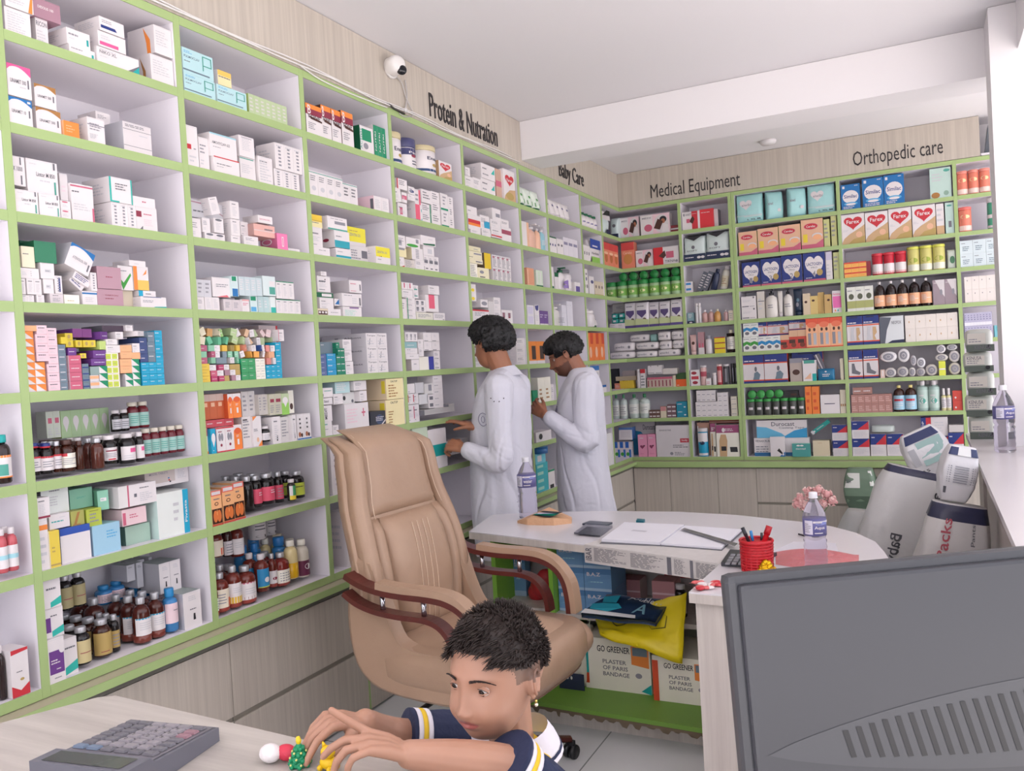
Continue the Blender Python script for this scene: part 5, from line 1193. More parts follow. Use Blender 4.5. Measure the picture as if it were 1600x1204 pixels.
b 1345 1395 340 d=.07 | white carton with round spot | E .6 .7 .3 .1 5a5680
b 1400 1495 390 n=3 d=.07 | beige carton with dark roundel | c=d6c8b4;E .5 .6 .25 .12 7a6a6a;R 0 0 1 .06 gold
> L84 c7
o 1315 1375 700 d=.05 | white bottle with silver cap | c=w2;cw=1;ro=.3;cap=w;cr=.9;nk=.8
t 1390 1460 735 | white tube with green cap | c=w;cap=dgreen;R .2 .5 .8 .65 dg
b 1340 1385 675 d=.04 o=.08 | slim white carton behind | @nm
> L85 c7
b 1330 1505 930 n=3 d=.1 | orange family-pack carton | c=e2783c;R .5 .6 1 1 c9482c;E .5 .3 .2 .2 e8b89c
> L86 px
b 921 937 572 y=590 d=.12 | blue and white glove box, upper | R 0 .6 1 1 2a6ab0;R .55 .1 .9 .4 gy;s=w
b 938 948 602 d=.12 | blue and white glove box, lower | R 0 .7 1 1 2a6ab0;s=w
> L88 px
b 935 962 695 m=3 n=1 d=.1 | white cotton packet | c=dfdcdc
b 940 962 680 y=697 d=.1 | white cotton packet on top | c=dfdcdc
> L91 e1
p 80 160 170 d=.1 o=.02 | white and navy nappy pack at corner | c=cfdede;R .5 0 1 .22 navy;R 0 .6 1 .9 w2;P k .0,.75 .6,1 1,1 1,.8
> B11 e1
p 160 245 270 d=.12 o=-.02 | white and navy nappy pack nearer corner | c=cfdede;R 0 0 1 .22 navy;E .5 .6 .2 .08 dg
b 250 465 280 d=.1 o=.05 | white heating pad box with portrait, left | @heat
b 478 785 250 d=.1 o=.03 | white heating pad box with portrait, right | @heat
b 790 870 350 d=.1 o=.06 | dark red carton end | c=8a3038;R 0 .4 1 .6 w2
> L92 e1
b 95 265 515 n=3 d=.08 o=.01 | red and orange porridge carton | c=e0866a;R 0 .7 1 1 d04a48;E .5 .35 .3 .2 b86a3c;E .5 .55 .4 .06 f0c0a0
> B12 e1
b 280 415 535 d=.09 o=.004 | red and orange porridge carton, wide | c=e0866a;R 0 .7 1 1 d04a48;E .5 .35 .35 .2 c98a4c;T .15 .55 .7 .1 f0c8a8 Cerelac
b 428 610 615 d=.1 o=.02 | white heating pad box with portrait | @heat
b 612 880 585 d=.1 o=.01 | upside-down red and white heating pad box | c=w2;R 0 0 .38 1 d02a34;P choc .2,.5 .45,.8 .5,.5 .4,.35;R .5 .35 .8 .72 rose;T .45 .1 .4 .14 dg TIKNA;E .9 .15 .05 .07 g
> B13 e1
c 115 905 950 n=7 d=.07 o=.01 | green-lidded clear jar | c=a8c89a;cap=2a8a44;ch=.25;R 0 .2 1 .8 7ab04a;E .5 .5 .2 .12 e8e8b0
J 235 905 830 y=945 n=6 d=.09 o=.01 | jar lying with green lid forward | c=a8c89a;cap=1f7f3c
> B14 e2
p 325 450 95 d=.06 o=.02 | narrow white and purple nappy pouch | @nap
p 430 585 90 d=.07 o=.004 | wide white and purple nappy pouch, first | @nap
p 585 700 85 d=.07 o=.02 | wide white and purple nappy pouch, second | @nap
p 700 820 75 d=.07 o=.01 | wide white and purple nappy pouch, third | @nap
p 822 955 55 d=.07 o=.004 | wide white and purple nappy pouch, fourth | @nap
b 160 330 320 m=1 n=2 d=.07 o=.01 | white flat soap box | @nm
y 175 325 210 y=325 n=2 m=2 d=.07 o=.03 | teal soap packet | c=2aa098;R .3 .3 .7 .7 w2
b 190 325 100 y=200 d=.06 o=.1 | grey carton behind soaps | c=a9a5a2;L .3 .4 .9 .7 3 dg
> B15 e2
y 150 430 630 n=1 d=.08 o=.0 | aqua wipes pack, bottom left | c=b9d2cc;@wip
y 435 670 620 d=.08 o=.0 | white wipes pack, bottom middle | c=e2e2de;@wip
y 672 925 600 d=.08 | white wipes pack, bottom right | c=e2e2de;@wip
y 195 430 530 y=625 d=.08 | white wipes pack, middle left | c=e2e2de;@wip
y 432 690 525 y=605 d=.08 | white wipes pack, middle centre | c=e2e2de;@wip
y 692 975 505 y=600 n=2 d=.08 | aqua wipes pack, middle right | c=a9c8c0;@wip
y 675 975 405 y=505 n=2 d=.08 | aqua wipes pack with folded end, top | c=a9c8c0;@wip
y 370 590 440 y=520 d=.08 o=.04 | leaning white wipes pack, top | c=dfe0da;@wip
y 592 672 430 y=515 d=.08 o=.04 | teal folded wipes pack | c=8fb8b4
> B16 e3
b 205 265 260 d=.05 | salmon small box | c=d98a72;L .2 .3 .8 .7 2 w2
b 265 410 235 n=4 d=.06 o=.01 r=-6 | yellow slanting strip | c=d8b83c
b 215 430 190 y=235 n=6 d=.05 o=.06 | beige upright comb-like box | c=c2b49c;s=brown
b 170 245 108 d=.05 o=.12 | black box at the back | c=2a2a34
b 285 420 130 y=200 d=.06 o=.12 | grey-pink box at the back | c=b5a8a8
o 435 475 110 d=.03 | white spray can | c=w2;cw=1;ro=.3;cap=w;cr=.8;nk=.7
b 478 530 110 d=.05 | white box with red cap block | R 0 .78 1 1 red;L .1 .1 .9 .7 4 dg
b 545 810 200 n=7 d=.06 o=.01 | clear tube with pink tip | c=c9b4a8;R 0 .8 1 1 c9627c;R .2 .1 .5 .7 maroon
b 550 700 75 y=165 n=2 d=.06 o=.02 | white box with two dark marks | R .4 .85 .5 1 dg;R .1 .1 .9 .16 dg
b 705 860 105 y=165 n=2 d=.06 o=.02 | plain white box beside marks | c=d9d2cc
b 815 845 175 d=.06 | beige slim box | c=beige
b 845 965 218 d=.06 | orange flat carton | c=e8642c;L .1 .1 .4 .3 1 w
b 850 955 150 y=218 n=3 d=.06 o=.02 | dark green bottle box | c=3a5a34
> B17 e3
o 180 335 380 n=2 d=.06 o=.0 | clear bottle with green ribbed cap | c=c4cfca;lab=d9dad4;cap=3a8a5a;ro=.1;nk=.2;cr=.3
o 350 570 375 n=2 d=.07 | clear bottle with green cap, larger | c=c4cfca;lab=e0e0da;cap=2a7a4a;ro=.1;nk=.2;cr=.3;lv=.2,.6;L .2 .2 .8 .7 4 g
b 560 680 540 n=3 m=2 d=.06 | dark flat sachet box | c=6a4a44;R .1 .3 .9 .6 w2
b 685 745 500 d=.05 | pale box with rose top | c=beige;R 0 .6 1 1 c98a8a
b 755 850 480 n=2 m=3 d=.06 o=.02 | plum and grey small box | c=7a5a62;R .1 .3 .9 .6 w2
b 855 970 450 m=2 d=.08 | small teal two-tier carton | c=1f86a0;L .1 .6 .6 .8 1 w;E .75 .3 .1 .08 w
> B18 e3
b 250 390 720 y=850 d=.1 o=.0 | blue and white glove box | R 0 .8 1 1 5a7fb8;R .15 .2 .85 .7 w2;s=4a74b4
b 205 380 870 n=3 d=.07 o=-.01 | blue and white packet with green leaves | c=w2;R 0 .6 .6 1 2a64b8;R .6 0 1 .5 3a74c0;E .4 .2 .3 .12 grn
b 390 640 660 d=.05 o=.16 | big blue and white cast carton behind | c=dcd6d6;P 2a86b4 0,.0 1,.0 1,.1 .7,.45 .4,.7 0,.75;T .5 .75 .5 .16 dg Durocast
b 455 550 795 d=.07 | pink carton with heart drawing, left | @pinkh
b 555 640 790 d=.07 | pink carton with heart drawing, right | @pinkh
b 645 1000 700 d=.16 | large grey-white carton with red plate | c=d6cfd2;R .72 .45 .98 .58 c03a4a;T .76 .48 .18 .07 w Sodiy;T .1 .82 .36 .05 dg SENSODYNE;L .5 .28 .98 .4 2 dg;L .54 .04 .85 .16 3 dg;E .45 .1 .05 .05 g
> B21 e1
b 912 1095 215 d=.12 | red and white heating pad box | @kit
b 1095 1240 185 d=.12 o=.03 | red flank of a heating pad box | c=d8323c;L .1 .8 .9 .86 1 w
b 1240 1290 180 d=.1 o=.06 | white and grey carton edge | c=w2;s=g
> B22 e1
p 930 1155 470 d=.12 | white and navy belted nappy pack, left | @pants
p 1160 1405 425 d=.12 | white and navy belted nappy pack, right | @pants
> B23 e1
b 945 1020 940 d=.07 m=2 | white box with blue plate | R .1 .4 .8 .8 3a86c4
o 1195 1265 810 r=16 d=.05 o=.01 | navy bottle leaning right | c=26304e;cap=1f2640;nk=.5;cr=.6;ro=.3
o 1280 1360 775 r=12 d=.06 o=.01 | cream bottle leaning right | c=ivory;cw=1;cap=w2;nk=.6;cr=.7;ro=.3;lab=cream;L .2 .2 .8 .8 4 brown
b 1060 1170 840 r=24 n=2 d=.05 o=.02 | slanted black and silver packet | c=5a5e6a;L .1 .1 .9 .9 6 w2
> B24 e2
b 1005 1075 200 d=.06 | blue-grey box with black foot | c=7fa0a8;R 0 0 1 .25 navy;E .5 .1 .25 .06 w2;L .2 .5 .8 .9 3 w2
o 1090 1155 95 n=2 d=.03 | slim silver-capped vial | c=d8d4d6;cw=1;cap=w;nk=.7;cr=.8;ro=.3
o 1160 1290 170 n=2 d=.04 o=.02 | pink perfume-like bottle | c=c9a09a;cap=w2;nk=.3;ro=.1
o 1290 1365 160 d=.05 | round amber bottle with pale cap | c=cf9a5c;cap=cream;nk=.25;sh=.5;ro=.1
o 1395 1445 165 d=.04 | pink bottle beside carton | c=c4a0a0;cap=w2;nk=.4;ro=.1
b 1455 1520 175 d=.06 | cream carton at right edge | c=ddd0bc;L .1 .2 .8 .8 3 g
> B25 e2
t 1035 1105 440 d=.05 | rose tube with dark roundel | c=d6b0ac;cap=e0c2bc;E .5 .5 .3 .1 choc
b 1125 1190 410 n=2 d=.05 | tall mauve-pink carton | c=b58a90;R 0 0 1 .3 w2;R .2 .3 .8 .5 rose
o 1195 1275 450 d=.05 | white bottle with grey cap | c=w2;cw=1;cap=g;nk=.6;cr=.7;ro=.3;E .8 .6 .2 .1 dk
b 1300 1420 465 m=3 d=.08 | yellow carton with red edge | c=e2cc2c;s=w2;R 0 .8 1 1 a83a3c
o 1430 1530 385 d=.06 | brown bottle with cream cap | c=2a1a18;lab=e0dcd2;cap=cream;nk=.35;sh=.85;cr=.45;lv=.15,.7;L .1 .2 .9 .8 4 g
> B26 e3
b 1000 1095 120 d=.07 | white carton with red roundels | E .4 .8 .3 .1 9a2a3c;R .1 .4 .9 .6 c03a4a;E .5 .2 .3 .1 9a2a3c
c 1100 1165 75 d=.05 o=.02 | pink and white canister | c=d8b4b0;cap=w2;ch=.1;R 0 .5 1 .8 b04a5a
b 1125 1215 210 d=.05 | small white carton in front | L .1 .2 .9 .6 2 rose
o 1225 1270 150 d=.03 | white slim bottle | c=w2;cw=1;cap=w;nk=.7;cr=.9;ro=.3
c 1275 1330 60 d=.04 | red canister with white lid | c=a8343e;cap=e0c8c4;ch=.1;R .2 .1 .8 .8 d8a0a0
c 1340 1405 60 d=.05 | clear and black canister | c=3a3a3e;cap=w2;ch=.1;R .3 .1 .6 .9 g
c 1420 1490 50 n=2 d=.04 | black glossy canister | c=1c1a1e;cap=2a282c;ch=.1;R .6 .1 .8 .9 g
> B27 e3
b 1055 1285 455 m=3 n=4 d=.07 | white cube box with grey line, lower block | R .2 .2 .8 .32 g;@sq
b 1060 1260 335 y=450 m=2 n=4 d=.07 o=.015 | white cube box with grey line, upper block | R .2 .2 .8 .32 g;@sq
b 1285 1395 355 m=5 n=2 d=.07 | white cube box in the tall column | R .2 .2 .8 .32 g;@sq
b 1425 1490 395 m=4 d=.07 | cream box in the end column | c=ddd4c4;L .1 .3 .9 .6 1 g
> B28 e3
c 1075 1180 730 d=.07 | cyan and white feminine care canister | c=1f9ac0;cap=w2;ch=.12;R 0 .0 1 .1 w2;R 0 .6 1 1 w;E .5 .55 .2 .08 navy
b 1080 1210 670 d=.05 o=.09 | salmon carton behind canister | c=cfa08c;R 0 .5 .1 .9 w
b 1215 1270 680 d=.05 o=.03 | brace carton seen behind | @brace
b 1275 1515 695 d=.07 | beige brace carton with torso photos | @brace
b 1070 1515 645 y=680 d=.1 o=.1 | long red carton on top at the back | c=a8483c;R 0 .3 1 .5 e0c0b4
> B31 e4
p 70 330 285 d=.1 o=.0 | aqua nappy pack, first | @aiw
p 332 520 255 d=.12 o=.0 q=20 | aqua nappy pack turned sideways, second | c=a5d6d6;T .05 .5 .3 .1 g aiwi;E .7 .3 .1 .06 w2
p 530 750 220 d=.12 o=.0 q=20 | aqua nappy pack turned sideways, third | c=a5d6d6;T .05 .5 .3 .1 g aiwi;E .7 .3 .1 .06 w2
p 765 1045 170 d=.1 | large aqua nappy pack, fourth | @aiw
> B32 e4
b 95 280 655 d=.07 | peach cereal carton, first | @cer
b 285 490 620 d=.07 | peach cereal carton, second | @cer
b 495 710 590 d=.07 | peach cereal carton, third | @cer
b 715 935 535 d=.07 | peach cereal carton, fourth | @cer
b 940 998 525 d=.12 | lime-beige carton side, left | c=c9c98a;L .1 .3 .8 .9 4 g
b 1012 1068 490 d=.14 | lime-beige carton side, right | c=c9c98a;L .1 .3 .8 .9 4 g
> B33 e4
b 130 310 955 d=.07 o=.02 | navy formula carton with white heart, first | @lac;T .4 .16 .16 .2 g 1
b 315 515 920 d=.07 | navy formula carton with white heart, second | @lac;T .4 .16 .16 .2 g 3
b 520 725 890 d=.07 | navy formula carton with white heart, third | @lac;T .4 .16 .16 .2 g 2
b 735 955 865 d=.07 | navy formula carton with white heart, fourth | @lac;T .4 .16 .16 .2 g 4
b 960 1022 845 d=.1 | lilac and white carton side | c=w;R 0 .7 1 1 lil;L .1 .1 .8 .6 4 lg
b 1035 1095 850 d=.1 | green-beige carton side | c=c4c88c;L .1 .3 .8 .9 4 g
> B34 e5
b 155 340 190 m=2 d=.08 | white flat carton with dark feet | R .05 .08 .5 .16 dg;R .55 .1 .9 .14 g;L .1 .5 .7 .7 2 lg;R .8 .8 .9 .95 dg
b 355 445 125 d=.08 o=.02 | pale carton with thin line | c=d8d0c8;R .1 .62 1 .65 dg;L .2 .3 .8 .8 3 lg
s 445 610 90 d=.07 | white pump lotion bottle with black nozzle | c=e2dcd6;cap=k;L .3 .5 .7 .8 2 g
t 612 672 120 d=.04 o=.02 | white tube leaning on bottle | c=e2dcd6;cap=w2
s 675 795 85 d=.06 | slim white bottle with dark cap | c=e2dcd6;cap=k;L .2 .5 .8 .8 2 g
t 805 918 92 d=.05 | navy tube with silver swirl | c=1c2c44;cap=1c2c44;E .4 .3 .2 .1 g;E .5 .5 .2 .08 5a7a8a
b 925 1015 150 d=.06 | beige slim carton | c=dcc8ac;E .4 .6 .2 .06 choc
b 1015 1110 180 d=.06 | gold glossy carton | c=d8bc78;E .4 .75 .2 .06 choc;s=c9a868
b 1112 1185 135 d=.06 o=.03 | gold carton behind | c=cfae6c
b 1190 1280 160 d=.06 o=.01 | tan gold carton | c=c9a66a;E .6 .7 .2 .06 choc
b 1290 1415 115 d=.06 | white and pink carton | c=w;R .05 .22 1 .75 e870b0;E .3 .1 .07 .05 orange;E .6 .1 .07 .05 teal;T .1 .8 .8 .1 pink femina
> B35 e5
b 175 360 695 n=2 d=.07 | white and green foot-care box | @ft
b 362 640 685 n=3 d=.07 | white box with teal swoosh | @fb
b 175 360 515 y=693 n=2 d=.07 | white and blue box, upper | @fb
b 362 470 500 y=680 d=.07 o=.03 | navy support carton, small | @supp
b 472 740 480 y=680 d=.06 o=.05 | navy support carton, middle | @supp
b 742 965 460 y=610 d=.06 o=.04 | navy support carton, right | @supp
b 642 970 600 n=3 d=.07 | red and tan carton with photo | c=c9483c;R 0 .65 1 1 dab090;R 0 .3 .7 .5 choc;E .5 .2 .3 .12 7a3a2a
b 965 1425 430 n=3 d=.06 o=.004 | peach adult-care carton with figures | c=f0b48c;R 0 .8 1 1 e0583c;E .5 .78 .4 .1 e87858;E .3 .62 .1 .06 choc;E .7 .62 .1 .06 choc;R .15 .1 .4 .5 g;R .6 .1 .85 .5 gy;R 0 0 1 .04 e0583c
> B36 e5
b 180 440 920 d=.08 | arm sling carton with navy top, left | @sling
b 442 735 890 d=.08 | arm sling carton with navy top, right | @sling
b 760 915 960 d=.06 o=.01 | brown and grey glossy carton | c=b8a8a0;E .5 .4 .3 .12 choc;R 0 .8 1 1 g
b 790 1180 860 d=.05 o=.07 | navy support carton behind | @supp
b 920 1090 985 d=.06 o=.0 | white and teal carton | R .1 .85 .9 1 tealg;R .7 0 1 .35 teal;P peach .1,.1 .6,.1 .6,.4;s=w
p 1100 1315 1090 d=.06 o=-.01 | teal-blue pouch | c=1f6f98;E .5 .75 .06 .06 w;L .3 .3 .9 .6 2 w
b 1195 1270 890 r=-22 d=.02 o=.05 | slanting silver packet | c=6a6670;R .3 0 .5 1 w2
b 1390 1430 960 d=.05 | cream slim carton at right | c=ddd4bc
> B37 f6
c 195 845 380 n=7 d=.06 | dark jar with green lid | c=4a4c48;cap=3a9a4a;ch=.17;R .3 .4 .7 .6 w2
J 200 595 280 y=375 n=4 d=.08 | jar lying, green lid facing out | c=4a4c48;cap=3f9a4c
b 600 760 285 y=375 d=.07 o=.03 | black carton on the jars | c=2a282a;R .5 .3 .9 .6 choc
b 845 915 240 d=.08 | orange upright carton, left | c=f0843c;L .2 .1 .8 .9 3 orr
b 920 1000 240 d=.08 | orange upright carton, right | c=f0843c;L .2 .1 .8 .9 3 orr
b 1010 1225 330 d=.1 | white carton with dark slot line | R .2 .5 .75 .54 navy;t=dg
b 1230 1295 275 n=3 d=.08 | cream slim carton | c=d6ccb8;R .2 .3 .8 .4 brown
> B38 f6
b 275 895 810 d=.05 o=.03 | wide white carton with blue foot | R 0 0 1 .17 blue;R 0 .0 1 .2 2a6a9c;T .03 .78 .26 .12 dg HEXASCRUB;L .03 .2 .3 .6 3 g
b 300 865 615 y=808 d=.06 o=.03 | wide carton with blue waves reading across | R 0 0 1 .1 5ab0d8;P 6ab8dc 0,.0 0,.65 .2,.6 .5,.25 .6,0;P 3a9acc .5,.0 .75,.4 1,.55 1,0;T .3 .66 .46 .24 dg Durocast;T .45 .48 .5 .14 g Casting_Tape;t=5a3a4a
b 455 620 795 d=.02 o=-.01 | white leaflet box with bird mark | P blue .6,0 1,0 1,.25;P dk .45,.3 .6,.42 .9,.1 .8,.1;R .8 .06 .92 .16 w
b 695 895 870 d=.05 o=-.03 | teal carton with white lettering | c=4a9a94;t=mint;T .2 .55 .55 .12 w dental;E .35 .85 .1 .06 w;E .55 .85 .1 .06 w
b 925 1115 835 d=.08 o=.02 | plain tan carton | c=dccdb0;t=beige;L .3 .8 .7 .88 1 tan
b 1145 1325 665 m=2 d=.1 o=.01 | white carton with navy and red top | @pop
b 900 1140 730 y=775 r=-36 d=.07 o=.0 | slanting teal carton on others | c=1f9088;T .3 .4 .4 .3 w dentafree;E .15 .5 .06 .2 w;R 0 0 .12 1 lg
> B41 f7
b 80 240 265 d=.07 | small blue formula carton | @sim
b 258 435 215 d=.07 | blue formula carton, middle | @sim
b 437 608 185 d=.07 | blue formula carton, right | @sim
b 820 1000 130 d=.07 | mint carton with almond print | c=bcd4cc;E .8 .9 .15 .05 tealg;L .1 .55 .7 .85 3 lg;E .25 .1 .2 .1 brown;E .75 .15 .12 .08 8aa898
> B42 f7
b 85 280 515 d=.07 | cereal carton with red heart, first | @far
b 282 475 495 d=.07 | cereal carton with red heart, second | @far
b 478 670 465 d=.07 | cereal carton with red heart, third | @far
b 675 870 440 d=.07 | cereal carton with red heart, fourth | @far
b 875 940 420 d=.1 | white and tan carton side | R 0 0 1 .28 tan;L .1 .4 .9 .9 3 lg
b 950 1022 410 d=.1 | mint carton side with barcode | c=bcd4cc;R .35 .2 .7 .4 dg;E .5 .9 .3 .03 tealg
> B43 f7
b 105 290 910 m=3 n=3 d=.05 | orange and yellow small box | c=f0b45c;R 0 .7 1 1 d8503c;L .2 .3 .8 .5 1 orange
b 290 325 895 n=2 d=.07 | maroon slim carton | c=8a2a34
c 335 625 835 n=3 d=.06 | red waisted protein jar | c=c42a3c;cap=d03a48;ch=.12;waist=.92;R 0 0 1 .2 e0a0a0
c 630 950 780 n=3 d=.06 | yellow-lidded nutrition jar | c=cfc878;cap=d2d45c;ch=.1;R 0 0 1 .3 e0e0d0;E .5 .5 .3 .12 9aa83c
p 965 1035 800 d=.06 | green and white leaf pouch | c=cfd8cc;E .6 .45 .3 .2 4a7a5a
> B44 f8
b 130 350 155 n=3 d=.06 | white and olive herbal carton | c=e2e2da;R 0 .12 1 .42 a9ac6c;E .5 .6 .3 .12 5a5c4a;L .1 .8 .8 .9 1 g
o 355 840 110 n=5 d=.06 | brown bottle with orange or white label | c=241616;lab=e8b08a;cap=w;nk=.2;sh=.55;cr=.26;ch=.1;lv=.1,.5;L .1 .3 .8 .8 4 w;ro=.1
b 845 1045 95 n=2 d=.06 | grey and white knee-care carton | c=9a8a92;P w2 .2,1 1,1 1,.3 .7,.5;E .7 .5 .12 .12 g;L .1 .85 .9 .92 1 w2
> B45 f8
b 130 262 400 d=.07 | navy wrist support carton, left | @supp
b 264 400 390 d=.07 | navy wrist support carton, right | @supp
b 402 605 400 d=.07 | grey and white knee brace carton | c=dadde0;P 5a5e6a 0,1 .5,.95 .3,.5 .2,0 0,0;T .5 .7 .4 .12 dg NEOFOX;P navy .3,.0 1,0 1,.12 .5,.1
b 615 1055 390 m=2 n=5 d=.09 | cream cotton bandage roll packet | c=e6ddd6;E .4 .5 .06 .08 tan
> B46 f8
b 145 262 685 d=.07 | navy ankle support carton, left | @foot
b 268 392 675 d=.07 | navy ankle support carton, right | @foot
k 440 540 825 n=1 d=.08 | grey bandage roll, first in front | c=c9c4c2
k 542 640 815 d=.08 | grey bandage roll, second in front | c=c4bfbd
k 640 700 820 d=.08 | grey bandage roll, third in front | c=cdc8c6
k 702 780 825 d=.08 | grey bandage roll, fourth in front | c=b9b3b2
k 782 885 795 d=.08 | large pale roll beside yellow label | c=cdc6c0
b 893 950 770 d=.05 o=.0 | bright yellow and white slip box | c=d8dc4c;R 0 .4 1 .5 w
k 975 1085 780 d=.08 | large pale roll at the right | c=cdc6bc
k 400 545 690 y=780 d=.09 | wrapped white roll on top, first | c=dedadc
k 548 650 665 y=780 d=.09 | wrapped white roll on top, second | c=dedadc
k 655 705 720 y=810 d=.09 | small wrapped roll | c=c4bfc4
k 707 795 740 y=825 d=.09 | wrapped white roll near the centre | c=e2e0e4
k 860 970 710 y=790 d=.09 | wrapped roll above yellow label | c=d2ccc6
k 975 1070 680 y=780 d=.09 | wrapped roll at upper right | c=d2cccb
k 870 950 620 y=705 d=.09 | wrapped white roll, topmost left | c=dedadc
k 955 1050 610 y=690 d=.09 | wrapped roll, topmost right | c=c9c8c6
b 405 490 840 d=.05 o=.0 | small white box with peach edge | R .4 .2 .7 .9 w;c=dcc0b4
> B47 g1
b 165 505 250 n=6 m=2 d=.06 | pink-brown small box | c=b08078;L .1 .2 .9 .8 3 dcb8b0
b 175 335 190 y=245 n=2 d=.06 | pink-brown box on top | c=a87a70;L .1 .3 .9 .7 1 w2
o 515 712 172 n=2 d=.06 | brown bottle with blue label | c=3a1f1a;lab=9fc8dc;cap=e8d48a;nk=.3;sh=.65;cr=.36;ch=.1;lv=.08,.62;R .1 .6 .8 .75 c03a4a;L .1 .1 .9 .5 3 w
o 715 905 135 n=2 d=.07 | pale green antiseptic bottle | c=a8c0b8;lab=b8ccc4;cap=w2;nk=.4;sh=.75;cr=.45;ro=.15;lv=.1,.7;L .2 .2 .8 .8 3 w;E .5 .4 .2 .15 tealg
o 690 912 125 n=3 d=.05 o=.1 | pale bottle in the back row | c=b5c4be;cap=w2;nk=.4;ro=.15
o 915 1000 195 n=2 d=.03 | small clear bottle with white nozzle | c=d6cf9a;cap=w;nk=.5;cr=.55;ch=.3;lab=w2
b 1010 1092 215 m=2 d=.06 | red cube carton | c=c9483c;E .3 .3 .1 .1 w2;s=a83a30
> B48 g1
b 175 318 470 m=2 d=.12 | white carton with navy and red lid band, left | @pop
b 325 458 575 d=.12 | white carton with navy and red lid band, single | @pop
b 462 600 575 d=.12 o=.02 | white carton with navy and red lid band, partly hidden | @pop
y 325 525 505 y=568 d=.12 o=.02 | clear bag of white cotton | c=c4ccc8
b 835 975 590 d=.12 o=.02 n=1 | white carton with navy and red top, right | @pop
b 745 830 440 y=590 d=.12 o=.02 | navy and red carton standing on end | c=dblue;P red .5,1 1,1 1,.2 .5,.5;Y .1 .3 .2 .5 w POP
b 830 970 435 y=590 d=.12 o=.02 | white ridged carton on top | c=w2;L .2 .2 .9 .8 4 lg
b 975 1105 565 d=.12 o=.0 | red carton with pale flap above | @pop
b 975 1100 500 y=560 d=.1 o=.0 | grey-white carton on the red one | c=c9c2c0
> B51 f7
c 1042 1325 150 n=3 d=.06 | salmon tin with cream crown | c=e0806a;cap=e08a7c;ch=.12;R 0 0 1 .25 ecd2c8;E .5 .7 .3 .1 e8d0a0
> B52 f7
c 1055 1170 450 d=.06 | salmon tin with cream crown, alone | c=e0806a;cap=e07068;ch=.12;R 0 0 1 .25 ecd2c8;E .5 .7 .3 .1 e8d0a0
c 1300 1400 370 d=.07 | green and white canister | c=4a9a7c;cap=w2;ch=.15;R 0 .4 1 .55 w;R 0 0 1 .1 w2
> B53 f7
b 1068 1400 730 m=2 n=3 d=.1 | pale blue-white glove carton | c=d2dee2;L .1 .75 .6 .85 1 dg;L .2 .2 .9 .6 3 slate
> B54 f8
b 1110 1420 68 m=2 n=5 d=.08 | cream-white gauze packet | c=e6ddd8;E .4 .7 .06 .05 dg
> B55 f8
b 1110 1340 370 m=2 n=9 d=.08 | white and violet narrow syringe box | c=b8b4cc;R 0 0 1 .25 e2e0e8;L .2 .4 .8 .9 3 6a6890
b 1355 1425 470 d=.08 | cyan glass-like carton | c=7ac0cc;R .3 .5 .7 .9 teal
'''
PRE['nap'] = 'c=e2dce0;P 5a4a7a .15,.55 .15,.68 .85,.68 .85,.55 .5,.38;L .2 .8 .8 .9 1 g;R .0 0 1 .1 5a4a8a;E .7 .3 .14 .08 6a5a4a;P c3cc9a 0,.1 1,.1 1,.3 0,.36'
PRE['pants'] = 'c=d2dedc;R 0 0 1 .28 1f2c4c;L .05 .12 .6 .2 1 w2;E .7 .14 .09 .05 w2;E .88 .14 .09 .05 w2;T .15 .38 .5 .06 dg SOFT;E .45 .55 .08 .07 dg;R 0 .32 1 .33 w;P k .1,.95 .9,.98 .5,.8'
PRE['pinkh'] = 'c=e69ab8;s=d888a8;H .45 .45 .24 .1 8a3a5a;E .7 .5 .06 .03 k;L .2 .8 .7 .9 1 w;L .2 .1 .8 .2 1 d888a8'
PRE['sq'] = 'R .15 .6 .85 .66 lg'
PRE['ft'] = 'c=e6e6e2;P grn 0,.35 0,.6 .5,.7 1,.6 1,.35 .5,.5;E .5 .25 .3 .12 dg;L .1 .8 .9 .92 1 g'
PRE['fb'] = 'c=e6e6e2;P 2a86c0 0,.35 0,.6 .5,.7 1,.6 1,.35 .5,.5;E .5 .25 .3 .12 dg;L .1 .8 .9 .92 1 g'
STOCK += STOCK2

# ------------------------------------------------------------------ furniture and things on the floor and counters
def ray(px, py): return (CF+CR*((px-800)/FPX)-CU*((py-602)/FPX))
def hit(px, py, ax, v):
    d = ray(px, py); return CAMP+d*((v-CAMP[ax])/d[ax])
def atd(px, py, d): return CAMP+ray(px, py)*d
def world_part(mb, name, parent): o = mb.obj(name, parent); o.location = -parent.location; return o
DZ = .76
# desk with round end, open shelves to the front and a short return
desk = thing('office_desk', 'pale laminate L-shaped desk with rounded end and green lower shelf', 'desk', (1.2, 3.4, 0))
DTOP = mat('dedadf', .22, nv=.02, ns=3); DG = mat('6f9a3a', .5, nv=.1, ns=4)
far = [hit(x, y, 2, DZ) for x, y in ((1382, 862), (1368, 846), (1338, 832), (1300, 822), (1255, 815), (1215, 811), (1150, 804), (1060, 799), (940, 798), (830, 800), (768, 804))]
top = [(.37, 3.33), (1.04, 3.165), (1.60, 2.975), (1.585, 2.595), (2.10, 2.56), (2.16, 2.9), (2.15, 3.15)]+[(p.x, p.y) for p in far]
m = MB(); m.prism(top, DZ-.004, DZ, DTOP); m.prism(top, DZ-.034, DZ-.0042, LAMD); world_part(m, 'desktop', desk)
def dpart(name, a, b, mt, ch=0):
    m = MB(); m.box(a, b, mt, ch=ch); return world_part(m, name, desk)
dpart('end_panel', (1.60, 2.615, .0), (2.08, 2.635, DZ-.035), LAMD)
dpart('side_panel', (1.60, 2.636, .0), (1.622, 3.42, DZ-.035), LAMD)
dpart('side_panel', (.44, 3.40, .0), (.462, 3.70, DZ-.035), mat('7fb53e', .5))
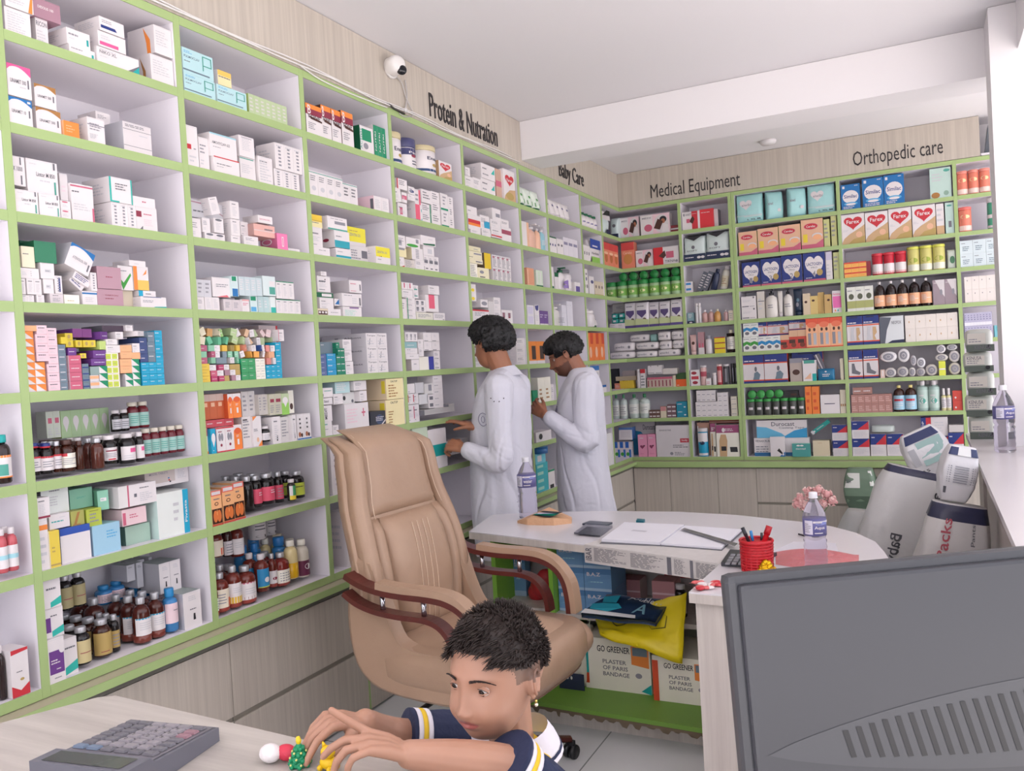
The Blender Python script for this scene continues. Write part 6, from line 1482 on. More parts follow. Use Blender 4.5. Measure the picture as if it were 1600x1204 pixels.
dpart('side_panel', (.765, 3.32, .118), (.785, 3.69, DZ-.035), mat('7fb53e', .5))
dpart('back_panel', (.463, 3.70, .0), (1.82, 3.72, DZ-.035), mat('d5d0d0', .5))
dpart('shelf', (.787, 3.33, .395), (1.598, 3.698, .415), LAMD)
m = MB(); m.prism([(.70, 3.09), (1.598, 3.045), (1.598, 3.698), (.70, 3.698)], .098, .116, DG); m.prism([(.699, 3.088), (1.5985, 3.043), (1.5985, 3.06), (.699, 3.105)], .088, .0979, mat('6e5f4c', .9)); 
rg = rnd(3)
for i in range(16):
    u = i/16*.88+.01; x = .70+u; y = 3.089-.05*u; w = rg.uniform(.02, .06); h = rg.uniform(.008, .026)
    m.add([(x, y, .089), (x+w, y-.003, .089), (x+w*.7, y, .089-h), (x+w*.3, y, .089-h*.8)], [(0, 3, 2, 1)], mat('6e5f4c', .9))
world_part(m, 'lower_shelf', desk)
dpart('kick_panel', (.72, 3.16, .0), (1.598, 3.175, .087), LAMD)

def free_box(name, label, cat, px0, px1, py0, py1, Y, depth, spec, zb=None, rz=0, group=None, kind='b'):
    """a packed good standing at distance Y, sized from where its front face shows"""
    zc = zb if zb is not None else hit((px0+px1)/2, py1, 1, Y).z
    a = hit(px0, (py0+py1)/2, 1, Y); b = hit(px1, (py0+py1)/2, 1, Y); zt = hit((px0+px1)/2, py0, 1, Y).z
    ms = get_meshes(kind, abs(b.x-a.x), depth, max(.01, zt-zc), spec, 'B')
    if '' in ms: o = bpy.data.objects.new(name, ms[''])
    else:
        o = bpy.data.objects.new(name, None)
        for k, me in ms.items(): c = bpy.data.objects.new(k, me); C.objects.link(c); c.parent = o
    C.objects.link(o); o.location = ((a.x+b.x)/2, Y+depth/2, zc); o.rotation_euler = (0, 0, rz); tag(o, label, cat, group); return o
Q = 'blue and white mask boxes under the desk'
ZS = .4155
zr = hit(980, 918, 1, 3.345).z-ZS
bh = .098
for i, (x, z, nm) in enumerate(((.852, 0, 'left, bottom'), (.978, 0, 'middle, bottom'), (.852, 1, 'left, second level'), (.978, 1, 'middle, second level'), (.852, 2, 'left, top'), (.978, 2, 'middle, top'))):
    ms = get_meshes('b', .124, .19, bh, '@baz', 'B'); o = bpy.data.objects.new('mask_box', ms['']); C.objects.link(o)
    o.location = (x, 3.36+.1, ZS+.0005+z*(bh+.0005)); tag(o, 'blue mask box of the stack under the desk, %s' % nm, 'box', Q)
free_box('bandage_carton', 'cream plaster bandage carton, left one on the green lower shelf', 'carton', 914, 1016, 999, 1068, 3.29, .26, '@go', .1165)
free_box('bandage_carton', 'cream plaster bandage carton, right one beside the desk panel', 'carton', 1020, 1112, 1028, 1080, 3.25, .26, '@go;R 0 .0 .1 .9 orr', .1165)
free_box('nappy_pack', 'white pack with navy foot on the lower shelf beside the chair', 'pack', 872, 911, 985, 1060, 3.25, .2, 'c=ded8cc;R 0 0 1 .28 navy;E .35 .2 .04 .03 w;E .5 .2 .04 .03 w;L .2 .35 .8 .9 6 g', .1165, kind='p')
free_box('medicine_carton', 'white carton with red band under the desktop', 'carton', 1038, 1096, 882, 908, 3.60, .08, 'c=w;R 0 .35 .8 .65 red;L .05 .72 .9 .95 2 dg;T .06 .42 .5 .16 w Softgel', .5)
free_box('rose_box', 'rose coloured flat box stack beside the mask boxes', 'box', 958, 1000, 905, 932, 3.57, .10, 'c=c98f94;s=e0c4c4;R 0 .45 1 .52 lpink', ZS)
free_box('rose_box', 'rose and white box stack beneath the red-banded carton', 'box', 1019, 1054, 908, 935, 3.42, .1, 'c=c98f94;R 0 .3 1 .36 lpink;R 0 .6 1 .66 lpink', ZS)
free_box('medicine_bottle', 'dark brown bottle standing beside the rose boxes under the desk', 'bottle', 1052, 1070, 914, 945, 3.4, .05, 'c=dk;cap=w2;lab=w2;cr=.8;nk=.6', ZS, kind='o')
free_box('medicine_box', 'white slanting small box upon the rose box stack', 'box', 960, 992, 893, 903, 3.575, .08, 'c=e0dcdc;R 0 .4 1 .5 dg', ZS+.14)
# yellow bag and printed paper wrapper hanging over the shelf edge
def sheet(name, label, cat, corners, nu, nv, m, bulge=.01, thick=.002, marks=None, seed=0, parent=None):
    """a limp sheet spanned between four world corners (a b along the top, c d along the bottom) with folds"""
    a, b, d, c = [Vector(p) for p in corners]; mb = MB(); V = []; nn = (b-a).cross(d-a).normalized()
    for s in (0, 1):
        for j in range(nv+1):
            for i in range(nu+1):
                u, v = i/nu, j/nv; p = (a*(1-u)+b*u)*(1-v)+(d*(1-u)+c*u)*v
                V.append(p+nn*(noise.noise(Vector((u*3+seed, v*3, seed)))*bulge*2.2+noise.noise(Vector((u*8+seed, v*5, 3)))*bulge*.7+s*thick))
    W_ = nu+1; n = W_*(nv+1); F = []
    for s in (0, 1):
        for j in range(nv):
            for i in range(nu):
                q = (s*n+j*W_+i, s*n+j*W_+i+1, s*n+(j+1)*W_+i+1, s*n+(j+1)*W_+i); F.append(q if s == 0 else q[::-1])
    rim = [i for i in range(W_)]+[j*W_+nu for j in range(1, nv+1)]+[nv*W_+i for i in range(nu-1, -1, -1)]+[j*W_ for j in range(nv-1, 0, -1)]
    for k in range(len(rim)): p, q = rim[k], rim[(k+1) % len(rim)]; F.append((p, q, q+n, p+n))
    mb.add(V, F, m, True)
    if marks: marks(mb, lambda u, v, t=.007: (a*(1-u)+b*u)*(1-v)+(d*(1-u)+c*u)*v+nn*(noise.noise(Vector((u*3+seed, v*3, seed)))*bulge*2.2+noise.noise(Vector((u*8+seed, v*5, 3)))*bulge*.7)+ (nn*(thick+t-.002) if (nn.dot(CAMP-a) > 0) else -nn*(t-.002)))
    o = mb.obj(name, parent); 
    if label: tag(o, label, cat)
    return o
def warp_poly(mb, F, pts, m, t=.007): mb.add([F(u, v, t) for u, v in pts], [tuple(range(len(pts)))], m)
def warp_text(mb, F, s, u0, v0, w, h, m, t=.009):
    vs, fs, asp = text_mesh(s, .01); mb.add([F(u0+x*w, v0+(1-y)*h, t) for x, y in vs], fs, m)
def ym(mb, F):
    k = mat('4a4410', .6)
    for r0 in (.05, .09): warp_poly(mb, F, [(.3+r0*1.4*math.cos(t*.4), .28+r0*1.6*math.sin(t*.4)) for t in range(15)]+[(.3+(r0-.012)*1.4*math.cos(t*.4), .28+(r0-.012)*1.6*math.sin(t*.4)) for t in range(14, -1, -1)], k)
    for a_, b_ in (((.55, .3), (.7, .22)), ((.7, .22), (.8, .32)), ((.8, .32), (.78, .5)), ((.78, .5), (.62, .52)), ((.62, .52), (.55, .3))):
        warp_poly(mb, F, [a_, b_, (b_[0]+.008, b_[1]+.012), (a_[0]+.008, a_[1]+.012)], k)
sheet('yellow_bag', 'bright yellow plastic bag draped over the shelf under the desk', 'bag', [hit(930, 966, 1, 3.315), hit(1073, 925, 1, 3.315), hit(938, 992, 1, 3.20), hit(1066, 1036, 1, 3.16)], 16, 10, mat('e2cc1c', .4), .012, .002, ym, 5)
def dam(mb, F):
    w = mat('e6e6e8', .5); t_ = mat('2a9ab0', .5)
    warp_poly(mb, F, [(0, .55), (.12, .45), (.35, .45), (.45, .62), (.3, .8), (.05, .8)], t_); warp_poly(mb, F, [(0, .84), (.7, .84), (.74, 1), (0, 1)], w)
    warp_text(mb, F, 'Double A', .42, .06, .5, .2, w); warp_text(mb, F, 'A', .62, .36, .18, .4, mat('7aa8b8', .5)); warp_poly(mb, F, [(.0, .1), (.25, .05), (.3, .4), (.1, .42)], t_)
sheet('paper_wrapper', 'navy and teal printed paper wrapper lying at the shelf front', 'wrapper', [hit(948, 928, 1, 3.34), hit(1048, 937, 1, 3.34), hit(908, 958, 1, 3.20), hit(1024, 972, 1, 3.20)], 10, 8, mat('1f3350', .35), .006, .02, dam, 2)
m = MB(); m.tube([hit(x, y, 1, 3.24) for x, y in ((905, 968), (915, 962), (922, 970), (917, 982), (909, 990), (904, 985))], .0022, mat('c9d4bc', .5), 6)
tag(m.obj('cord_loop'), 'thin pale cord looped in front of the nappy pack', 'cord')
m = MB()
for i, (dx, dz, r) in enumerate(((0, .05, .06), (.05, .03, .05), (-.03, .02, .045), (.02, .09, .045))): m.ball((dx, 0, dz+.01), (r, r*.8, r), mat('c9343c', .4, bump=.4, bs=30), seg=14, rings=9)
o = m.obj('red_bag', loc=hit(815, 917, 1, 3.5)+Vector((0, 0, -.02))); 
m = MB(); m.box((.463, 3.42, .38), (.763, 3.698, .40), LAMD); world_part(m, 'shelf', desk); o.location = (.62, 3.56, .4005)
tag(o, 'crumpled red bag under the desk behind the chair arm', 'bag')
free_box('mask_box', 'dark blue mask box half hidden behind the far chair arm', 'box', 802, 820, 862, 900, 3.58, .06, '@baz', .4005)

# things on the desk
def flat(px, py, z=DZ): return hit(px, py, 2, z)
def quadprism(mb, px, z0, z1, m, m2=None):
    pts = [flat(x, y, z0) for x, y in px]; mb.prism([(p.x, p.y) for p in pts], z0, z1, m, m2=m2)
# newspaper: lies on the desk and hangs over its front edge
m = MB(); NP = mat('c9c4c2', .8, nv=.08, ns=40)
A, B_ = Vector((1.005, 3.172, DZ+.001)), Vector((1.605, 2.972, DZ+.001)); bk = Vector((.10, .33, 0))
sd = Vector((-.1, -.32, 0)).normalized()*.0015
pts = [A+sd, A+bk, B_+bk*.8, B_+sd]; m.add([(p.x, p.y, DZ+.0006) for p in pts]+[(p.x, p.y, DZ+.003) for p in pts], [(0,1,2,3),(7,6,5,4),(0,4,5,1),(1,5,6,2),(2,6,7,3),(3,7,4,0)], NP)
fr = A+sd; fb = B_+sd; dn = Vector((0, 0, -.066)); o1 = Vector((-.001, -.003, 0))
m.add([fr+o1*0, fb+o1*0, fb+dn, fr+dn*1.1, fr+o1*.8, fb+o1*.8, fb+dn+o1, fr+dn*1.1+o1], [(0,1,2,3),(7,6,5,4),(0,4,5,1),(1,5,6,2),(2,6,7,3),(3,7,4,0)], NP)
inset_face(m, fr+dn*1.02+o1*1.1, (fb-fr).normalized(), Vector((0, 0, 1)), (sd.normalized()), (fb-fr).length, .066, ['Y .01 .1 .05 .8 dg IBAR', 'L .08 .1 .35 .95 12 dg', 'L .37 .1 .62 .95 12 dg', 'R .64 0 .67 1 dg', 'L .69 .1 .78 .95 12 dg', 'R .8 0 .82 1 dg', 'L .84 .1 .99 .95 12 dg'], rnd(9))
tag(m.obj('newspaper'), 'newspaper hanging over the front edge of the desk', 'newspaper')
book = thing('open_ledger', 'open ledger book with blank white pages on the newspaper', 'book', flat(1030, 850, DZ+.003))
PG = mat('e4e2ea', .7, nv=.02); CV = mat('6a6a72', .6)
m = MB(); quadprism(m, [(937, 849), (1032, 853), (1128, 860), (1162, 830), (1070, 822), (975, 818)], DZ+.0035, DZ+.0055, CV); world_part(m, 'cover', book)
m = MB(); quadprism(m, [(940, 846), (1031, 851), (1069, 823), (976, 819)], DZ+.006, DZ+.017, PG); world_part(m, 'page_block', book)
m = MB(); quadprism(m, [(1033, 851), (1127, 858), (1159, 829), (1070, 823)], DZ+.006, DZ+.013, PG)
m.add([flat(x, y, DZ+.0176) for x, y in ((985, 829), (1008, 831), (1012, 829), (990, 827))], [(0, 1, 2, 3)], mat('c9c7d0', .7)); world_part(m, 'page_block', book)
m = MB(); quadprism(m, [(1064, 827), (1070, 825), (1153, 849), (1148, 853)], DZ+.0185, DZ+.020, mat('9a9aa2', .3, .8)); tag(m.obj('steel_ruler'), 'grey steel ruler lying across the open ledger', 'ruler')
for k, (q, lab) in enumerate((([(897, 834), (938, 838), (957, 824), (915, 821)], 'grey smartphone lying at the left of the ledger'),)):
    t = thing('smartphone', lab, 'phone', flat(925, 830)); m = MB(); quadprism(m, q, DZ+.001, DZ+.009, mat('6f6f7a', .3)); world_part(m, 'phone_body', t)
    m = MB(); quadprism(m, [(901, 833.5), (937, 836.5), (952, 825), (917, 822.5)], DZ+.0092, DZ+.0098, mat('2a2c34', .08)); world_part(m, 'screen', t)
t = thing('smartphone', 'second smartphone lying just behind the first one', 'phone', flat(940, 820)); m = MB(); quadprism(m, [(910, 820), (948, 822.5), (957, 818), (922, 815.5)], DZ+.001, DZ+.009, mat('3f4654', .3)); world_part(m, 'phone_body', t)
m = MB(); quadprism(m, [(994, 817), (1006, 818), (1008, 815), (996, 814)], DZ+.001, DZ+.014, mat('1f6f80', .4)); tag(m.obj('binder_clip'), 'small teal clip lying behind the ledger', 'clip')
# paper pouch with cards
pc = flat(852, 816); t = thing('paper_pouch', 'peach paper pouch with coloured cards showing, left on the desk', 'pouch', pc)
m = MB(); PCH = mat('d8a983', .6, bump=.4, bs=60)
m.add([(-.13, -.035, 0), (-.06, -.07, .0), (.07, -.06, 0), (.135, .0, 0), (.10, .09, 0), (-.02, .10, 0), (-.11, .04, 0), (-.13, -.035, .012), (-.06, -.07, .03), (.07, -.06, .036), (.135, 0, .02), (.10, .09, .012), (-.02, .10, .055), (-.11, .04, .02)],
      [(6,5,4,3,2,1,0)]+[(i, (i+1) % 7, 7+(i+1) % 7, 7+i) for i in range(7)]+[(7,8,9,10,11,12,13)], PCH); m.obj('pouch_body', t)
for i, (c_, a_) in enumerate((('navy', -.3), ('green', -.1), ('teal', .15), ('lil', .35), ('k', -.2))):
    m = MB(); T = Matrix.Translation((.0+i*.008, -.02+.006*i, .037+.0032*i)) @ Matrix.Rotation(a_, 4, 'Z'); m.box((-.055, -.014, 0), (.055, .014, .0014), mat(c_, .4), T); m.obj('card', t)
# woven red pen basket
def woven(h, r0, r1, m, mb):
    n = 34
    for j in range(11):
        z = h*(.03+.94*j/10); pts = []
        for i in range(n): a = 2*PI*i/n; r = r0+(r1-r0)*z/h+(.0016 if (i+j) % 2 else -.0008); pts.append((r*math.cos(a), r*math.sin(a), z))
        mb.tube(pts, .0034, m, 5, closed=True)
    for i in range(n//2):
        a = 4*PI*i/n; mb.box((-.0022, -.002, 0), (.0022, .002, h), m, Matrix.Rotation(a, 4, 'Z') @ Matrix.Translation((0, (r0+r1)/2, 0)))
RED = mat('c4202c', .4); bc = flat(1182, 893); bw = (flat(1208, 890)-flat(1157, 890)).length/2
hb = .104; t = thing('pen_basket', 'red woven plastic pen basket standing on the desk return', 'pen holder', bc+Vector((0, bw*.4, 0)))
m = MB(); woven(hb, bw*.93, bw, RED, m); m.lathe([(0, .002), (bw*.88, .002), (bw*.86, .006), (0, .006)], RED, 20); m.lathe([(bw*.93, .004), (bw*.995, hb-.002)], RED, 30); m.tube([(bw*1.0*math.cos(a*.2), bw*math.sin(a*.2), hb) for a in range(31)], .005, RED, 6); m.obj('basket', t)
bt = Vector(t.location)
def pen(px, py, r, c_, L_, lab, foot, tip=None):
    top_ = atd(px, py, (bt-CAMP).dot(CF)); ft = bt+Vector((foot[0], foot[1], .009)); d_ = (top_-ft).normalized(); m = MB()
    m.tube([ft, ft+d_*.008, top_-d_*.03, top_-d_*.029, top_], [r*.3, r, r, r*1.15, r*1.1], mat(c_, .35), 10); 
    if tip: m.tube([top_-d_*.03, top_+d_*.001], r*1.25, mat(tip, .35), 10)
    tag(m.obj('pen'), lab, 'pen', 'pens in the red basket')
pen(1160, 824, .006, '2a2c34', 1, 'black marker pen leaning left in the red basket', (.012, 0))
pen(1173, 829, .0045, '2a7fc0', 1, 'blue pen in the red basket, between the black and the red one', (.0, .01))
pen(1202, 822, .009, 'c9202c', 1, 'thick red marker standing at the right of the basket', (-.005, -.015), 'b01824')
pen(1190, 832, .004, '26262c', 1, 'short dark pen in the red basket beside the red marker', (.01, .02))
# pocket calculator behind the basket
t = thing('desk_calculator', 'small black calculator lying behind the red pen basket', 'calculator', flat(1140, 878))
m = MB(); quadprism(m, [(1127, 884), (1172, 886), (1214, 868), (1141, 863)], DZ+.001, DZ+.014, mat('3a3a40', .4)); world_part(m, 'case', t)
for j in range(4):
    for i in range(3):
        x = 1133+i*10+j*2.6; y = 881.5-j*4.2+i*.4; m = MB(); quadprism(m, [(x, y), (x+7, y+.4), (x+8.6, y-2.6), (x+1.6, y-3)], DZ+.0142, DZ+.0175, mat('8a8a90', .5)); world_part(m, 'key', t)
# gilt figurine
g = flat(1199, 893); t = thing('gilt_figurine', 'small shiny golden figurine in front of the red basket', 'figurine', g+Vector((.004, -.035, 0))); m = MB(); GD = mat('d8a820', .22, .9, plain=1)
rg = rnd(4)
for i in range(26): a = rg.uniform(0, 2*PI); z = rg.uniform(.008, .045); r = (.05-z)*.7; m.ball((r*math.cos(a), r*math.sin(a), z), rg.uniform(.007, .012), GD, seg=8, rings=6)
m.lathe([(0, 0), (.03, 0), (.032, .012), (.02, .03), (0, .05)], GD, 14); m.obj('figurine_body', t)
# pink plastic bag
m = MB(); PK = mat('d8707a', .35, trans=.25, bump=.4, bs=40); pb = flat(1275, 872); nx = 22
V = []; F = []
for j in range(9):
    for i in range(nx+1):
        u, v = i/nx, j/8; q = flat(1212+u*130, 858+v*30+(1-abs(2*u-1))*0, DZ); e = math.sin(PI*min(1, max(0, u)))*math.sin(PI*v)
        hgt = .001+(abs(noise.noise(Vector((u*6, v*4, 2))))*.03+.006)*e; q2 = flat(1212+u*130, 872+(v-.5)*30*(.35+.65*math.sin(PI*min(1, u*.9+.15))), DZ); V.append((q2.x, q2.y, DZ+hgt))
for j in range(8):
    for i in range(nx): F.append((j*(nx+1)+i, j*(nx+1)+i+1, (j+1)*(nx+1)+i+1, (j+1)*(nx+1)+i))
m.add(V, F, PK, True); n0 = len(V); m.add([(x, y, DZ+.0005) for x, y, z in V], [f[::-1] for f in F], PK, True); tag(m.obj('pink_bag'), 'thin pink plastic bag lying flat behind the water bottle', 'bag')
m = MB(); quadprism(m, [(1205, 862), (1260, 868), (1310, 862), (1306, 848), (1240, 846)], DZ+.0002, DZ+.0006, mat('dcdae4', .3)); tag(m.obj('clear_film'), 'crinkled clear film sheet beyond the pink bag', 'film')
# candies
m = MB(); rg = rnd(8); tags = []
for i in range(16):
    p = flat(1086+rg.uniform(0, 40), 911+rg.uniform(0, 11)); m = MB(); c_ = rg.choice(['c8303c', 'e6dada', 'd86a6a'])
    T = Matrix.Translation((p.x, p.y, DZ+.001)) @ Matrix.Rotation(rg.uniform(0, 3), 4, 'Z'); m.ball((0, 0, .006), (.017, .010, .006), mat(c_, .3), T, 10, 6)
    for s in (-1, 1): m.add([(s*.012, 0, .006), (s*.024, -.008, .007), (s*.024, .008, .004)], [(0, 1, 2) if s > 0 else (2, 1, 0)], mat(c_, .3), T=T)
    o = m.obj('wrapped_sweet'); tag(o, 'red and white wrapped sweet on the near edge of the desk return', 'sweet', 'wrapped sweets on the desk return')
# water bottles
CLR = mat('e6e2ee', .04, trans=.92, ior=1.12, plain=1); WAT = mat('f4f0f6', .02, trans=1.0, ior=1.33, plain=1)
BL = mat('5a58a8', .4); 
def water_bottle(loc, h, r, label, group=None, lab0=.45, lab1=.66, lc='66649c', ribs=True, rz=0, words='Aqua'):
    t = thing('water_bottle', label, 'bottle', loc, 0, group); m = MB(); P = [(0, .004*h), (r*.8, 0), (r*.97, .02*h)]
    for i in range(9): z = .04+.34*i/8; P.append((r*(1-.05*(i % 2)), z*h))
    P += [(r*.86, .41*h), (r, .45*h), (r, .68*h), (r*.93, .73*h), (r*.62, .83*h), (r*.34, .90*h), (r*.30, .93*h), (r*.30, .965*h)]
    m.lathe(P, CLR, 24); m.obj('bottle_body', t)
    c = MB(); c.lathe([(r*.36, .935*h), (r*.37, .94*h), (r*.37, .99*h), (r*.33, h), (0, h)], mat('e6e4ea', .4), 18); c.lathe([(r*.40, .925*h), (r*.40, .935*h), (0, .936*h)], mat('e6e4ea', .4), 18); c.obj('cap', t)
    L_ = MB(); curved(L_, r, lab0*h, lab1*h, 0, 2*PI, mat(lc, .4), 1); fa = rz
    label_marks(L_, r+.0003, lab0*h, lab1*h, ['R .0 .1 .3 .95 dcd8e8', 'L .02 .2 .26 .8 5 g', 'R .32 .8 .98 .92 w', 'E .62 .78 .24 .1 8a90c8', 'T .36 .38 .36 .24 w '+words, 'L .36 .12 .74 .28 1 w'], rnd(1), front=fa)
    L_.obj('label', t); return t
fb = math.atan2(-CF.y, -CF.x)
p = flat(1276, 888); water_bottle(p+Vector((0, 0, .0005)), .262, .0385, 'clear water bottle with purple label at the round end of the desk', rz=fb)
p = flat(829, 808); water_bottle(p+Vector((.0, -.02, .0005)), .30, .047, 'large clear water bottle standing left on the desk, before the white coats', lab0=.52, lab1=.72, rz=fb, words='water')
# artificial flowers in a small glass behind the bottle
p = flat(1272, 838); t = thing('flower_vase', 'bunch of pale pink artificial carnations behind the water bottle', 'flowers', p)
m = MB(); m.lathe([(0, .002), (.028, 0), (.03, .08), (.028, .08), (.026, .006), (0, .005)], mat('c9c4c8', .15, trans=.6), 18); m.obj('glass', t)
rg = rnd(11); PKF = ['dcb0ac', 'e8c8c2', 'd09a98']
ctr = [(1250, 778), (1262, 768), (1278, 765), (1292, 772), (1300, 782), (1256, 790), (1268, 782), (1288, 786), (1246, 786)]
dd = (p-CAMP).dot(CF)
for i, (x, y) in enumerate(ctr):
    q = atd(x, y, dd+rg.uniform(-.03, .03))-p; m = MB()
    for k in range(22):
        v = Vector((rg.gauss(0, 1), rg.gauss(0, 1), rg.gauss(0, 1))).normalized(); s = rg.uniform(.007, .011); T = Matrix.Translation(q+v*.017) @ v.to_track_quat('Z', 'Y').to_matrix().to_4x4() @ Matrix.Rotation(rg.uniform(0, 3), 4, 'Z')
        m.lathe([(0, -.004), (s*.5, -.001), (s, .004), (s*.9, .0045), (s*.4, .001), (0, -.002)], mat(rg.choice(PKF), .7), 7, T, sy=.55)
    m.ball(q, .015, mat(PKF[2], .7), None, 10, 7)
    m.obj('blossom', t); m = MB(); m.tube([(0, 0, .01), (q.x*.3, q.y*.3, q.z*.5), tuple(q)], .0018, mat('5a7a4a', .6), 6); m.obj('stem', t)
m = MB(); m.tube([flat(1248, 834, DZ+.004), flat(1262, 838, DZ+.004)], .0035, mat('3a2a34', .4), 8); tag(m.obj('pen'), 'dark pen lying on the desk behind the water bottle', 'pen')

# ------------------------------------------------------------------ office chair
CX, CY, CRZ = .50, 2.69, R(-5)
chair = thing('office_chair', 'tan leather executive chair with dark wooden armrests', 'chair', (CX, CY, 0), CRZ)
LE = bpy.data.materials.new('tan_leather'); LE.use_nodes = True; nt = LE.node_tree; b = nt.nodes['Principled BSDF']; b.inputs['Roughness'].default_value = .42
tc = nt.nodes.new('ShaderNodeTexCoord'); v1 = nt.nodes.new('ShaderNodeTexVoronoi'); v1.inputs['Scale'].default_value = 380; n1 = nt.nodes.new('ShaderNodeTexNoise'); n1.inputs['Scale'].default_value = 6; n1.inputs['Detail'].default_value = 5
mx = nt.nodes.new('ShaderNodeMix'); mx.data_type = 'RGBA'; mx.inputs[6].default_value = lin('a4856f'); mx.inputs[7].default_value = lin('b89a82')
bp = nt.nodes.new('ShaderNodeBump'); bp.inputs['Strength'].default_value = .15; bp.inputs['Distance'].default_value = .002; bp2 = nt.nodes.new('ShaderNodeBump'); bp2.inputs['Strength'].default_value = .35; bp2.inputs['Distance'].default_value = .02
for a_ in (v1, n1): nt.links.new(tc.outputs['Object'], a_.inputs['Vector'])
nt.links.new(n1.outputs['Fac'], mx.inputs[0]); nt.links.new(mx.outputs[2], b.inputs['Base Color']); nt.links.new(v1.outputs['Distance'], bp.inputs['Height']); nt.links.new(n1.outputs['Fac'], bp2.inputs['Height']); nt.links.new(bp.outputs[0], bp2.inputs['Normal']); nt.links.new(bp2.outputs[0], b.inputs['Normal'])
SEAM = mat('d9bfa8', .5); DSE = mat('6f5546', .7); WD = mat('5a2622', .28, ns=12, nv=.25); CHR = mat('c9c9d0', .15, .95, plain=1); BLK = mat('1c1c20', .4)
def panel(fn, nu, nv, m, mb, th):
    """padded panel: fn(u,v)->(point, normal, puff) ; front puffed, back flat"""
    V = []; W_ = nu+1
    for s in (0, 1):
        for j in range(nv+1):
            for i in range(nu+1):
                u, v = i/nu, j/nv; p, n_, pf = fn(u, v); eu = (1-abs(2*u-1)**5)**.5; ev = (1-abs(2*v-1)**7)**.5
                V.append(p+n_*(pf*eu*ev) if s == 0 else p-n_*th*(eu*ev*.9+.1))
    F = []; n = W_*(nv+1)
    for s in (0, 1):
        for j in range(nv):
            for i in range(nu): q = (s*n+j*W_+i, s*n+j*W_+i+1, s*n+(j+1)*W_+i+1, s*n+(j+1)*W_+i); F.append(q if s == 0 else q[::-1])
    rim = list(range(W_))+[j*W_+nu for j in range(1, nv+1)]+[nv*W_+i for i in range(nu-1, -1, -1)]+[j*W_ for j in range(nv-1, 0, -1)]
    for k in range(len(rim)): p, q = rim[k], rim[(k+1) % len(rim)]; F.append((q, p, p+n, q+n))
    mb.add(V, F, m, True)
REC_ = math.tan(R(9))
def bx_(v): return .02-(v*.80)*REC_+.05*math.sin(PI*min(1, v*1.6))*(1 if v < .62 else .5)*(1 if v < .62 else 0)  # spine line, forward bulge at the lumbar
def hw_(v):  # half width of the backrest
    return .235+.045*math.sin(PI*min(1, v*1.15+.12))-(.035*max(0, (v-.8)/.2)**2)
def back_pt(y, v, off=0): return Vector((.02-(v*.80)*REC_+.035*math.sin(PI*min(1, v*1.5))+off, y, .50+v*.80))
NB = Vector((math.cos(R(9)), 0, math.sin(R(9))))
def mk(fn, nu, nv, name, th=.03, m_=LE): mb = MB(); panel(fn, nu, nv, m_, mb, th); return mb.obj(name, chair)
# outer shell from the seat side up and over the top, bulky behind
def shell(u, v):
    vv = v; y = (2*u-1)*(hw_(vv)+.012); p = back_pt(y, vv, -.045); 
    if v > .9: p = p+Vector((-.10*((v-.9)/.1)**1.5, 0, -.02*((v-.9)/.1)))
    return p, NB, .045
mk(shell, 16, 20, 'back_shell', .085)
def head(u, v):
    vv = .60+.42*v; y = (2*u-1)*(hw_(min(1, vv))-.045); p = back_pt(y, vv, -.005)
    if v > .75: t = (v-.75)/.25; p = p+Vector((-.11*t**1.6, 0, -.012*t**2))
    return p, NB, .035
mk(head, 14, 14, 'headrest', .05)
for s in (-1, 1):
    def bol(u, v, s=s):
        vv = .0+1.0*v; y0 = hw_(vv)-.045; y1 = hw_(vv)+.012; y = s*(y0+(y1-y0)*(u if s > 0 else u)); uu = u if s > 0 else u
        p = back_pt(s*(y0+(y1-y0)*(u if s > 0 else 1-u)), vv, .0) if s > 0 else back_pt(-(y1+(y0-y1)*u), vv, .0)
        if v > .9: t = (v-.9)/.1; p = p+Vector((-.11*t**1.6, 0, -.02*t))
        return p, NB, .03
    mk(bol, 6, 22, 'side_bolster', .05)
def lum(u, v):
    vv = .02+.575*v; y = (2*u-1)*(hw_(vv)-.10-.015*(1-v)); return back_pt(y, vv, .01), NB, .045
mk(lum, 14, 14, 'lumbar_cushion', .04)
for s in (-1, 1):
    def mid(u, v, s=s):
        vv = .0+.595*v; a = hw_(vv)-.10; c_ = hw_(vv)-.045; q = a+(c_-a)*u; return back_pt(q if s > 0 else -(a+c_-q), vv, .0), NB, .032
    mk(mid, 5, 12, 'lumbar_side_panel', .04)
mb = MB()
for y in (-.045, -.015, .02, .05):
    mb.tube([back_pt(y-.03*(1-v), .03+.56*v, .0545+.001)+Vector((0, 0, .009)) for v in [i/12 for i in range(1, 12)]], .0016, SEAM, 5)
for s in (-1, 1): mb.tube([back_pt(s*(hw_(.60+.38*i/10)-.055), .60+.38*i/10, .029)-(Vector((.085*max(0, (i/10-.75)/.25)**1.6, 0, 0))) for i in range(11)], .0016, SEAM, 5)
mb.obj('stitching', chair)
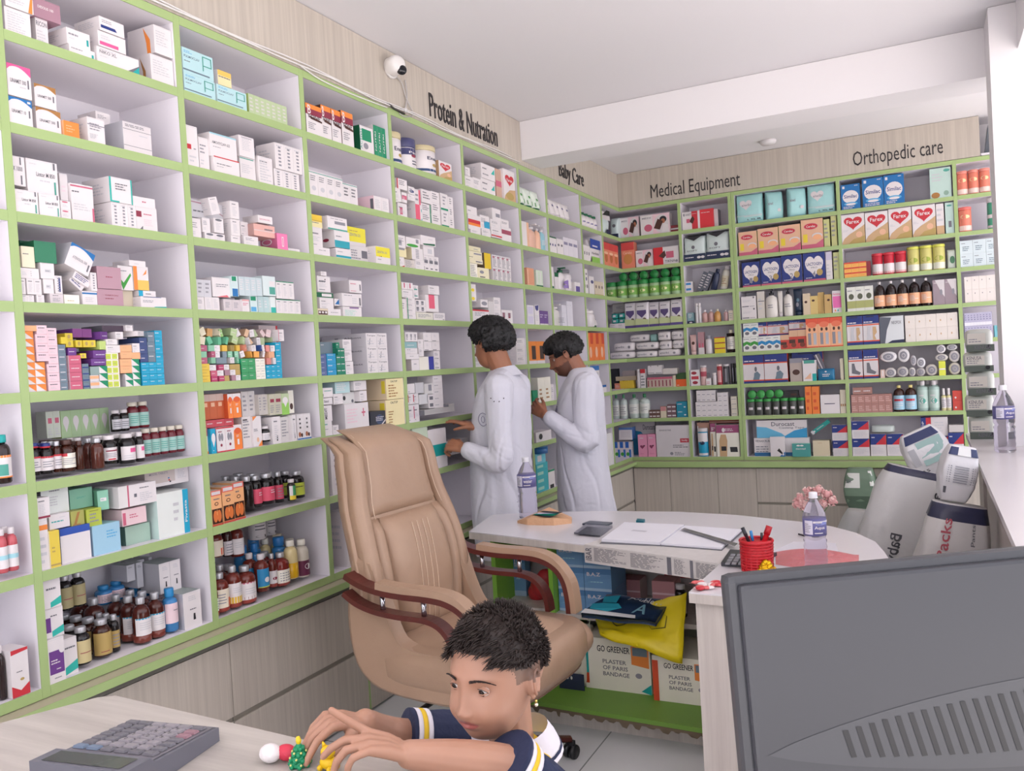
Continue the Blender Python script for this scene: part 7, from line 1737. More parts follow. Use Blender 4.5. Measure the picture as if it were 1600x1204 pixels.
# seat
def seat(u, v):
    x = .0+.60*u; y = (2*v-1)*(.255-.02*u); z = .515+.012*math.sin(PI*u)+ (-.05*max(0, (u-.8)/.2)**2)
    return Vector((x, y, z)), Vector((0, 0, 1)), .045
mb = MB(); panel(lambda u, v: seat(v, u), 16, 16, LE, mb, .05); mb.obj('seat_cushion', chair)
mb = MB(); N = 24; V = []; F = []
prof = [(1.0, .545, .0), (1.05, .50, 0), (1.045, .44, 0), (.97, .395, 0), (.7, .375, 0), (0, .37, 0)]
ring = []
for i in range(N*2):
    a = 2*PI*i/(N*2); sg = lambda t, p: math.copysign(abs(t)**p, t); ring.append((.285+.325*sg(math.cos(a), .45), .285*sg(math.sin(a), .45)))
for k, z, _ in prof:
    for x, y in ring: V.append((.285+(x-.285)*max(k, .001), y*max(k, .001), z+.06*max(0, (.08-x))*2-.0*x))
n = N*2
for j in range(len(prof)-1):
    for i in range(n): F.append((j*n+i, (j+1)*n+i, (j+1)*n+(i+1) % n, j*n+(i+1) % n))
F.append(tuple(range(n)))
mb.add(V, F, LE, True); mb.obj('seat_shell', chair)
mb = MB(); mb.tube([(V[i][0], V[i][1]*1.003, V[i][2]-.0) for i in range(3*n, 4*n)], .004, DSE, 5, closed=True); mb.obj('piping', chair)
SP = [(-.075, .86), (-.115, .66), (-.10, .50), (-.045, .415), (.06, .375), (.3, .365), (.52, .385), (.60, .44), (.60, .50), (.52, .535), (.30, .54), (.14, .555), (.085, .62), (.04, .74), (-.0, .86)]
for s in (-1, 1):
    mb = MB(); n = len(SP); SPs = smooth(SP+[SP[0]], 3)[:-1]; n = len(SPs); cxx = sum(p[0] for p in SPs)/n; czz = sum(p[1] for p in SPs)/n; V = []
    for y, k in ((.222, .97), (.236, 1.0), (.262, 1.0), (.280, .975), (.288, .92)): V += [(cxx+(x-cxx)*k, s*y, czz+(z-czz)*k) for x, z in SPs]
    F = [(j*n+i, j*n+(i+1) % n, (j+1)*n+(i+1) % n, (j+1)*n+i) for j in range(4) for i in range(n)]
    mb.add(V, F, LE, True); mb.add(V[4*n:], [tuple(range(n))], LE); mb.add(V[:n], [tuple(range(n))], LE); mb.obj('side_panel', chair)
# armrests
UP = [(-.06, .80), (.0, .775), (.08, .757), (.18, .750), (.30, .750), (.38, .742), (.44, .715), (.475, .67), (.49, .61), (.495, .545)]
LO = [(-.075, .735), (-.02, .705), (.06, .685), (.16, .677), (.27, .677), (.33, .665), (.37, .635), (.393, .59), (.40, .54)]
def ribbon(mb, P, y0, y1, th, m):
    P = smooth(P); V = []; n = len(P)
    for i, (x, z) in enumerate(P):
        a, b = P[max(i-1, 0)], P[min(i+1, n-1)]; d = Vector((b[0]-a[0], b[1]-a[1])).normalized(); nx, nz = -d.y, d.x
        for y, s in ((y0, 1), (y1, 1), (y1, -1), (y0, -1)): V.append((x+nx*s*th/2, y, z+nz*s*th/2))
    F = [(3, 2, 1, 0), tuple((n-1)*4+k for k in range(4))]
    for i in range(n-1):
        for k in range(4): F.append((i*4+k, i*4+(k+1) % 4, (i+1)*4+(k+1) % 4, (i+1)*4+k))
    mb.add(V, F, m, False)
for s in (-1, 1):
    yc_ = s*.315; mb = MB(); ribbon(mb, UP, yc_-.028, yc_+.028, .020, WD); up = mb.obj('arm_rail', chair)
    mb = MB(); ribbon(mb, LO, yc_-.024, yc_+.024, .018, WD); mb.obj('arm_rail', chair)
    for x in (.09, .27): mb = MB(); mb.tube([(x, yc_, .684), (x, yc_, .741)], .0095, CHR, 12); mb.obj('chrome_pin', chair)
    mb = MB(); ribbon(mb, [(p[0]+.002, p[1]+.020) if i < 6 else (p[0]+.02, p[1]+.003) for i, p in enumerate(UP[1:])][1:], yc_-.027, yc_+.027, .026, LE); mb.obj('arm_pad', chair)
# gas column, lever, star base, castors
mb = MB(); mb.lathe([(0, .08), (.035, .08), (.035, .24), (.02, .24), (.02, .36), (0, .36)], BLK, 18, Matrix.Translation((.27, 0, 0))); mb.box((.12, -.09, .345), (.42, .09, .369), BLK); mb.obj('gas_column', chair)
mb = MB(); T = Matrix.Translation((.27, 0, 0)); 
mb.tube([(.2, -.06, .35), (.2, -.27, .34), (.19, -.36, .31)], [.008, .008, .013], BLK, 8, sx=1.6); mb.obj('tilt_lever', chair)
for k in range(5):
    a = 2*PI*k/5+R(48); c, s_ = math.cos(a), math.sin(a); mb = MB(); mb.tube([(.27+.03*c, .03*s_, .115), (.27+.18*c, .18*s_, .10), (.27+.335*c, .335*s_, .075)], [(.026, .02), (.024, .016), (.02, .012)], WD, 8); mb.obj('base_leg', chair)
    mb = MB(); q = Matrix.Translation((.27+.335*c, .335*s_, 0)) @ Matrix.Rotation(a+.6, 4, 'Z')
    for y in (-.012, .012): mb.lathe([(0, -.009), (.026, -.009), (.028, 0), (.026, .009), (0, .009)], BLK, 16, q @ Matrix.Translation((0, y*1.15, .0285)) @ Matrix.Rotation(PI/2, 4, 'X'))
    mb.box((-.008, -.016, .045), (.008, .016, .07), BLK, q); mb.obj('castor', chair)

# ------------------------------------------------------------------ right-hand counter, bottles, bags
ct = thing('side_counter', 'long white counter running back along the right side', 'counter', (2.9, 3.2, 0))
m = MB(); WT = mat('d6d0d2', .25, nv=.02, ns=2)
m.prism([(2.475, 1.7), (3.25, 1.7), (3.25, 4.665), (2.62, 4.665), (2.62, 5.38), (2.475, 5.38)], .955, .98, WT); world_part(m, 'countertop', ct)
m = MB(); m.box((2.53, 1.75, .0), (3.2, 4.66, .954), mat('b5aaa6', .5, nv=.04, ns=5)); m.box((2.505, 1.75, 0), (2.529, 4.69, .08), mat('8a7f7a', .6)); world_part(m, 'counter_body', ct)
m = MB(); m.box((2.53, 4.955, .0), (2.618, 5.36, .954), mat('b5aaa6', .5)); world_part(m, 'counter_body', ct)
p = hit(1567, 706, 2, .98); water_bottle((p.x+.01, p.y, .9805), .31, .045, 'left water bottle with purple label on the white side counter', 'water bottles on the side counter', lab0=.5, lab1=.68, rz=fb)
p = hit(1594, 706, 2, .98); water_bottle((p.x+.075, p.y-.0, .9805), .31, .045, 'right water bottle on the side counter, cut by the frame', 'water bottles on the side counter', lab0=.5, lab1=.68, rz=fb)
KN = 'c=c9ccc6;R 0 .0 1 .3 5a645c;R .05 .35 .7 .8 ddd8cf;L .1 .4 .6 .6 2 g;E .8 .2 .08 .1 k'
zz = .981
for i, h in enumerate((.12, .11, .125, .105, .12)):
    ms = get_meshes('y', .13+.006*(i % 2), .26, h, KN+(';T .1 .6 .5 .18 dg KENUSA' if i % 2 else ';T .3 .1 .6 .18 dg KENUSA'), 'B')
    o = bpy.data.objects.new('film_wrapped_pack', ms['']); C.objects.link(o); o.location = (2.548-.010*(i % 2), 5.16, zz); zz += h+.0005
    tag(o, 'grey-green film-wrapped pack on the far counter end, %s of the stack' % ['lowest', 'second from bottom', 'middle', 'second from top', 'topmost'][i], 'pack', 'film-wrapped packs stacked beside the column')
# tall sacks: soft upright bags leaning against the counter
def soft(name, label, cat, c, w, d, h, col, tilt=0, yaw=0, marks=None, e=.5, lean=0, group=None, bump=.5, top=.55, navy=None):
    mb = MB(); seg, rings = 40, 26; V = []; F = []; sg = lambda t, p: math.copysign(abs(t)**p, t); mt = mat(col, .38, bump=bump, bs=14)
    def pt(an, t, k=1.0):
        th = (math.sin(PI*min(1, max(0, .06+.88*t)))**.38) if t < .8 else (math.sin(PI*(.06+.88*t))**.38)
        ww = w/2*(.86+.14*math.sin(PI*t)); nn = 1+.06*noise.noise(Vector((math.cos(an)*2.2, math.sin(an)*2.2, t*5+h*9)))+.03*noise.noise(Vector((an*3, t*14, h*3)))
        return Vector((ww*sg(math.cos(an), e)*nn*k*(th**.35), d/2*sg(math.sin(an), e+.2)*th*nn*k, h*t))
    for j in range(rings+1):
        for i in range(seg): V.append(pt(2*PI*i/seg, j/rings))
    for j in range(rings):
        for i in range(seg): F.append((j*seg+i, j*seg+(i+1) % seg, (j+1)*seg+(i+1) % seg, (j+1)*seg+i))
    F += [tuple(range(seg-1, -1, -1)), tuple(rings*seg+i for i in range(seg))]
    mb.add(V, F, mt, True)
    if navy:
        a0, a1 = navy
        for fi in range(len(mb.f)-2):
            j = fi//seg
            if a0 <= j/rings < a1: mb.m[fi] = mb.mi(mat('2a2c48', .35, bump=.5, bs=14))
    if marks:
        def Fm(u, v, t=.004):   # u across the front, v up
            x = (u-.5)*1.6; an = -PI/2+x*.95; p_ = pt(an, v, 1.0); q_ = Vector((p_.x, p_.y, 0)); return p_+q_.normalized()*.006
        marks(mb, Fm)
    o = mb.obj(name); o.location = c; o.rotation_euler = (R(lean), R(tilt), R(yaw)); tag(o, label, cat, group); return o
def tx(mb, Fm, s, u, v, w, h, col, rot=0):
    vs, fs, asp = text_mesh(s, .01)
    if rot: mb.add([Fm(u+(1-y)*w, v-x*h) for x, y in vs] if rot < 0 else [Fm(u+(1-y)*w, v+x*h) for x, y in vs], fs, mat(col, .5))
    else: mb.add([Fm(u+x*w, v+y*h) for x, y in vs], fs, mat(col, .5))
def m1(mb, F): tx(mb, F, 'aiwibi', .56, .90, .15, .24, '3a3a40', -1); tx(mb, F, 'Baby Pants', .38, .64, .13, .36, '4a4a50', -1); tx(mb, F, 'absorb', .8, .75, .04, .14, '8a8a90', -1)
def m2(mb, F): tx(mb, F, '5 Packs', .30, .45, .13, .28, 'b0505c', 1) if False else tx(mb, F, '5 Packs', .30, .655, .15, .28, 'b0505c', 1); tx(mb, F, 'Premium Baby Pants', .56, .50, .07, .42, '6a6a70', 1); tx(mb, F, '42', .26, .30, .10, .10, 'b0505c', 1)
soft('nappy_sack', 'large white sack printed with black lettering, left one of two leaning', 'sack', (2.02, 4.60, .0), .42, .26, .90, 'cfcdcd', 14, 14, m1, navy=(.93, 1.01))
soft('nappy_sack', 'large white sack with red 5 Packs lettering, beside the counter', 'sack', (2.25, 3.95, .0), .30, .22, .83, 'cbc7c6', 10, 10, m2, navy=(.92, 1.01))
def m3(mb, F):
    for k, (u0, v0, u1, v1, c_) in enumerate(((.1, .8, .9, .97, '2a3560'), (.45, .3, .8, .78, '9ab8b4'), (.15, .35, .4, .7, 'b5b5ba'))):
        mb.add([F(u0+(u1-u0)*i/5, v) for v in (v0, v1) for i in range(6)], [(i, i+1, i+7, i+6) for i in range(5)], mat(c_, .4))
    tx(mb, F, 'NB S M', .2, .18, .4, .06, 'k')
soft('nappy_pack', 'white and teal nappy pack lying atop the left sack', 'pack', (2.33, 4.66, .84), .22, .14, .25, 'dedcde', -24, 12, m3, lean=-6, e=.36)
def m4(mb, F):
    mb.add([F(.05+.9*i/5, v) for v in (.84, .98) for i in range(6)], [(i, i+1, i+7, i+6) for i in range(5)], mat('2a3560', .4)); mb.add([F(.48, .84), F(.53, .84), F(.53, .98), F(.48, .98)], [(0, 1, 2, 3)], mat('dcdcdc', .4))
    for i in range(5): tx(mb, F, 'IIIIIIII', .3+.09*i, .35, .04, .3, '9a9aa2', 1)
    mb.add([F(.18, .14), F(.34, .14), F(.34, .26), F(.18, .26)], [(0, 1, 2, 3)], mat('5a5a62', .5))
soft('nappy_pack', 'white nappy pack with navy top, atop the right sack', 'pack', (2.365, 4.0, .83), .145, .12, .235, 'dad8dc', 12, 12, m4, e=.3)
soft('nappy_sack', 'crumpled white and navy sack between desk and sacks', 'sack', (1.90, 5.05, .0), .36, .26, .58, 'b9bab9', 8, 10, None, navy=(.4, .62))
def m5(mb, F):
    for (u0, v0, u1, v1, c_) in ((.1, .55, .5, .9, 'dcdcd6'), (.6, .6, .85, .95, 'dcdcd6'), (.05, .05, .95, .35, '4a5e4c')):
        mb.add([F(u0+(u1-u0)*i/5, v) for v in (v0, v1) for i in range(6)], [(i, i+1, i+7, i+6) for i in range(5)], mat(c_, .4))
    tx(mb, F, 'KENUSA', .14, .66, .3, .1, 'dg')
G5 = 'green and white packs stacked at the back cabinets'
for i, (x, z, w_) in enumerate(((1.82, 0, .235), (2.06, 0, .22), (1.82, .308, .235), (2.06, .308, .22))):
    soft('nappy_pack', 'green and white nappy pack at the cabinets, %s' % ['bottom left', 'bottom right', 'top left', 'top right'][i], 'pack', (x, 6.62, z), w_, .16, .305, '6f8470', 0, 0, m5, group=G5, e=.3)
# ------------------------------------------------------------------ front counter with calculator, toys and monitor
fc = thing('front_counter', 'grey woodgrain counter across the foreground', 'counter', (1.7, .5, 0))
m = MB(); m.prism([(.70, .36), (.72, .30), (2.72, .10), (2.72, .86), (1.01, .966), (.985, .95)], .955, .98, LAMT); world_part(m, 'countertop', fc)
m = MB(); m.prism([(.80, .36), (2.70, .14), (2.70, .80), (1.08, .90)], .0, .954, mat('b5aaa2', .5)); world_part(m, 'counter_body', fc)
# calculator
cz = .98; a = hit(205, 1112, 2, 1.012); b_ = hit(341, 1124, 2, 1.012); c0 = hit(72, 1168, 2, 1.02)
ux = (b_-a); wC = ux.length; ux = ux/wC; lC = (c0-a).length*1.28; uy = Vector((ux.y, -ux.x, 0)); 
if uy.dot(c0-a) < 0: uy = -uy
calc = thing('large_calculator', 'large grey desk calculator with raised display, lying on the foreground counter', 'calculator', (a.x, a.y, cz+.0005)); calc.rotation_euler = (0, 0, math.atan2(ux.y, ux.x))
lx, ly = wC, lC; CG = mat('6a6a74', .45); CT = mat('77747c', .4)
# local frame: x along the far edge, -y towards the viewer
h0, h1 = .020, .031
m = MB(); m.add([(0,0,0),(lx,0,0),(lx,-ly,0),(0,-ly,0),(0,0,h0),(lx,0,h0),(lx,-ly*.72,h1),(0,-ly*.72,h1),(lx,-ly,h1+.011),(0,-ly,h1+.011),(lx,-ly*.76,h1+.008),(0,-ly*.76,h1+.008)],
   [(0,1,2,3),(4,7,6,5),(0,4,5,1),(7,11,10,6),(11,9,8,10),(9,3,2,8),(1,5,6,10,8,2),(3,9,11,7,4,0)], CG)
m.add([(.006,-.004,h0+.0012),(lx-.006,-.004,h0+.0012),(lx-.006,-ly*.71,h1+.0008),(.006,-ly*.71,h1+.0008)], [(3,2,1,0)], CT); m.obj('case', calc)
m = MB(); m.add([(.015,-ly*.79,h1+.0090),(lx-.015,-ly*.79,h1+.0090),(lx-.015,-ly*.97,h1+.0113),(.015,-ly*.97,h1+.0113)], [(3,2,1,0)], mat('4a4e50', .15)); m.obj('display', calc)
def zc_(y): return h0+(h1-h0)*(-y)/(ly*.72)+.0012
rows_, cols_ = 7, 6
for j in range(rows_):
    for i in range(cols_):
        x0 = .008+i*(lx-.016)/cols_; y0 = -.010-j*(ly*.70-.014)/rows_; kw, kh = (lx-.016)/cols_*.80, (ly*.70-.014)/rows_*.76
        col = '9a7680' if (i == 5 and j in (1, 2)) else ('6f7f96' if (j == 6 and i < 2) else '6f6d74' if (i == 0 or i == 5 or j == 6 or (i == 1 and j < 5)) else '938e94')
        m = MB(); z = zc_(y0-kh/2); sh = .0012
        m.add([(x0,y0,z),(x0+kw,y0,z),(x0+kw,y0-kh,z+.001),(x0,y0-kh,z+.001),(x0+sh,y0-sh,z+.0032),(x0+kw-sh,y0-sh,z+.0032),(x0+kw-sh,y0-kh+sh,z+.0042),(x0+sh,y0-kh+sh,z+.0042)],
              [(7,6,5,4),(0,4,5,1),(1,5,6,2),(2,6,7,3),(3,7,4,0)], mat(col, .45))
        ch = {(2,1):'7',(3,1):'8',(4,1):'9',(2,2):'4',(3,2):'5',(4,2):'6',(2,3):'1',(3,3):'2',(4,3):'3',(2,4):'0'}.get((i, j))
        if ch: m.text(ch, mat('3a3a40', .5), (x0+kw*.38, y0-kh*.72, z+.0046), (1,0,0), (0,1,0), kh*.5)
        m.obj('key', calc)
# toys
p = hit(431, 1190, 2, .98); m = MB(); m.ball((-.006, -.003, .0125), (.0165, .014, .0125), mat('e6e0e0', .6, bump=.3, bs=80)); t = thing('capsule_toy', 'red and white capsule shaped toy lying on the counter', 'toy', (p.x, p.y, .9805)); m.obj('white_half', t)
m = MB(); m.ball((.013, .008, .0115), (.016, .0115, .011), mat('c93048', .5, bump=.3, bs=80)); m.obj('red_half', t)
p = hit(469, 1196, 2, .98); t = thing('toy_tree', 'small green toy Christmas tree with yellow star', 'toy', (p.x, p.y, .9805)); m = MB(); GT = mat('0f8a5c', .5)
for k, (r, z) in enumerate(((.0135, .005), (.0115, .012), (.0085, .019), (.005, .026))):
    m.lathe([(0, z-.004), (r*.8, z-.005), (r, z-.001), (r*.7, z+.004), (0, z+.007)], GT, 14)
    for i in range(7): an = 2*PI*i/7+k*.4; m.ball((r*math.cos(an), r*math.sin(an), z-.002), .0034, GT, seg=8, rings=6)
m.obj('foliage', t); m = MB()
for k, (r, z) in enumerate(((.0150, .006), (.0128, .0135), (.0095, .0205))):
    for i in range(6): an = 2*PI*i/6+k*.6+.3; m.ball((r*math.cos(an), r*math.sin(an), z), .0016, mat('e2dc8a', .5), seg=6, rings=5)
m.obj('bauble', t); t.children[-1]['kind'] = 'stuff' if False else t.children[-1].get('kind', 'part'); del t.children[-1]['kind']
m = MB(); m.tube([(0, 0, .028), (0, 0, .034), (-.001, 0, .040)], [.002, .004, .0025], mat('e6c820', .5), 8); m.obj('star', t)
p = hit(512, 1201, 2, .98); t = thing('toy_cat', 'small yellow toy animal held under the child\'s fingers', 'toy', (p.x+.002, p.y, .9805)); YL = mat('e2b80c', .5); m = MB()
m.ball((0, 0, .009), (.013, .010, .009), YL); m.ball((.001, -.001, .024), (.0105, .009, .0085), YL)
for s in (-1, 1): m.tube([(s*.006+.001, 0, .030), (s*.009+.001, 0, .0365)], [.0035, .001], YL, 8); m.ball((s*.008, -.008, .004), (.004, .005, .004), YL, seg=8, rings=6)
m.ball((.013, .002, .006), (.004, .004, .005), YL, seg=8, rings=6); m.obj('toy_body', t)
# monitor seen from behind
mo = thing('computer_monitor', 'back of a dark grey computer monitor in the right foreground', 'monitor', (2.157, .60, .9805), R(33.5)); MG = mat('313238', .42, nv=.06, ns=7); MG2 = mat('37383d', .45, nv=.05, ns=5); MD = mat('1c1c20', .5)
TL = R(-6.5); T = Matrix.Translation((0, 0, .3700)) @ Matrix.Rotation(TL, 4, 'X')     # top edge pivot, local -z down
wM, hM = .52, .32
m = MB(); m.cbox((0, 0, -hM), (wM, .018, 0), MG2, .006, T); m.cbox((.0, -.0, -hM), (wM, .001, 0), MG2, .0003, T) if False else None; m.obj('bezel_frame', mo)
m = MB(); m.cbox((.007, -.006, -hM+.007), (wM-.007, .003, -.007), MG, .003, T); m.obj('back_cover', mo)
m = MB(); V = []; n = 26
for i in range(n+1):
    u = i/n; x = .016+.488*u; zu = -.147+.022 + .034*math.sin(PI*u)**.8; zl = -.125-.030*math.sin(PI*u)**.8
    V += [(x, -.0064, zu), (x, -.0064, zl)]
m.add(V, [(2*i, 2*i+1, 2*i+3, 2*i+2) for i in range(n)], mat('3c3d42', .45), T=T)
for i in range(38):
    u = .115+.77*i/37; x = .016+.488*u; a1 = .034*math.sin(PI*u)**.8; a0 = .030*math.sin(PI*u)**.8
    z1 = -.125+a1*.75; z0 = -.125-a0*.62; m.add([(x, -.0068, z1), (x+.0042, -.0068, z1), (x+.0042+.012*(z1-z0)/.05, -.0068, z0), (x+.012*(z1-z0)/.05, -.0068, z0)], [(0, 3, 2, 1)], MD, T=T)
m.obj('vent_grille', mo)
m = MB(); m.box((wM/2-.04, .005, .012), (wM/2+.04, .03, .12), MG); m.cbox((wM/2-.12, -.05, .0), (wM/2+.12, .12, .012), MG, .004); m.obj('stand', mo)
m = MB(); m.add([(.012, 0.0184, -hM+.015), (wM-.012, 0.0184, -hM+.015), (wM-.012, 0.0184, -.012), (.012, 0.0184, -.012)], [(3, 2, 1, 0)], mat('101014', .1), T=T); m.obj('screen', mo)
# ------------------------------------------------------------------ ceiling and wall fittings
cc = Vector((.0, 3.47, 3.0)); t = thing('security_camera', 'white dome security camera on the fascia above the shelves', 'camera', cc); WC = mat('e6e2e0', .35)
T = Matrix.Rotation(PI/2, 4, 'Y'); m = MB(); m.lathe([(0, -.004), (.048, -.004), (.05, .004), (.05, .014), (.03, .02), (0, .02)], WC, 22, T); m.obj('mount_base', t)
m = MB(); m.lathe([(.044, .014), (.046, .03), (.045, .06), (.038, .082), (.028, .09), (0, .09)], WC, 22, T @ Matrix.Rotation(R(25), 4, 'X')); m.obj('dome_body', t)
m = MB(); q = Matrix.Translation((.078, -.018, -.028)) @ Matrix.Rotation(R(70), 4, 'Y') @ Matrix.Rotation(R(40), 4, 'X'); m.ball((0, 0, 0), (.026, .026, .02), mat('1c1c22', .1), q, 16, 10); m.obj('lens', t)
m = MB(); P = [hit(x, y, 0, .006) for x, y in ((618, 118), (628, 130), (634, 150), (640, 165), (646, 178), (641, 182), (632, 182), (624, 177))]; m.tube(smooth([tuple(p) for p in P], 4), .0028, mat('b9b4b4', .5), 6)
P = [hit(x, y, 0, .005) for x, y in ((633, 125), (636, 150), (633, 172))]; m.tube(smooth([tuple(p) for p in P], 4), .0028, mat('b9b4b4', .5), 6); m.ball(hit(634, 172, 0, .012), (.008, .016, .012), mat('c9c6c6', .4))
tag(m.obj('camera_cable'), 'thin grey cable looping down below the security camera', 'cable')
m = MB(); P = [hit(x, y, 0, .008) for x, y in ((470, 103), (500, 124), (540, 143), (575, 157), (605, 168))]; m.tube(smooth([(p.x, p.y, p.z) for p in P], 4), .003, WC, 6)
ys = [.9+.16*i for i in range(26)]
m.tube([(.007, y, ZT[0]+.027+.006*math.sin(y*9)*(.5+.5*math.sin(y*2.3))) for y in ys], .0035, WC, 6); m.tube([(.010, y+.03, ZT[0]+.034+.006*math.sin(y*7+1)) for y in ys[:-1]], .003, WC, 6)
tag(m.obj('white_cable'), 'white cables running along the top green edge of the left shelves', 'cable')
m = MB(); P = [hit(x, y, 0, .007) for x, y in ((605, 160), (616, 170), (632, 178))]; m.tube([tuple(p) for p in P], .005, mat('3a3634', .5), 6); tag(m.obj('black_plug'), 'short black plug lying on the shelf top below the camera', 'plug')
p = hit(1200, 222, 2, HC-.012); m = MB(); m.lathe([(0, -.03), (.05, -.028), (.06, -.012), (.062, 0), (0, 0)], mat('dcd8da', .4), 24); o = m.obj('smoke_detector', loc=(p.x, p.y, HC-.0002)); tag(o, 'round white smoke detector on the ceiling beyond the beam', 'detector')
m = MB(); m.box((2.70, YB+.01, 2.806), (3.3, YB+.3, 2.822), WHITEB); o = m.obj('trim_3'); o['kind'] = 'structure'
for i in range(3):
    m = MB(); T = Matrix.Translation((2.725+i*.035, YB+.04, 2.823)) @ Matrix.Rotation(R(8), 4, 'Y'); m.box((0, 0, 0.004), (.028, .12, .20), mat(['5a6068', 'b5bac0', '8a9098'][i], .4), T); o = m.obj('box_file'); tag(o, 'grey upright folder on top of the back shelving, %s' % ['left', 'middle', 'right'][i], 'folder', 'folders above the back shelves')

# ------------------------------------------------------------------ people
def evaluated(mb, name, voxel, it=3, fac=.5, assign=None, mats=None, disp=None):
    """union the overlapping limbs into one continuous skin, smooth it, then colour faces by place"""
    o = mb.obj('tmp_'+name); md = o.modifiers.new('r', 'REMESH'); md.mode = 'VOXEL'; md.voxel_size = voxel; md.use_smooth_shade = True
    ms = o.modifiers.new('s', 'SMOOTH'); ms.iterations = it; ms.factor = fac
    dg = bpy.context.evaluated_depsgraph_get(); dg.update(); me = bpy.data.meshes.new_from_object(o.evaluated_get(dg)); bpy.data.objects.remove(o); me.name = name
    if disp:
        me.update(); N = [v.normal.copy() for v in me.vertices]
        for v, n_ in zip(me.vertices, N): v.co = disp(v.co, n_)
    me.materials.clear()
    for m in mats: me.materials.append(m)
    if assign:
        me.polygons.foreach_set('material_index', [assign(p.center, p.normal) for p in me.polygons])
    me.polygons.foreach_set('use_smooth', [True]*len(me.polygons)); me.update(); return me
def skinmat(name, c1, c2, sc_=14):
    m = bpy.data.materials.new(name); m.use_nodes = True; nt = m.node_tree; b = nt.nodes['Principled BSDF']; b.inputs['Roughness'].default_value = .48
    b.inputs['Subsurface Weight'].default_value = .12; b.inputs['Subsurface Radius'].default_value = (.012, .005, .003); b.inputs['Subsurface Scale'].default_value = .6
    tc = nt.nodes.new('ShaderNodeTexCoord'); n = nt.nodes.new('ShaderNodeTexNoise'); n.inputs['Scale'].default_value = sc_; n.inputs['Detail'].default_value = 4
    mx = nt.nodes.new('ShaderNodeMix'); mx.data_type = 'RGBA'; mx.inputs[6].default_value = lin(c1); mx.inputs[7].default_value = lin(c2)
    nt.links.new(tc.outputs['Object'], n.inputs['Vector']); nt.links.new(n.outputs['Fac'], mx.inputs[0]); nt.links.new(mx.outputs[2], b.inputs['Base Color']); return m
def ell_ray(d, c, r):
    """distance from the origin along d to the far side of an ellipsoid"""
    A = sum((d[i]/r[i])**2 for i in range(3)); B = -2*sum(d[i]*c[i]/r[i]**2 for i in range(3)); Cc = sum((c[i]/r[i])**2 for i in range(3))-1
    D = B*B-4*A*Cc
    return (-B+math.sqrt(D))/(2*A) if D > 0 else 0
def head_mesh(mb, T, m, child=False, sc_=1.0, nose=1.0):
    """face, skull and ears, head frame: x forward, y to the left, z up; origin between the ears"""
    nu, nv = 96, 72; V = []
    cr = ((-.014, 0, .030), (.094, .077, .086)) if not child else ((-.014, 0, .028), (.096, .080, .086))
    jw = ((.020, 0, -.042), (.066, .056, .074)) if not child else ((.020, 0, -.032), (.066, .058, .066))
    def G(v, c, s): return math.exp(-((v-c)/s)**2)
    zl = -.050 if not child else -.047
    for j in range(nv+1):
        ph = -PI/2+PI*j/nv
        for i in range(nu):
            th = 2*PI*i/nu; d = (math.cos(ph)*math.cos(th), math.cos(ph)*math.sin(th), math.sin(ph))
            a, b = ell_ray(d, *cr), ell_ray(d, *jw); k = 60; r = math.log(math.exp(k*a)+math.exp(k*b))/k-.004
            x, y, z = d[0]*r, d[1]*r, d[2]*r
            w = max(0, min(1, (x-.02)/.03))
            ay = abs(y)
            dx = 0
            dx += (-.0085 if child else -.0105)*G(ay, .031, .015)*G(z, .010, .0105)                     # sockets
            dx += .0045*G(ay, .028, .020)*G(z, .030, .008)                         # brow
            t = max(0, min(1, (.022-z)/.046)); ins = 1 if -.034 < z < .022 else math.exp(-((z+.034)/.004)**2) if z <= -.034 else math.exp(-((z-.022)/.01)**2)
            dx += nose*(.005+.014*t**1.4)*G(y, 0, .0065+.003*t)*ins                # bridge to tip
            dx += nose*.009*G(ay, .0105, .0055)*G(z, -.0285, .0055)               # wings
            dx += nose*.006*G(y, 0, .009)*G(z, -.026, .007)
            dx += .0065*G(ay, .003, .017)*G(z, zl+.006, .0045)+.0075*G(y, 0, .015)*G(z, zl-.006, .0050)-.0058*G(y, 0, .019)*G(z, zl, .0017)
            dx += -.002*G(y, 0, .004)*G(z, zl+.014, .006)-.003*G(y, 0, .02)*G(z, zl-.014, .004)+.006*G(y, 0, .016)*G(z, zl-.031, .013)
            dx += (.0095 if child else .003)*G(ay, .036, .021)*G(z, -.028, .021)   # cheeks
            V.append((x+dx*w, y*(1+(.05 if child else 0)*G(z, -.035, .02)*w), z))
    F = []
    for j in range(nv):
        for i in range(nu): F.append((j*nu+i, j*nu+(i+1) % nu, (j+1)*nu+(i+1) % nu, (j+1)*nu+i))
    mb.add([(x*sc_, y*sc_, z*sc_) for x, y, z in V], F, m, True, T)
    for s in (-1, 1):      # ears: rim, bowl, lobe
        E = []
        for q in range(19):
            a = R(-60)+R(300)*q/18; rr = .0145+.006*max(0, math.sin(a)); E.append(((-.008-rr*math.cos(a)*.82)*sc_, s*(.0765+.009*(1-math.cos(a))*.5+.006)*sc_, (.002+rr*1.28*math.sin(a)+.001)*sc_))
        mb.tube(E, .0034*sc_, m, 7, T)
        mb.ball((-.008*sc_, s*.077*sc_, .001*sc_), (.0165*sc_, .0070*sc_, .0210*sc_), m, T, 12, 8); mb.ball((-.005*sc_, s*.0795*sc_, -.0175*sc_), (.0065*sc_, .004*sc_, .007*sc_), m, T, 10, 7)
        mb.ball((.004*sc_, s*.0785*sc_, -.002*sc_), (.003*sc_, .003*sc_, .006*sc_), m, T, 8, 6)
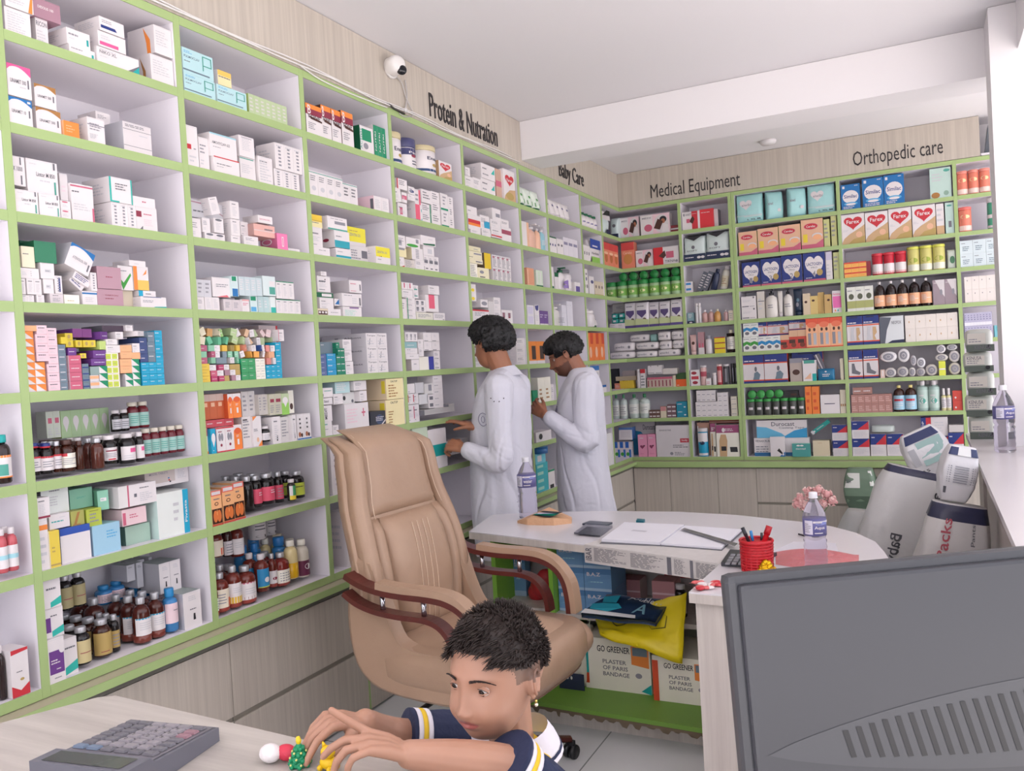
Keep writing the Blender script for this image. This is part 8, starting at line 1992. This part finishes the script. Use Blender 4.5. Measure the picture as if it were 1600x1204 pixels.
def eyes(parent, T, sc_, lidm, look=(0, 0), iris='2a1712'):
    for s in (-1, 1):
        c = Vector(((.0583 if sc_ > .9 else .0633)*sc_, s*.0295*sc_, .0095*sc_)); mb = MB(); mb.ball(c, .0112*sc_, mat('cfc6c2', .15, plain=1), T, 18, 12)
        d = Vector((1, look[0]+s*.08, look[1])).normalized(); q = T @ Matrix.Translation(c+d*.0095*sc_) @ d.to_track_quat('Z', 'Y').to_matrix().to_4x4()
        mb.lathe([(0, .0022*sc_), (.0038*sc_, .0019*sc_), (.0064*sc_, .0004*sc_)][::-1], mat(iris, .08, plain=1), 16, q); mb.lathe([(.0025*sc_, .00235*sc_), (0, .0025*sc_)], mat('050404', .05, plain=1), 12, q)
        e = mb.obj('eye', parent)
        mb = MB()
        for up, hgt, rr in ((1, .0056 if sc_ < .9 else .0044, .0015), (-1, -.0044 if sc_ < .9 else -.0036, .0012)):
            P = []
            for k in range(11):
                t = -1+2*k/10; yy = t*.0135; zz = hgt*(1-t*t)+.0005; x_ = math.sqrt(max(0, .0122**2-min(yy, .0120)**2*.72-zz*zz)); P.append((c.x+x_*sc_, c.y+yy*sc_, c.z+zz*sc_))
            mb.tube(P, rr*sc_, lidm, 6, T)
            if up > 0: mb.tube([(p[0]+.0012*sc_, p[1], p[2]-.0004*sc_) for p in P], .0006*sc_, mat('1a1210', .6), 5, T)
            if up > 0:   # upper lid skin
                V = []; 
                for k in range(11):
                    a = P[k]; V.append(a); V.append((a[0]-.0035*sc_, a[1], a[2]+.0042*sc_*(1-((k-5)/5)**2*.4)))
                mb.add(V, [(2*k, 2*k+1, 2*k+3, 2*k+2) for k in range(10)], lidm, True, T)
        mb.obj('eyelid', parent)
def brow(parent, T, sc_, col, th=.0022):
    for s in (-1, 1):
        mb = MB(); rg = rnd(s+9)
        for k in range(80):
            t = rg.random(); y = .014+.036*t; z = (.0262 if sc_ < .9 else .0275)+.006*math.sin(PI*(t*.8+.1))-.004*t+rg.uniform(-.002, .002)*(1.2-t); x = (.0870 if sc_ < .9 else .0835)-8.5*y*y
            mb.tube([(x*sc_, s*y*sc_, z*sc_), ((x-.0015)*sc_, s*(y+.006)*sc_, (z+.001-.002*t)*sc_)], [.0008*sc_, .0004*sc_], mat(col, .7), 4, T)
        mb.obj('eyebrow', parent)
def Tm(pos, f, down=0.0, roll=0.0):
    """frame at pos facing the horizontal direction f, pitched down"""
    f = Vector((f[0], f[1], 0)).normalized(); x = (f*math.cos(down)-Vector((0, 0, 1))*math.sin(down)).normalized(); y = Vector((0, 0, 1)).cross(f).normalized(); z = x.cross(y)
    M = Matrix((x, y, z)).transposed().to_4x4(); return Matrix.Translation(pos) @ M @ Matrix.Rotation(roll, 4, 'X')
def limb(mb, pts, rad, m, k=5, seg=14):
    """tapering limb through joints; catmull-rom between them"""
    P = smooth([tuple(p)+(r,) for p, r in zip(pts, rad)], k); mb.tube([p[:3] for p in P], [p[3] for p in P], m, seg)
    mb.ball(pts[0], rad[0]*1.0, m, None, 12, 8); mb.ball(pts[-1], rad[-1]*1.0, m, None, 12, 8)
def hand(mb, wrist, fdir, palm_n, size, curls, m, side=1, spread=.12, thumb=(.6, .5), r=None, thick=1.0):
    """five-fingered hand: fdir towards the fingers, palm_n out of the palm; curls per finger (index..little), radians per joint"""
    f = Vector(fdir).normalized(); n_ = Vector(palm_n); n_ = (n_-f*n_.dot(f)).normalized(); sd = f.cross(n_)*side   # sd: towards the thumb
    S = size; r = r or .0085*S
    w = Vector(wrist)
    # palm
    for k in range(4):
        t = (k-1.5)/1.5; a = w+f*.012*S+sd*(-t*.014*S); b = w+f*(.082+.004*(1-t*t))*S+sd*(-t*.030*S); mb.tube([a, (a+b)/2-n_*.003*S, b], [.0145*S*thick, .0150*S*thick, .0115*S*thick], m, 10)
        mb.ball(b, .0115*S*thick, m, None, 10, 7)
    mb.ball(w+f*.035*S+sd*.016*S+n_*.006*S, (.02*S,)*3, m, None, 12, 8)
    tips = []
    L = [(.042, .026, .021), (.046, .030, .022), (.043, .028, .021), (.034, .020, .018)]
    for k in range(4):
        t = (k-1.5)/1.5; p = w+f*(.084+.004*(1-t*t))*S+sd*(-t*.030*S); d = (f+sd*(-t*spread)).normalized(); pts = [p-d*.012*S, p]; c = curls[k]; ax = d.cross(n_).normalized()
        a = 0
        for q in range(3):
            a += c[q] if isinstance(c, (list, tuple)) else c; dd_ = d*math.cos(a)+n_*math.sin(a); p = p+dd_*L[k][q]*S; pts.append(p)
        rr = r*(1 if k < 3 else .88); mb.tube([tuple(x) for x in pts], [rr*1.08, rr*1.08, rr, rr*.93, rr*.80], m, 10); mb.ball(pts[-1], rr*.80, m, None, 10, 7)
        for q in (1, 2, 3): mb.ball(pts[q], rr*(1.1-.05*q), m, None, 8, 6)
        tips.append((pts[-1], (pts[-1]-pts[-2]).normalized(), rr*.8))
    # thumb leaves the side of the palm near its base
    a_, b_ = thumb; p0 = w+f*.022*S+sd*.022*S; d0 = (f*.75+sd*a_+n_*b_*.5).normalized(); p1 = p0+d0*.042*S; d1 = (f*.9+sd*a_*.35+n_*b_).normalized(); p2 = p1+d1*.030*S; d2 = (f+n_*b_*1.3).normalized(); p3 = p2+d2*.024*S
    mb.tube([tuple(x) for x in (p0, p1, p2, p3)], [r*1.55, r*1.25, r*1.05, r*.85], m, 10); mb.ball(p3, r*.85, m, None, 10, 7); mb.ball(p1, r*1.25, m, None, 10, 7); tips.append((p3, d2, r*.85))
    return tips
def torso(mb, secs, C0, f, m, seg=28):
    """stack of oval sections: (z, half depth, half width, forward offset)"""
    f = Vector((f[0], f[1], 0)).normalized(); l = Vector((-f.y, f.x, 0)); V = []; n = len(secs)
    P = smooth([tuple(s) for s in secs], 5)
    for z, a, b, off in P:
        for i in range(seg):
            t = 2*PI*i/seg; sg = lambda v, p: math.copysign(abs(v)**p, v); V.append(Vector((C0[0], C0[1], 0))+f*(off+a*sg(math.cos(t), .85))+l*(b*sg(math.sin(t), .85))+Vector((0, 0, z)))
    F = []
    for j in range(len(P)-1):
        for i in range(seg): F.append((j*seg+i, j*seg+(i+1) % seg, (j+1)*seg+(i+1) % seg, (j+1)*seg+i))
    F += [tuple(range(seg-1, -1, -1)), tuple((len(P)-1)*seg+i for i in range(seg))]
    mb.add(V, F, m, True)
def hair_cap(parent, T, sc_, col, fn, amp, freq, nlocks=0, curl=.010, seed=1, wrap=None):
    """hair volume: fn(direction)->thickness (0 = bare skin); plus separate locks"""
    mb = MB(); nu, nv = 120, 70; hm = bpy.data.materials.new('hair'); hm.use_nodes = True; b = hm.node_tree.nodes['Principled BSDF']; b.inputs['Base Color'].default_value = lin(col); b.inputs['Roughness'].default_value = .55
    cr = ((-.014, 0, .030), (.096, .079, .088)); jw = ((.020, 0, -.042), (.067, .057, .075)); V = []; TH = []
    for j in range(nv+1):
        ph = -PI/2+PI*j/nv
        for i in range(nu):
            th = 2*PI*i/nu; d = Vector((math.cos(ph)*math.cos(th), math.cos(ph)*math.sin(th), math.sin(ph))); a, b_ = ell_ray(d, *cr), ell_ray(d, *jw)
            r = math.log(math.exp(60*a)+math.exp(60*b_))/60-.004; t = fn(d); TH.append(t)
            nz = noise.noise(d*freq+Vector((seed, 0, 0)))*amp+noise.noise(d*freq*2.6)*amp*.5
            V.append(d*(r+(max(t, 0)+nz*min(1, max(0, t)/.01) if t > 0 else -.006))*sc_)
    F = []
    for j in range(nv):
        for i in range(nu):
            q = (j*nu+i, j*nu+(i+1) % nu, (j+1)*nu+(i+1) % nu, (j+1)*nu+i)
            if max(TH[k] for k in q) > 0: F.append(q)
    mb.add(V, F, hm, True, T); rg = rnd(seed)
    made = 0
    while made < nlocks:
        d = Vector((rg.gauss(0, 1), rg.gauss(0, 1), rg.gauss(0, 1))).normalized(); t = fn(d)
        if t <= .0015: continue
        made += 1; a, b_ = ell_ray(d, *cr), ell_ray(d, *jw); r = max(a, b_)+t*.8; mb_ = mb; p = d*r
        if curl > 0:
            pts = []; a1 = d.orthogonal().normalized(); b1 = d.cross(a1); ph0 = rg.uniform(0, 6.28); rr = curl*rg.uniform(.5, 1)
            for k in range(6): an = ph0+k*.9; pts.append(tuple((p+a1*rr*math.cos(an)+b1*rr*math.sin(an)+d*(k*.0016-.002))*sc_))
            mb.tube(pts, [.0016*sc_*1.4]*5+[.0006*sc_], hm, 5, T)
        else:
            tl = wrap(d, rg); mb.tube([tuple(p*sc_), tuple((p+tl*.5)*sc_), tuple((p+tl)*sc_)], [.0013*sc_, .0011*sc_, .0003*sc_], hm, 4, T)
    return mb.obj('hair', parent)

COAT = mat('d6d4de', .75, bump=.25, bs=22, nv=.015)
def man(name, label, C0, f, top, sk, face_dir, face_down, near, farh, coat_secs, elbows, shoulders, hairfn, haircol, beard=None, seed=1, hem=.6, headoff=(0, 0), hdz=0):
    root = thing('person', label, 'person', (C0[0], C0[1], 0)); f = Vector((f[0], f[1], 0)).normalized(); l = Vector((-f.y, f.x, 0)); inv = -Vector(root.location)
    def W(x, y, z): return Vector((C0[0], C0[1], 0))+f*x+l*y+Vector((0, 0, z))
    hz_ = top-.118; hc = W(.03+headoff[0], headoff[1], hz_-.012+hdz); T = Tm(hc, face_dir, face_down); SK = skinmat('skin_'+str(seed), *sk); HS = 1.06; STB = skinmat('stubble_'+str(seed), '5c3a2e', '6e4636', 40)
    mb = MB(); head_mesh(mb, T, SK, sc_=HS)
    limb(mb, [W(.0, 0, hz_-.27), W(.0, 0, hz_-.17), T @ Vector((-.022, 0, -.035))], [.080, .062, .064], SK)
    torso(mb, [(.80, .085, .13, 0), (1.0, .085, .13, 0), (1.2, .10, .15, 0), (hz_-.28, .09, .15, 0), (hz_-.2, .05, .07, 0)], C0, f, SK)
    tips = []
    for (el, wr, fd, pn, side, cu), sh in zip((near, farh), shoulders):
        s_ = W(*sh); limb(mb, [s_, el, wr], [.046, .036, .028], SK); tips += hand(mb, wr, fd, pn, 1.0, cu, SK, side)
    for s in (-1, 1): limb(mb, [W(0, s*.09, .86), W(.01, s*.095, .48), W(0, s*.10, .10)], [.075, .058, .042], SK)
    Ti_ = T.inverted()
    RGS = rnd(5)
    def stub(c, n_):
        q = (Ti_ @ c)/HS
        if not beard or q.x < -.005 or q.z < -.13 or q.length > .15: return 0
        q.z += RGS.uniform(-.004, .004)
        if abs(q.y) < .026 and q.x > .05: return 1 if (-.0395 < q.z < -.0335 or q.z < -.066) else 0
        return 1 if q.z < -.032-.35*(.07-q.x)*(-1 if q.x < .03 else 1)*.6 and q.z < -.03 else 0
    me = evaluated(mb, 'body', .0046, 3, .5, stub, [SK, STB]); body = bpy.data.objects.new('body', me); C.objects.link(body); body.parent = root; body.location = inv
    def fix(o): o.location = inv; return o
    n0 = set(root.children); eyes(root, T, HS, SK, (0, -.3)); brow(root, T, HS, '1a1412')
    hair_cap(root, T, HS, haircol, hairfn, .010 if seed == 1 else .006, 9, 900 if seed == 1 else 260, .008 if seed == 1 else .006, seed)
    # coat: body and sleeves unioned, then folds
    mb = MB(); torso(mb, coat_secs, C0, f, COAT, 36)
    for (el, wr, fd, pn, side, cu), sh in zip((near, farh), shoulders):
        s_ = W(*sh); cuff = Vector(wr)+(Vector(el)-Vector(wr)).normalized()*.035
        limb(mb, [s_+Vector((0, 0, .006)), s_*.45+Vector(el)*.55, el, cuff], [.078, .070, .062, .050], COAT)
    limb(mb, [W(-.0, -.17, hz_-.235), W(-.01, 0, hz_-.195), W(0, .17, hz_-.235)], [.055, .07, .055], COAT)
    def disp(co, n_):
        a = noise.noise(Vector((co.x*7, co.y*7, co.z*3.2))+Vector((seed*3, 0, 0))); b_ = noise.noise(Vector((co.x*18, co.y*18, co.z*9)))
        ek = 0
        for (el, wr, *_), sh in zip((near, farh), shoulders): ek = max(ek, math.exp(-((co-Vector(el)).length/.13)**2))
        r_ = noise.noise(Vector((co.x*9+co.z*9, co.y*9-co.z*6, co.z*7))+Vector((0, 0, seed)))
        v_ = abs(noise.noise(Vector((co.x*9+a, co.y*9, co.z*1.3+seed*5)))); g_ = abs(noise.noise(Vector((co.x*6, co.y*6, co.z*6))+Vector((4, seed, 1)))+.5*noise.noise(co*13))
        low = max(0, min(1, (1.15-co.z)/.3))
        return co+n_*(a*.009+b_*.003-.034*max(0, .22-v_)*(.3+low)*1.2-.012*max(0, .16-g_)+ek*(.004-.026*max(0, .22-abs(r_))))
    me = evaluated(mb, 'lab_coat', .006, 3, .5, None, [COAT], disp); coat = bpy.data.objects.new('lab_coat', me); C.objects.link(coat); coat.parent = root; coat.location = inv
    # collar, breast logo, seams
    mb = MB(); P = []
    for k in range(17): a = R(40)+R(280)*k/16; P.append(W(.0+.070*math.cos(a), .072*math.sin(a), hz_-.165+.018*(1-math.cos(a))*.6))
    V = []
    for p in P: o_ = (p-W(0, 0, p.z)); V += [p+Vector((0, 0, .022))-o_*.10, p+o_*.24+Vector((0, 0, -.006)), p+o_*.52+Vector((0, 0, -.030))]
    F = []
    for k in range(16): F += [(3*k, 3*k+1, 3*k+4, 3*k+3), (3*k+1, 3*k+2, 3*k+5, 3*k+4)]
    mb.add(V, F, COAT, True); mb.obj('collar', coat)
    # trousers and shoes
    mb = MB(); TR = mat('2a2c36', .8)
    for s in (-1, 1): mb.tube([W(0, s*.09, .80), W(.0, s*.095, .48), W(0, s*.10, .07)], [.085, .075, .066], TR, 16)
    torso(mb, [(.70, .085, .14, 0), (.80, .095, .145, 0), (.9, .09, .14, 0)], C0, f, TR); mb.obj('trousers', root).location = inv
    for s in (-1, 1):
        mb = MB(); mb.ball(W(.045, s*.10, .045), (.001, .001, .001), TR, seg=4, rings=3) if False else None
        q = Matrix.Translation(W(.045, s*.10, .040)) @ Matrix.Rotation(math.atan2(f.y, f.x), 4, 'Z'); mb.ball((0, 0, 0), (.13, .048, .040), mat('1a1a1e', .4), q, 16, 10); mb.obj('shoe', root).location = inv
    for ch in root.children:
        if ch not in (body, coat) and ch.name.split('.')[0] in ('eye', 'eyelid', 'eyebrow', 'hair', 'beard'): ch.location = inv
    return root, coat, W
# taller man by the left shelves, reaching with both hands
C1 = (.25, 4.01); F1 = (math.cos(R(190)), math.sin(R(190)))
el1 = Vector((.325, 3.765, 1.03)); wr1 = Vector((.13, 3.74, 1.10)); el1b = Vector((.22, 4.19, 1.07)); wr1b = Vector((.15, 3.86, 1.195))
def hair1(d):
    fr = d.x; e = d.z
    lim = -.42 if d.x < -.1 else (.05 if d.x < .45 else .52)
    if abs(d.y) > .75 and d.x > -.25: lim = .22
    if e < lim: return -1
    return .040*min(1, (e-lim)*3.2)+.016*max(0, d.x)*(1 if e > .5 else 0)
man1, coat1, W1 = man('a', 'person in white lab coat with thick curly black hair reaching to the shelf', C1, F1, 1.755, ('9a644a', 'ab7355'), (math.cos(R(172)), math.sin(R(172))), R(8),
    (el1, wr1, (-1, .0, .25), (.1, .5, -.6), -1, [(.7, .9, .5), (.8, .9, .5), (.9, .9, .5), (1.0, .9, .5)]), (el1b, wr1b, (-.9, -.12, .34), (-.1, .0, -1), 1, [(.1, .25, .15), (.1, .25, .15), (.15, .3, .2), (.2, .35, .2)]),
    [(.50, .165, .205, .035), (.75, .168, .195, .042), (.98, .160, .18, .042), (1.20, .155, .19, .032), (1.36, .135, .19, .008), (1.45, .09, .13, 0), (1.49, .066, .075, 0)], None,
    [(-.03, .185, 1.39), (-.02, -.185, 1.39)], hair1, '0e0c10', None, 1, headoff=(.035, 0))
# second man, seen in profile, head bowed
C2 = (.43, 4.67); F2 = (math.cos(R(200)), math.sin(R(200)))
el2 = Vector((.535, 4.44, 1.05)); wr2 = Vector((.31, 4.40, 1.215)); el2b = Vector((.33, 4.86, 1.08)); wr2b = Vector((.17, 4.66, 1.22))
def hair2(d):
    lim = -.30 if d.x < -.2 else (.10 if d.x < .45 else .50)
    if abs(d.y) > .72 and d.x > -.3: lim = .16
    if d.z < lim: return -1
    return .024*min(1, (d.z-lim)*3)+.018*max(0, d.x)*(1 if d.z > .5 else 0)
def beard2(d):
    if d.x < -.02 or d.z > -.25: return -1
    if abs(d.y) < .30 and d.x > .3:      # moustache, bare lips, chin
        return .0018 if -.44 < d.z < -.37 and abs(d.y) < .26 else (-1 if d.z > -.66 else .003)
    return .0016 if d.z < -.50-.25*(.45-d.x) else -1
man2, coat2, W2 = man('b', 'person in white lab coat with short beard looking down at the shelf', C2, F2, 1.70, ('94604a', 'a66e54'), (math.cos(R(207)), math.sin(R(207))), R(24),
    (el2, wr2, (-.8, .2, .5), (-.2, .9, .1), -1, [(.5, .6, .4)]*4), (el2b, wr2b, (-.9, -.1, .2), (.0, -.6, -.7), 1, [(.3, .5, .3)]*4),
    [(.56, .18, .215, -.0), (.75, .168, .2, .01), (.98, .155, .18, .015), (1.18, .152, .19, .015), (1.34, .13, .19, .0), (1.435, .088, .13, -.01), (1.475, .064, .072, -.01)], None,
    [(-.03, .185, 1.37), (-.02, -.185, 1.37)], hair2, '100d10', beard2, 2, headoff=(.06, 0), hdz=-.02)
LG = mat('8a86a0', .7)
def badge(coat, px, py, r):
    inv_ = coat.parent.location; ok, loc, nor, ix = coat.ray_cast(CAMP, ray(px, py).normalized())
    if not ok: return
    nor = nor.normalized(); a = nor.cross(Vector((0, 0, 1))).normalized(); u = a.cross(nor); c = loc+nor*.003; mb = MB()
    mb.tube([tuple(c+a*r*.8*math.cos(t*.4)+u*r*math.sin(t*.4)) for t in range(16)], .0016, LG, 5, closed=True)
    mb.tube([tuple(c+a*r*.3*math.cos(t*.8)+u*r*.5*math.sin(t*.8)) for t in range(8)], .0014, LG, 5, closed=True); o = mb.obj('badge', coat)
badge(coat1, 755, 655, .034); badge(coat2, 870, 642, .030)
for px, py in ((772, 627), (780, 627), (767, 622), (787, 622)):
    ok, loc, nor, ix = coat1.ray_cast(CAMP, ray(px, py).normalized())
    if ok: mb = MB(); mb.ball(tuple(loc), .0035, mat('4a4650', .5), None, 8, 6); mb.obj('rivet', coat1)

# ---- the child at the counter
HB = 1.195
hc = atd(773, 1060, HB); fx = (-CR*math.sin(R(37))-CF*math.cos(R(37))); FD = Vector((fx.x, fx.y, 0)).normalized()
boy = thing('child', 'small child with short black hair playing with toys at the counter', 'person', (hc.x, hc.y, 0)); inv = -Vector(boy.location)
SKB = skinmat('skin_child', 'a87c66', 'b98d77', 10); LIP = mat('a8605a', .4, nv=.1, ns=60); SC = .805
T = Tm(hc, FD, R(2)); mb = MB(); head_mesh(mb, T, SKB, True, SC, .62)
nb = atd(800, 1160, 1.24); up_n = T @ Vector((-.02, 0, -.03)); limb(mb, [nb+Vector((0, 0, -.07)), nb, up_n], [.048, .034, .037], SKB)
bf = Vector((-.62, -.78, 0)).normalized(); bl = Vector((-bf.y, bf.x, 0))
bc = Vector((nb.x, nb.y, 0))+Vector((.0, .01, 0)); SH = nb.z-.035
def WB(x, y, z): return bc+bf*x+bl*y+Vector((0, 0, z))
lsh = WB(-.0, .118, SH-.02); rsh = WB(.0, -.118, SH-.01)
lel = atd(800, 1200, 1.115); lwr = atd(640, 1178, 1.085); rel = atd(628, 1150, 1.30); rwr = atd(570, 1127, 1.205)
lwr.z = max(lwr.z, 1.012)
limb(mb, [lsh, lsh*.45+lel*.55+Vector((.01, -.0, -.004)), lel, (lel+lwr)/2+Vector((0, 0, .002)), lwr], [.034, .031, .028, .026, .0185], SKB)
limb(mb, [rsh, rel, rwr], [.033, .027, .0185], SKB)
torso(mb, [(SH-.45, .06, .08, 0), (SH-.25, .06, .08, 0), (SH-.07, .065, .09, 0), (SH, .03, .05, 0)], bc, bf, SKB)
# near hand: index finger pointing, others bent; far hand: fingers coming down on the toy
S_ = .66
fdL = (atd(590, 1162, 1.075)-lwr).normalized(); tipsL = hand(mb, lwr, fdL, (0.1, .25, -1), S_, [(-.12, -.04, .0), (.45, .5, .3), (.6, .7, .4), (.7, .8, .4)], SKB, -1, .16, (.55, .8), r=.0060, thick=.9)
fdR = (atd(530, 1126, 1.185)-rwr).normalized(); tipsR = hand(mb, rwr, fdR, (-.25, -.25, -1), S_, [(.75, .45, .15), (.85, .40, .15), (.95, .40, .2), (1.0, .45, .2)], SKB, 1, .22, (.5, 1.2), r=.0060, thick=.9)
for s in (-1, 1): limb(mb, [WB(0, s*.05, SH-.42), WB(.0, s*.055, .28), WB(0, s*.055, .06)], [.055, .042, .03], SKB)
Ti = T.inverted()
RGF = rnd(77)
def bas(c, n_):
    q = Ti @ c; q = q/SC
    if .04 < q.x < .13 and abs(q.y) < .0225:
        z = q.z+.047; w = 1-(q.y/.0225)**2
        if -.0108*w-.001 < z < .0095*w**.7: return 1
    if q.length < .16 and q.z > .012:
        u = q.normalized()
        if u.x < .42 and hair3((u+Vector((0, 0, (.34 if u.x < .1 else .18)*(.04+.96*RGF.random())))).normalized()) > 0: return 2
    return 0
def hair3(d):
    lim = .18 if d.x < -.35 else (.36 if d.x < .35 else .72-.05*abs(d.y))
    if abs(d.y) > .45 and d.x > -.45: lim = .40+.25*max(0, d.x)
    if d.z < lim-.42 or (d.x > .35 and d.z < lim): return -1
    if d.z < lim: return .0008
    return .0012+.012*min(1, (d.z-lim)*1.15)
me = evaluated(mb, 'body', .0020, 4, .5, bas, [SKB, LIP, skinmat('faded_hair', '6a5047', '80624f', 60)]); bodyo = bpy.data.objects.new('body', me); C.objects.link(bodyo); bodyo.parent = boy
eyes(boy, T, SC, SKB, (-.10, -.22), '1c0f0b'); brow(boy, T, SC, '2a1c18')
def wrap3(d, rg):
    fw = Vector((1, 0, 0)); t = (fw-d*fw.dot(d)); t = t.normalized() if t.length > .05 else Vector((1, 0, 0))
    if d.z > .75 and d.x < .1: return (d*.9+t*.5+Vector((rg.gauss(0, .3), rg.gauss(0, .3), 0))).normalized()*.012
    if d.x > .3: return (d*.30+t*.9+Vector((0, rg.gauss(0, .22), 0))).normalized()*(.022 if d.z < .75 else .017)
    return (d*.35+t*.5+Vector((rg.gauss(0, .25), rg.gauss(0, .25), -.3))).normalized()*.010
hair_cap(boy, T, SC, '2c201c', hair3, .0016, 22, 2600, 0, 3, wrap3)
mb = MB(); q = T @ (Vector((-.004, .0850, -.0265))*SC); mb.tube([tuple(q+Vector((0, .0, .003))), tuple(q+Vector((0, 0, -.001)))], .0018, mat('d8c070', .2, .9, plain=1), 8); mb.ball(q+Vector((0, 0, -.004)), .0028, mat('e2dcc8', .1, .6, plain=1), None, 10, 8); mb.obj('earring', boy)
# nails
mb = MB()
for tp, d_, r_ in tipsL[:1]+tipsR: pass
# polo shirt
NAVY = mat('222a48', .85, bump=.2, bs=90); SW = mat('dcd8e0', .8, bump=.15, bs=60); SY = mat('e2bc2c', .8, bump=.15, bs=60)
mb = MB(); torso(mb, [(SH-.46, .085, .125, 0), (SH-.30, .082, .118, 0), (SH-.12, .082, .120, 0), (SH-.03, .070, .112, 0), (SH+.015, .045, .06, 0)], bc, bf, SW)
ca = lsh*.17+lel*.83; cb = rsh*.30+rel*.70
limb(mb, [lsh, (lsh+ca)/2+Vector((.006, .0, .0)), ca], [.046, .046, .043], SW); limb(mb, [rsh, cb], [.044, .040], SW)
limb(mb, [WB(0, -.10, SH-.012), WB(-.008, 0, SH+.004), WB(0, .10, SH-.012)], [.036, .040, .036], SW)
def shirt_col(c, n_):
    v = c-bc; x, y = v.dot(bf), v.dot(bl)
    dl = (c-ca).dot((ca-lsh).normalized()); dr = (c-cb).dot((cb-rsh).normalized())
    nl = (c-ca).length < .075; nr = (c-cb).length < .07
    if abs(y) > .098 or nl or nr: return 1
    if x < -.0: return 2
    return 0
me = evaluated(mb, 'polo_shirt', .0025, 2, .5, shirt_col, [SW, NAVY, SY], lambda co, n_: co+n_*(noise.noise(co*22)*.004+noise.noise(co*9)*.003))
sh_ = bpy.data.objects.new('polo_shirt', me); C.objects.link(sh_); sh_.parent = boy
for e_, s0, r_ in ((ca, lsh, .0455), (cb, rsh, .0425)):
    ax = (e_-s0).normalized(); Tq = Matrix.Translation(e_) @ ax.to_track_quat('Z', 'Y').to_matrix().to_4x4()
    for z0, z1, mm in ((.030, .036, NAVY), (.022, .030, SW), (.014, .022, SY), (.006, .014, SW)):
        mb = MB(); mb.lathe([(r_-.004, z0), (r_+.0005, z0+.0005), (r_+.0005, z1-.0005), (r_-.004, z1)], mm, 28, Tq); mb.obj('cuff_stripe', sh_)
mb = MB(); V = []; K = 20
for k in range(K+1):
    a = R(22)+R(316)*k/K; r0 = .043; p = WB(-.008+r0*1.0*math.cos(a), r0*1.05*math.sin(a), SH+.030+.010*(1-math.cos(a))); o_ = (p-WB(-.008, 0, p.z)); V += [p+Vector((0, 0, .010)), p+o_*.22+Vector((0, 0, -.004)), p+o_*.50+Vector((0, 0, -.030))]
F = []; mi_ = []
mb.add(V, [(3*k, 3*k+1, 3*k+4, 3*k+3) for k in range(K)]+[(3*k+1, 3*k+2, 3*k+5, 3*k+4) for k in range(K)], SW, True)
V2 = [];
for k in range(K+1): a, b_ = Vector(V[3*k+1]), Vector(V[3*k+2]); n_ = (b_-a); o_ = Vector((a.x-bc.x, a.y-bc.y, .02)).normalized()*.0012; V2 += [a+n_*.62+o_, a+n_*.78+o_]
mb.add(V2, [(2*k, 2*k+1, 2*k+3, 2*k+2) for k in range(K)], NAVY, True)
mb.obj('collar', sh_)
mb = MB(); SHT = mat('2a3040', .8)
for s in (-1, 1): mb.tube([WB(0, s*.05, SH-.44), WB(0, s*.06, .34)], [.075, .062], SHT, 16)
torso(mb, [(SH-.50, .08, .12, 0), (SH-.42, .083, .122, 0)], bc, bf, SHT); mb.obj('shorts', boy)
for s in (-1, 1): mb = MB(); q = Matrix.Translation(WB(.03, s*.055, .031)) @ Matrix.Rotation(math.atan2(bf.y, bf.x), 4, 'Z'); mb.ball((0, 0, 0), (.088, .036, .031), mat('2a3a5a', .5), q, 16, 10); mb.obj('shoe', boy)
for ch in boy.children: ch.location = inv

stock(STOCK)
finish_labels()
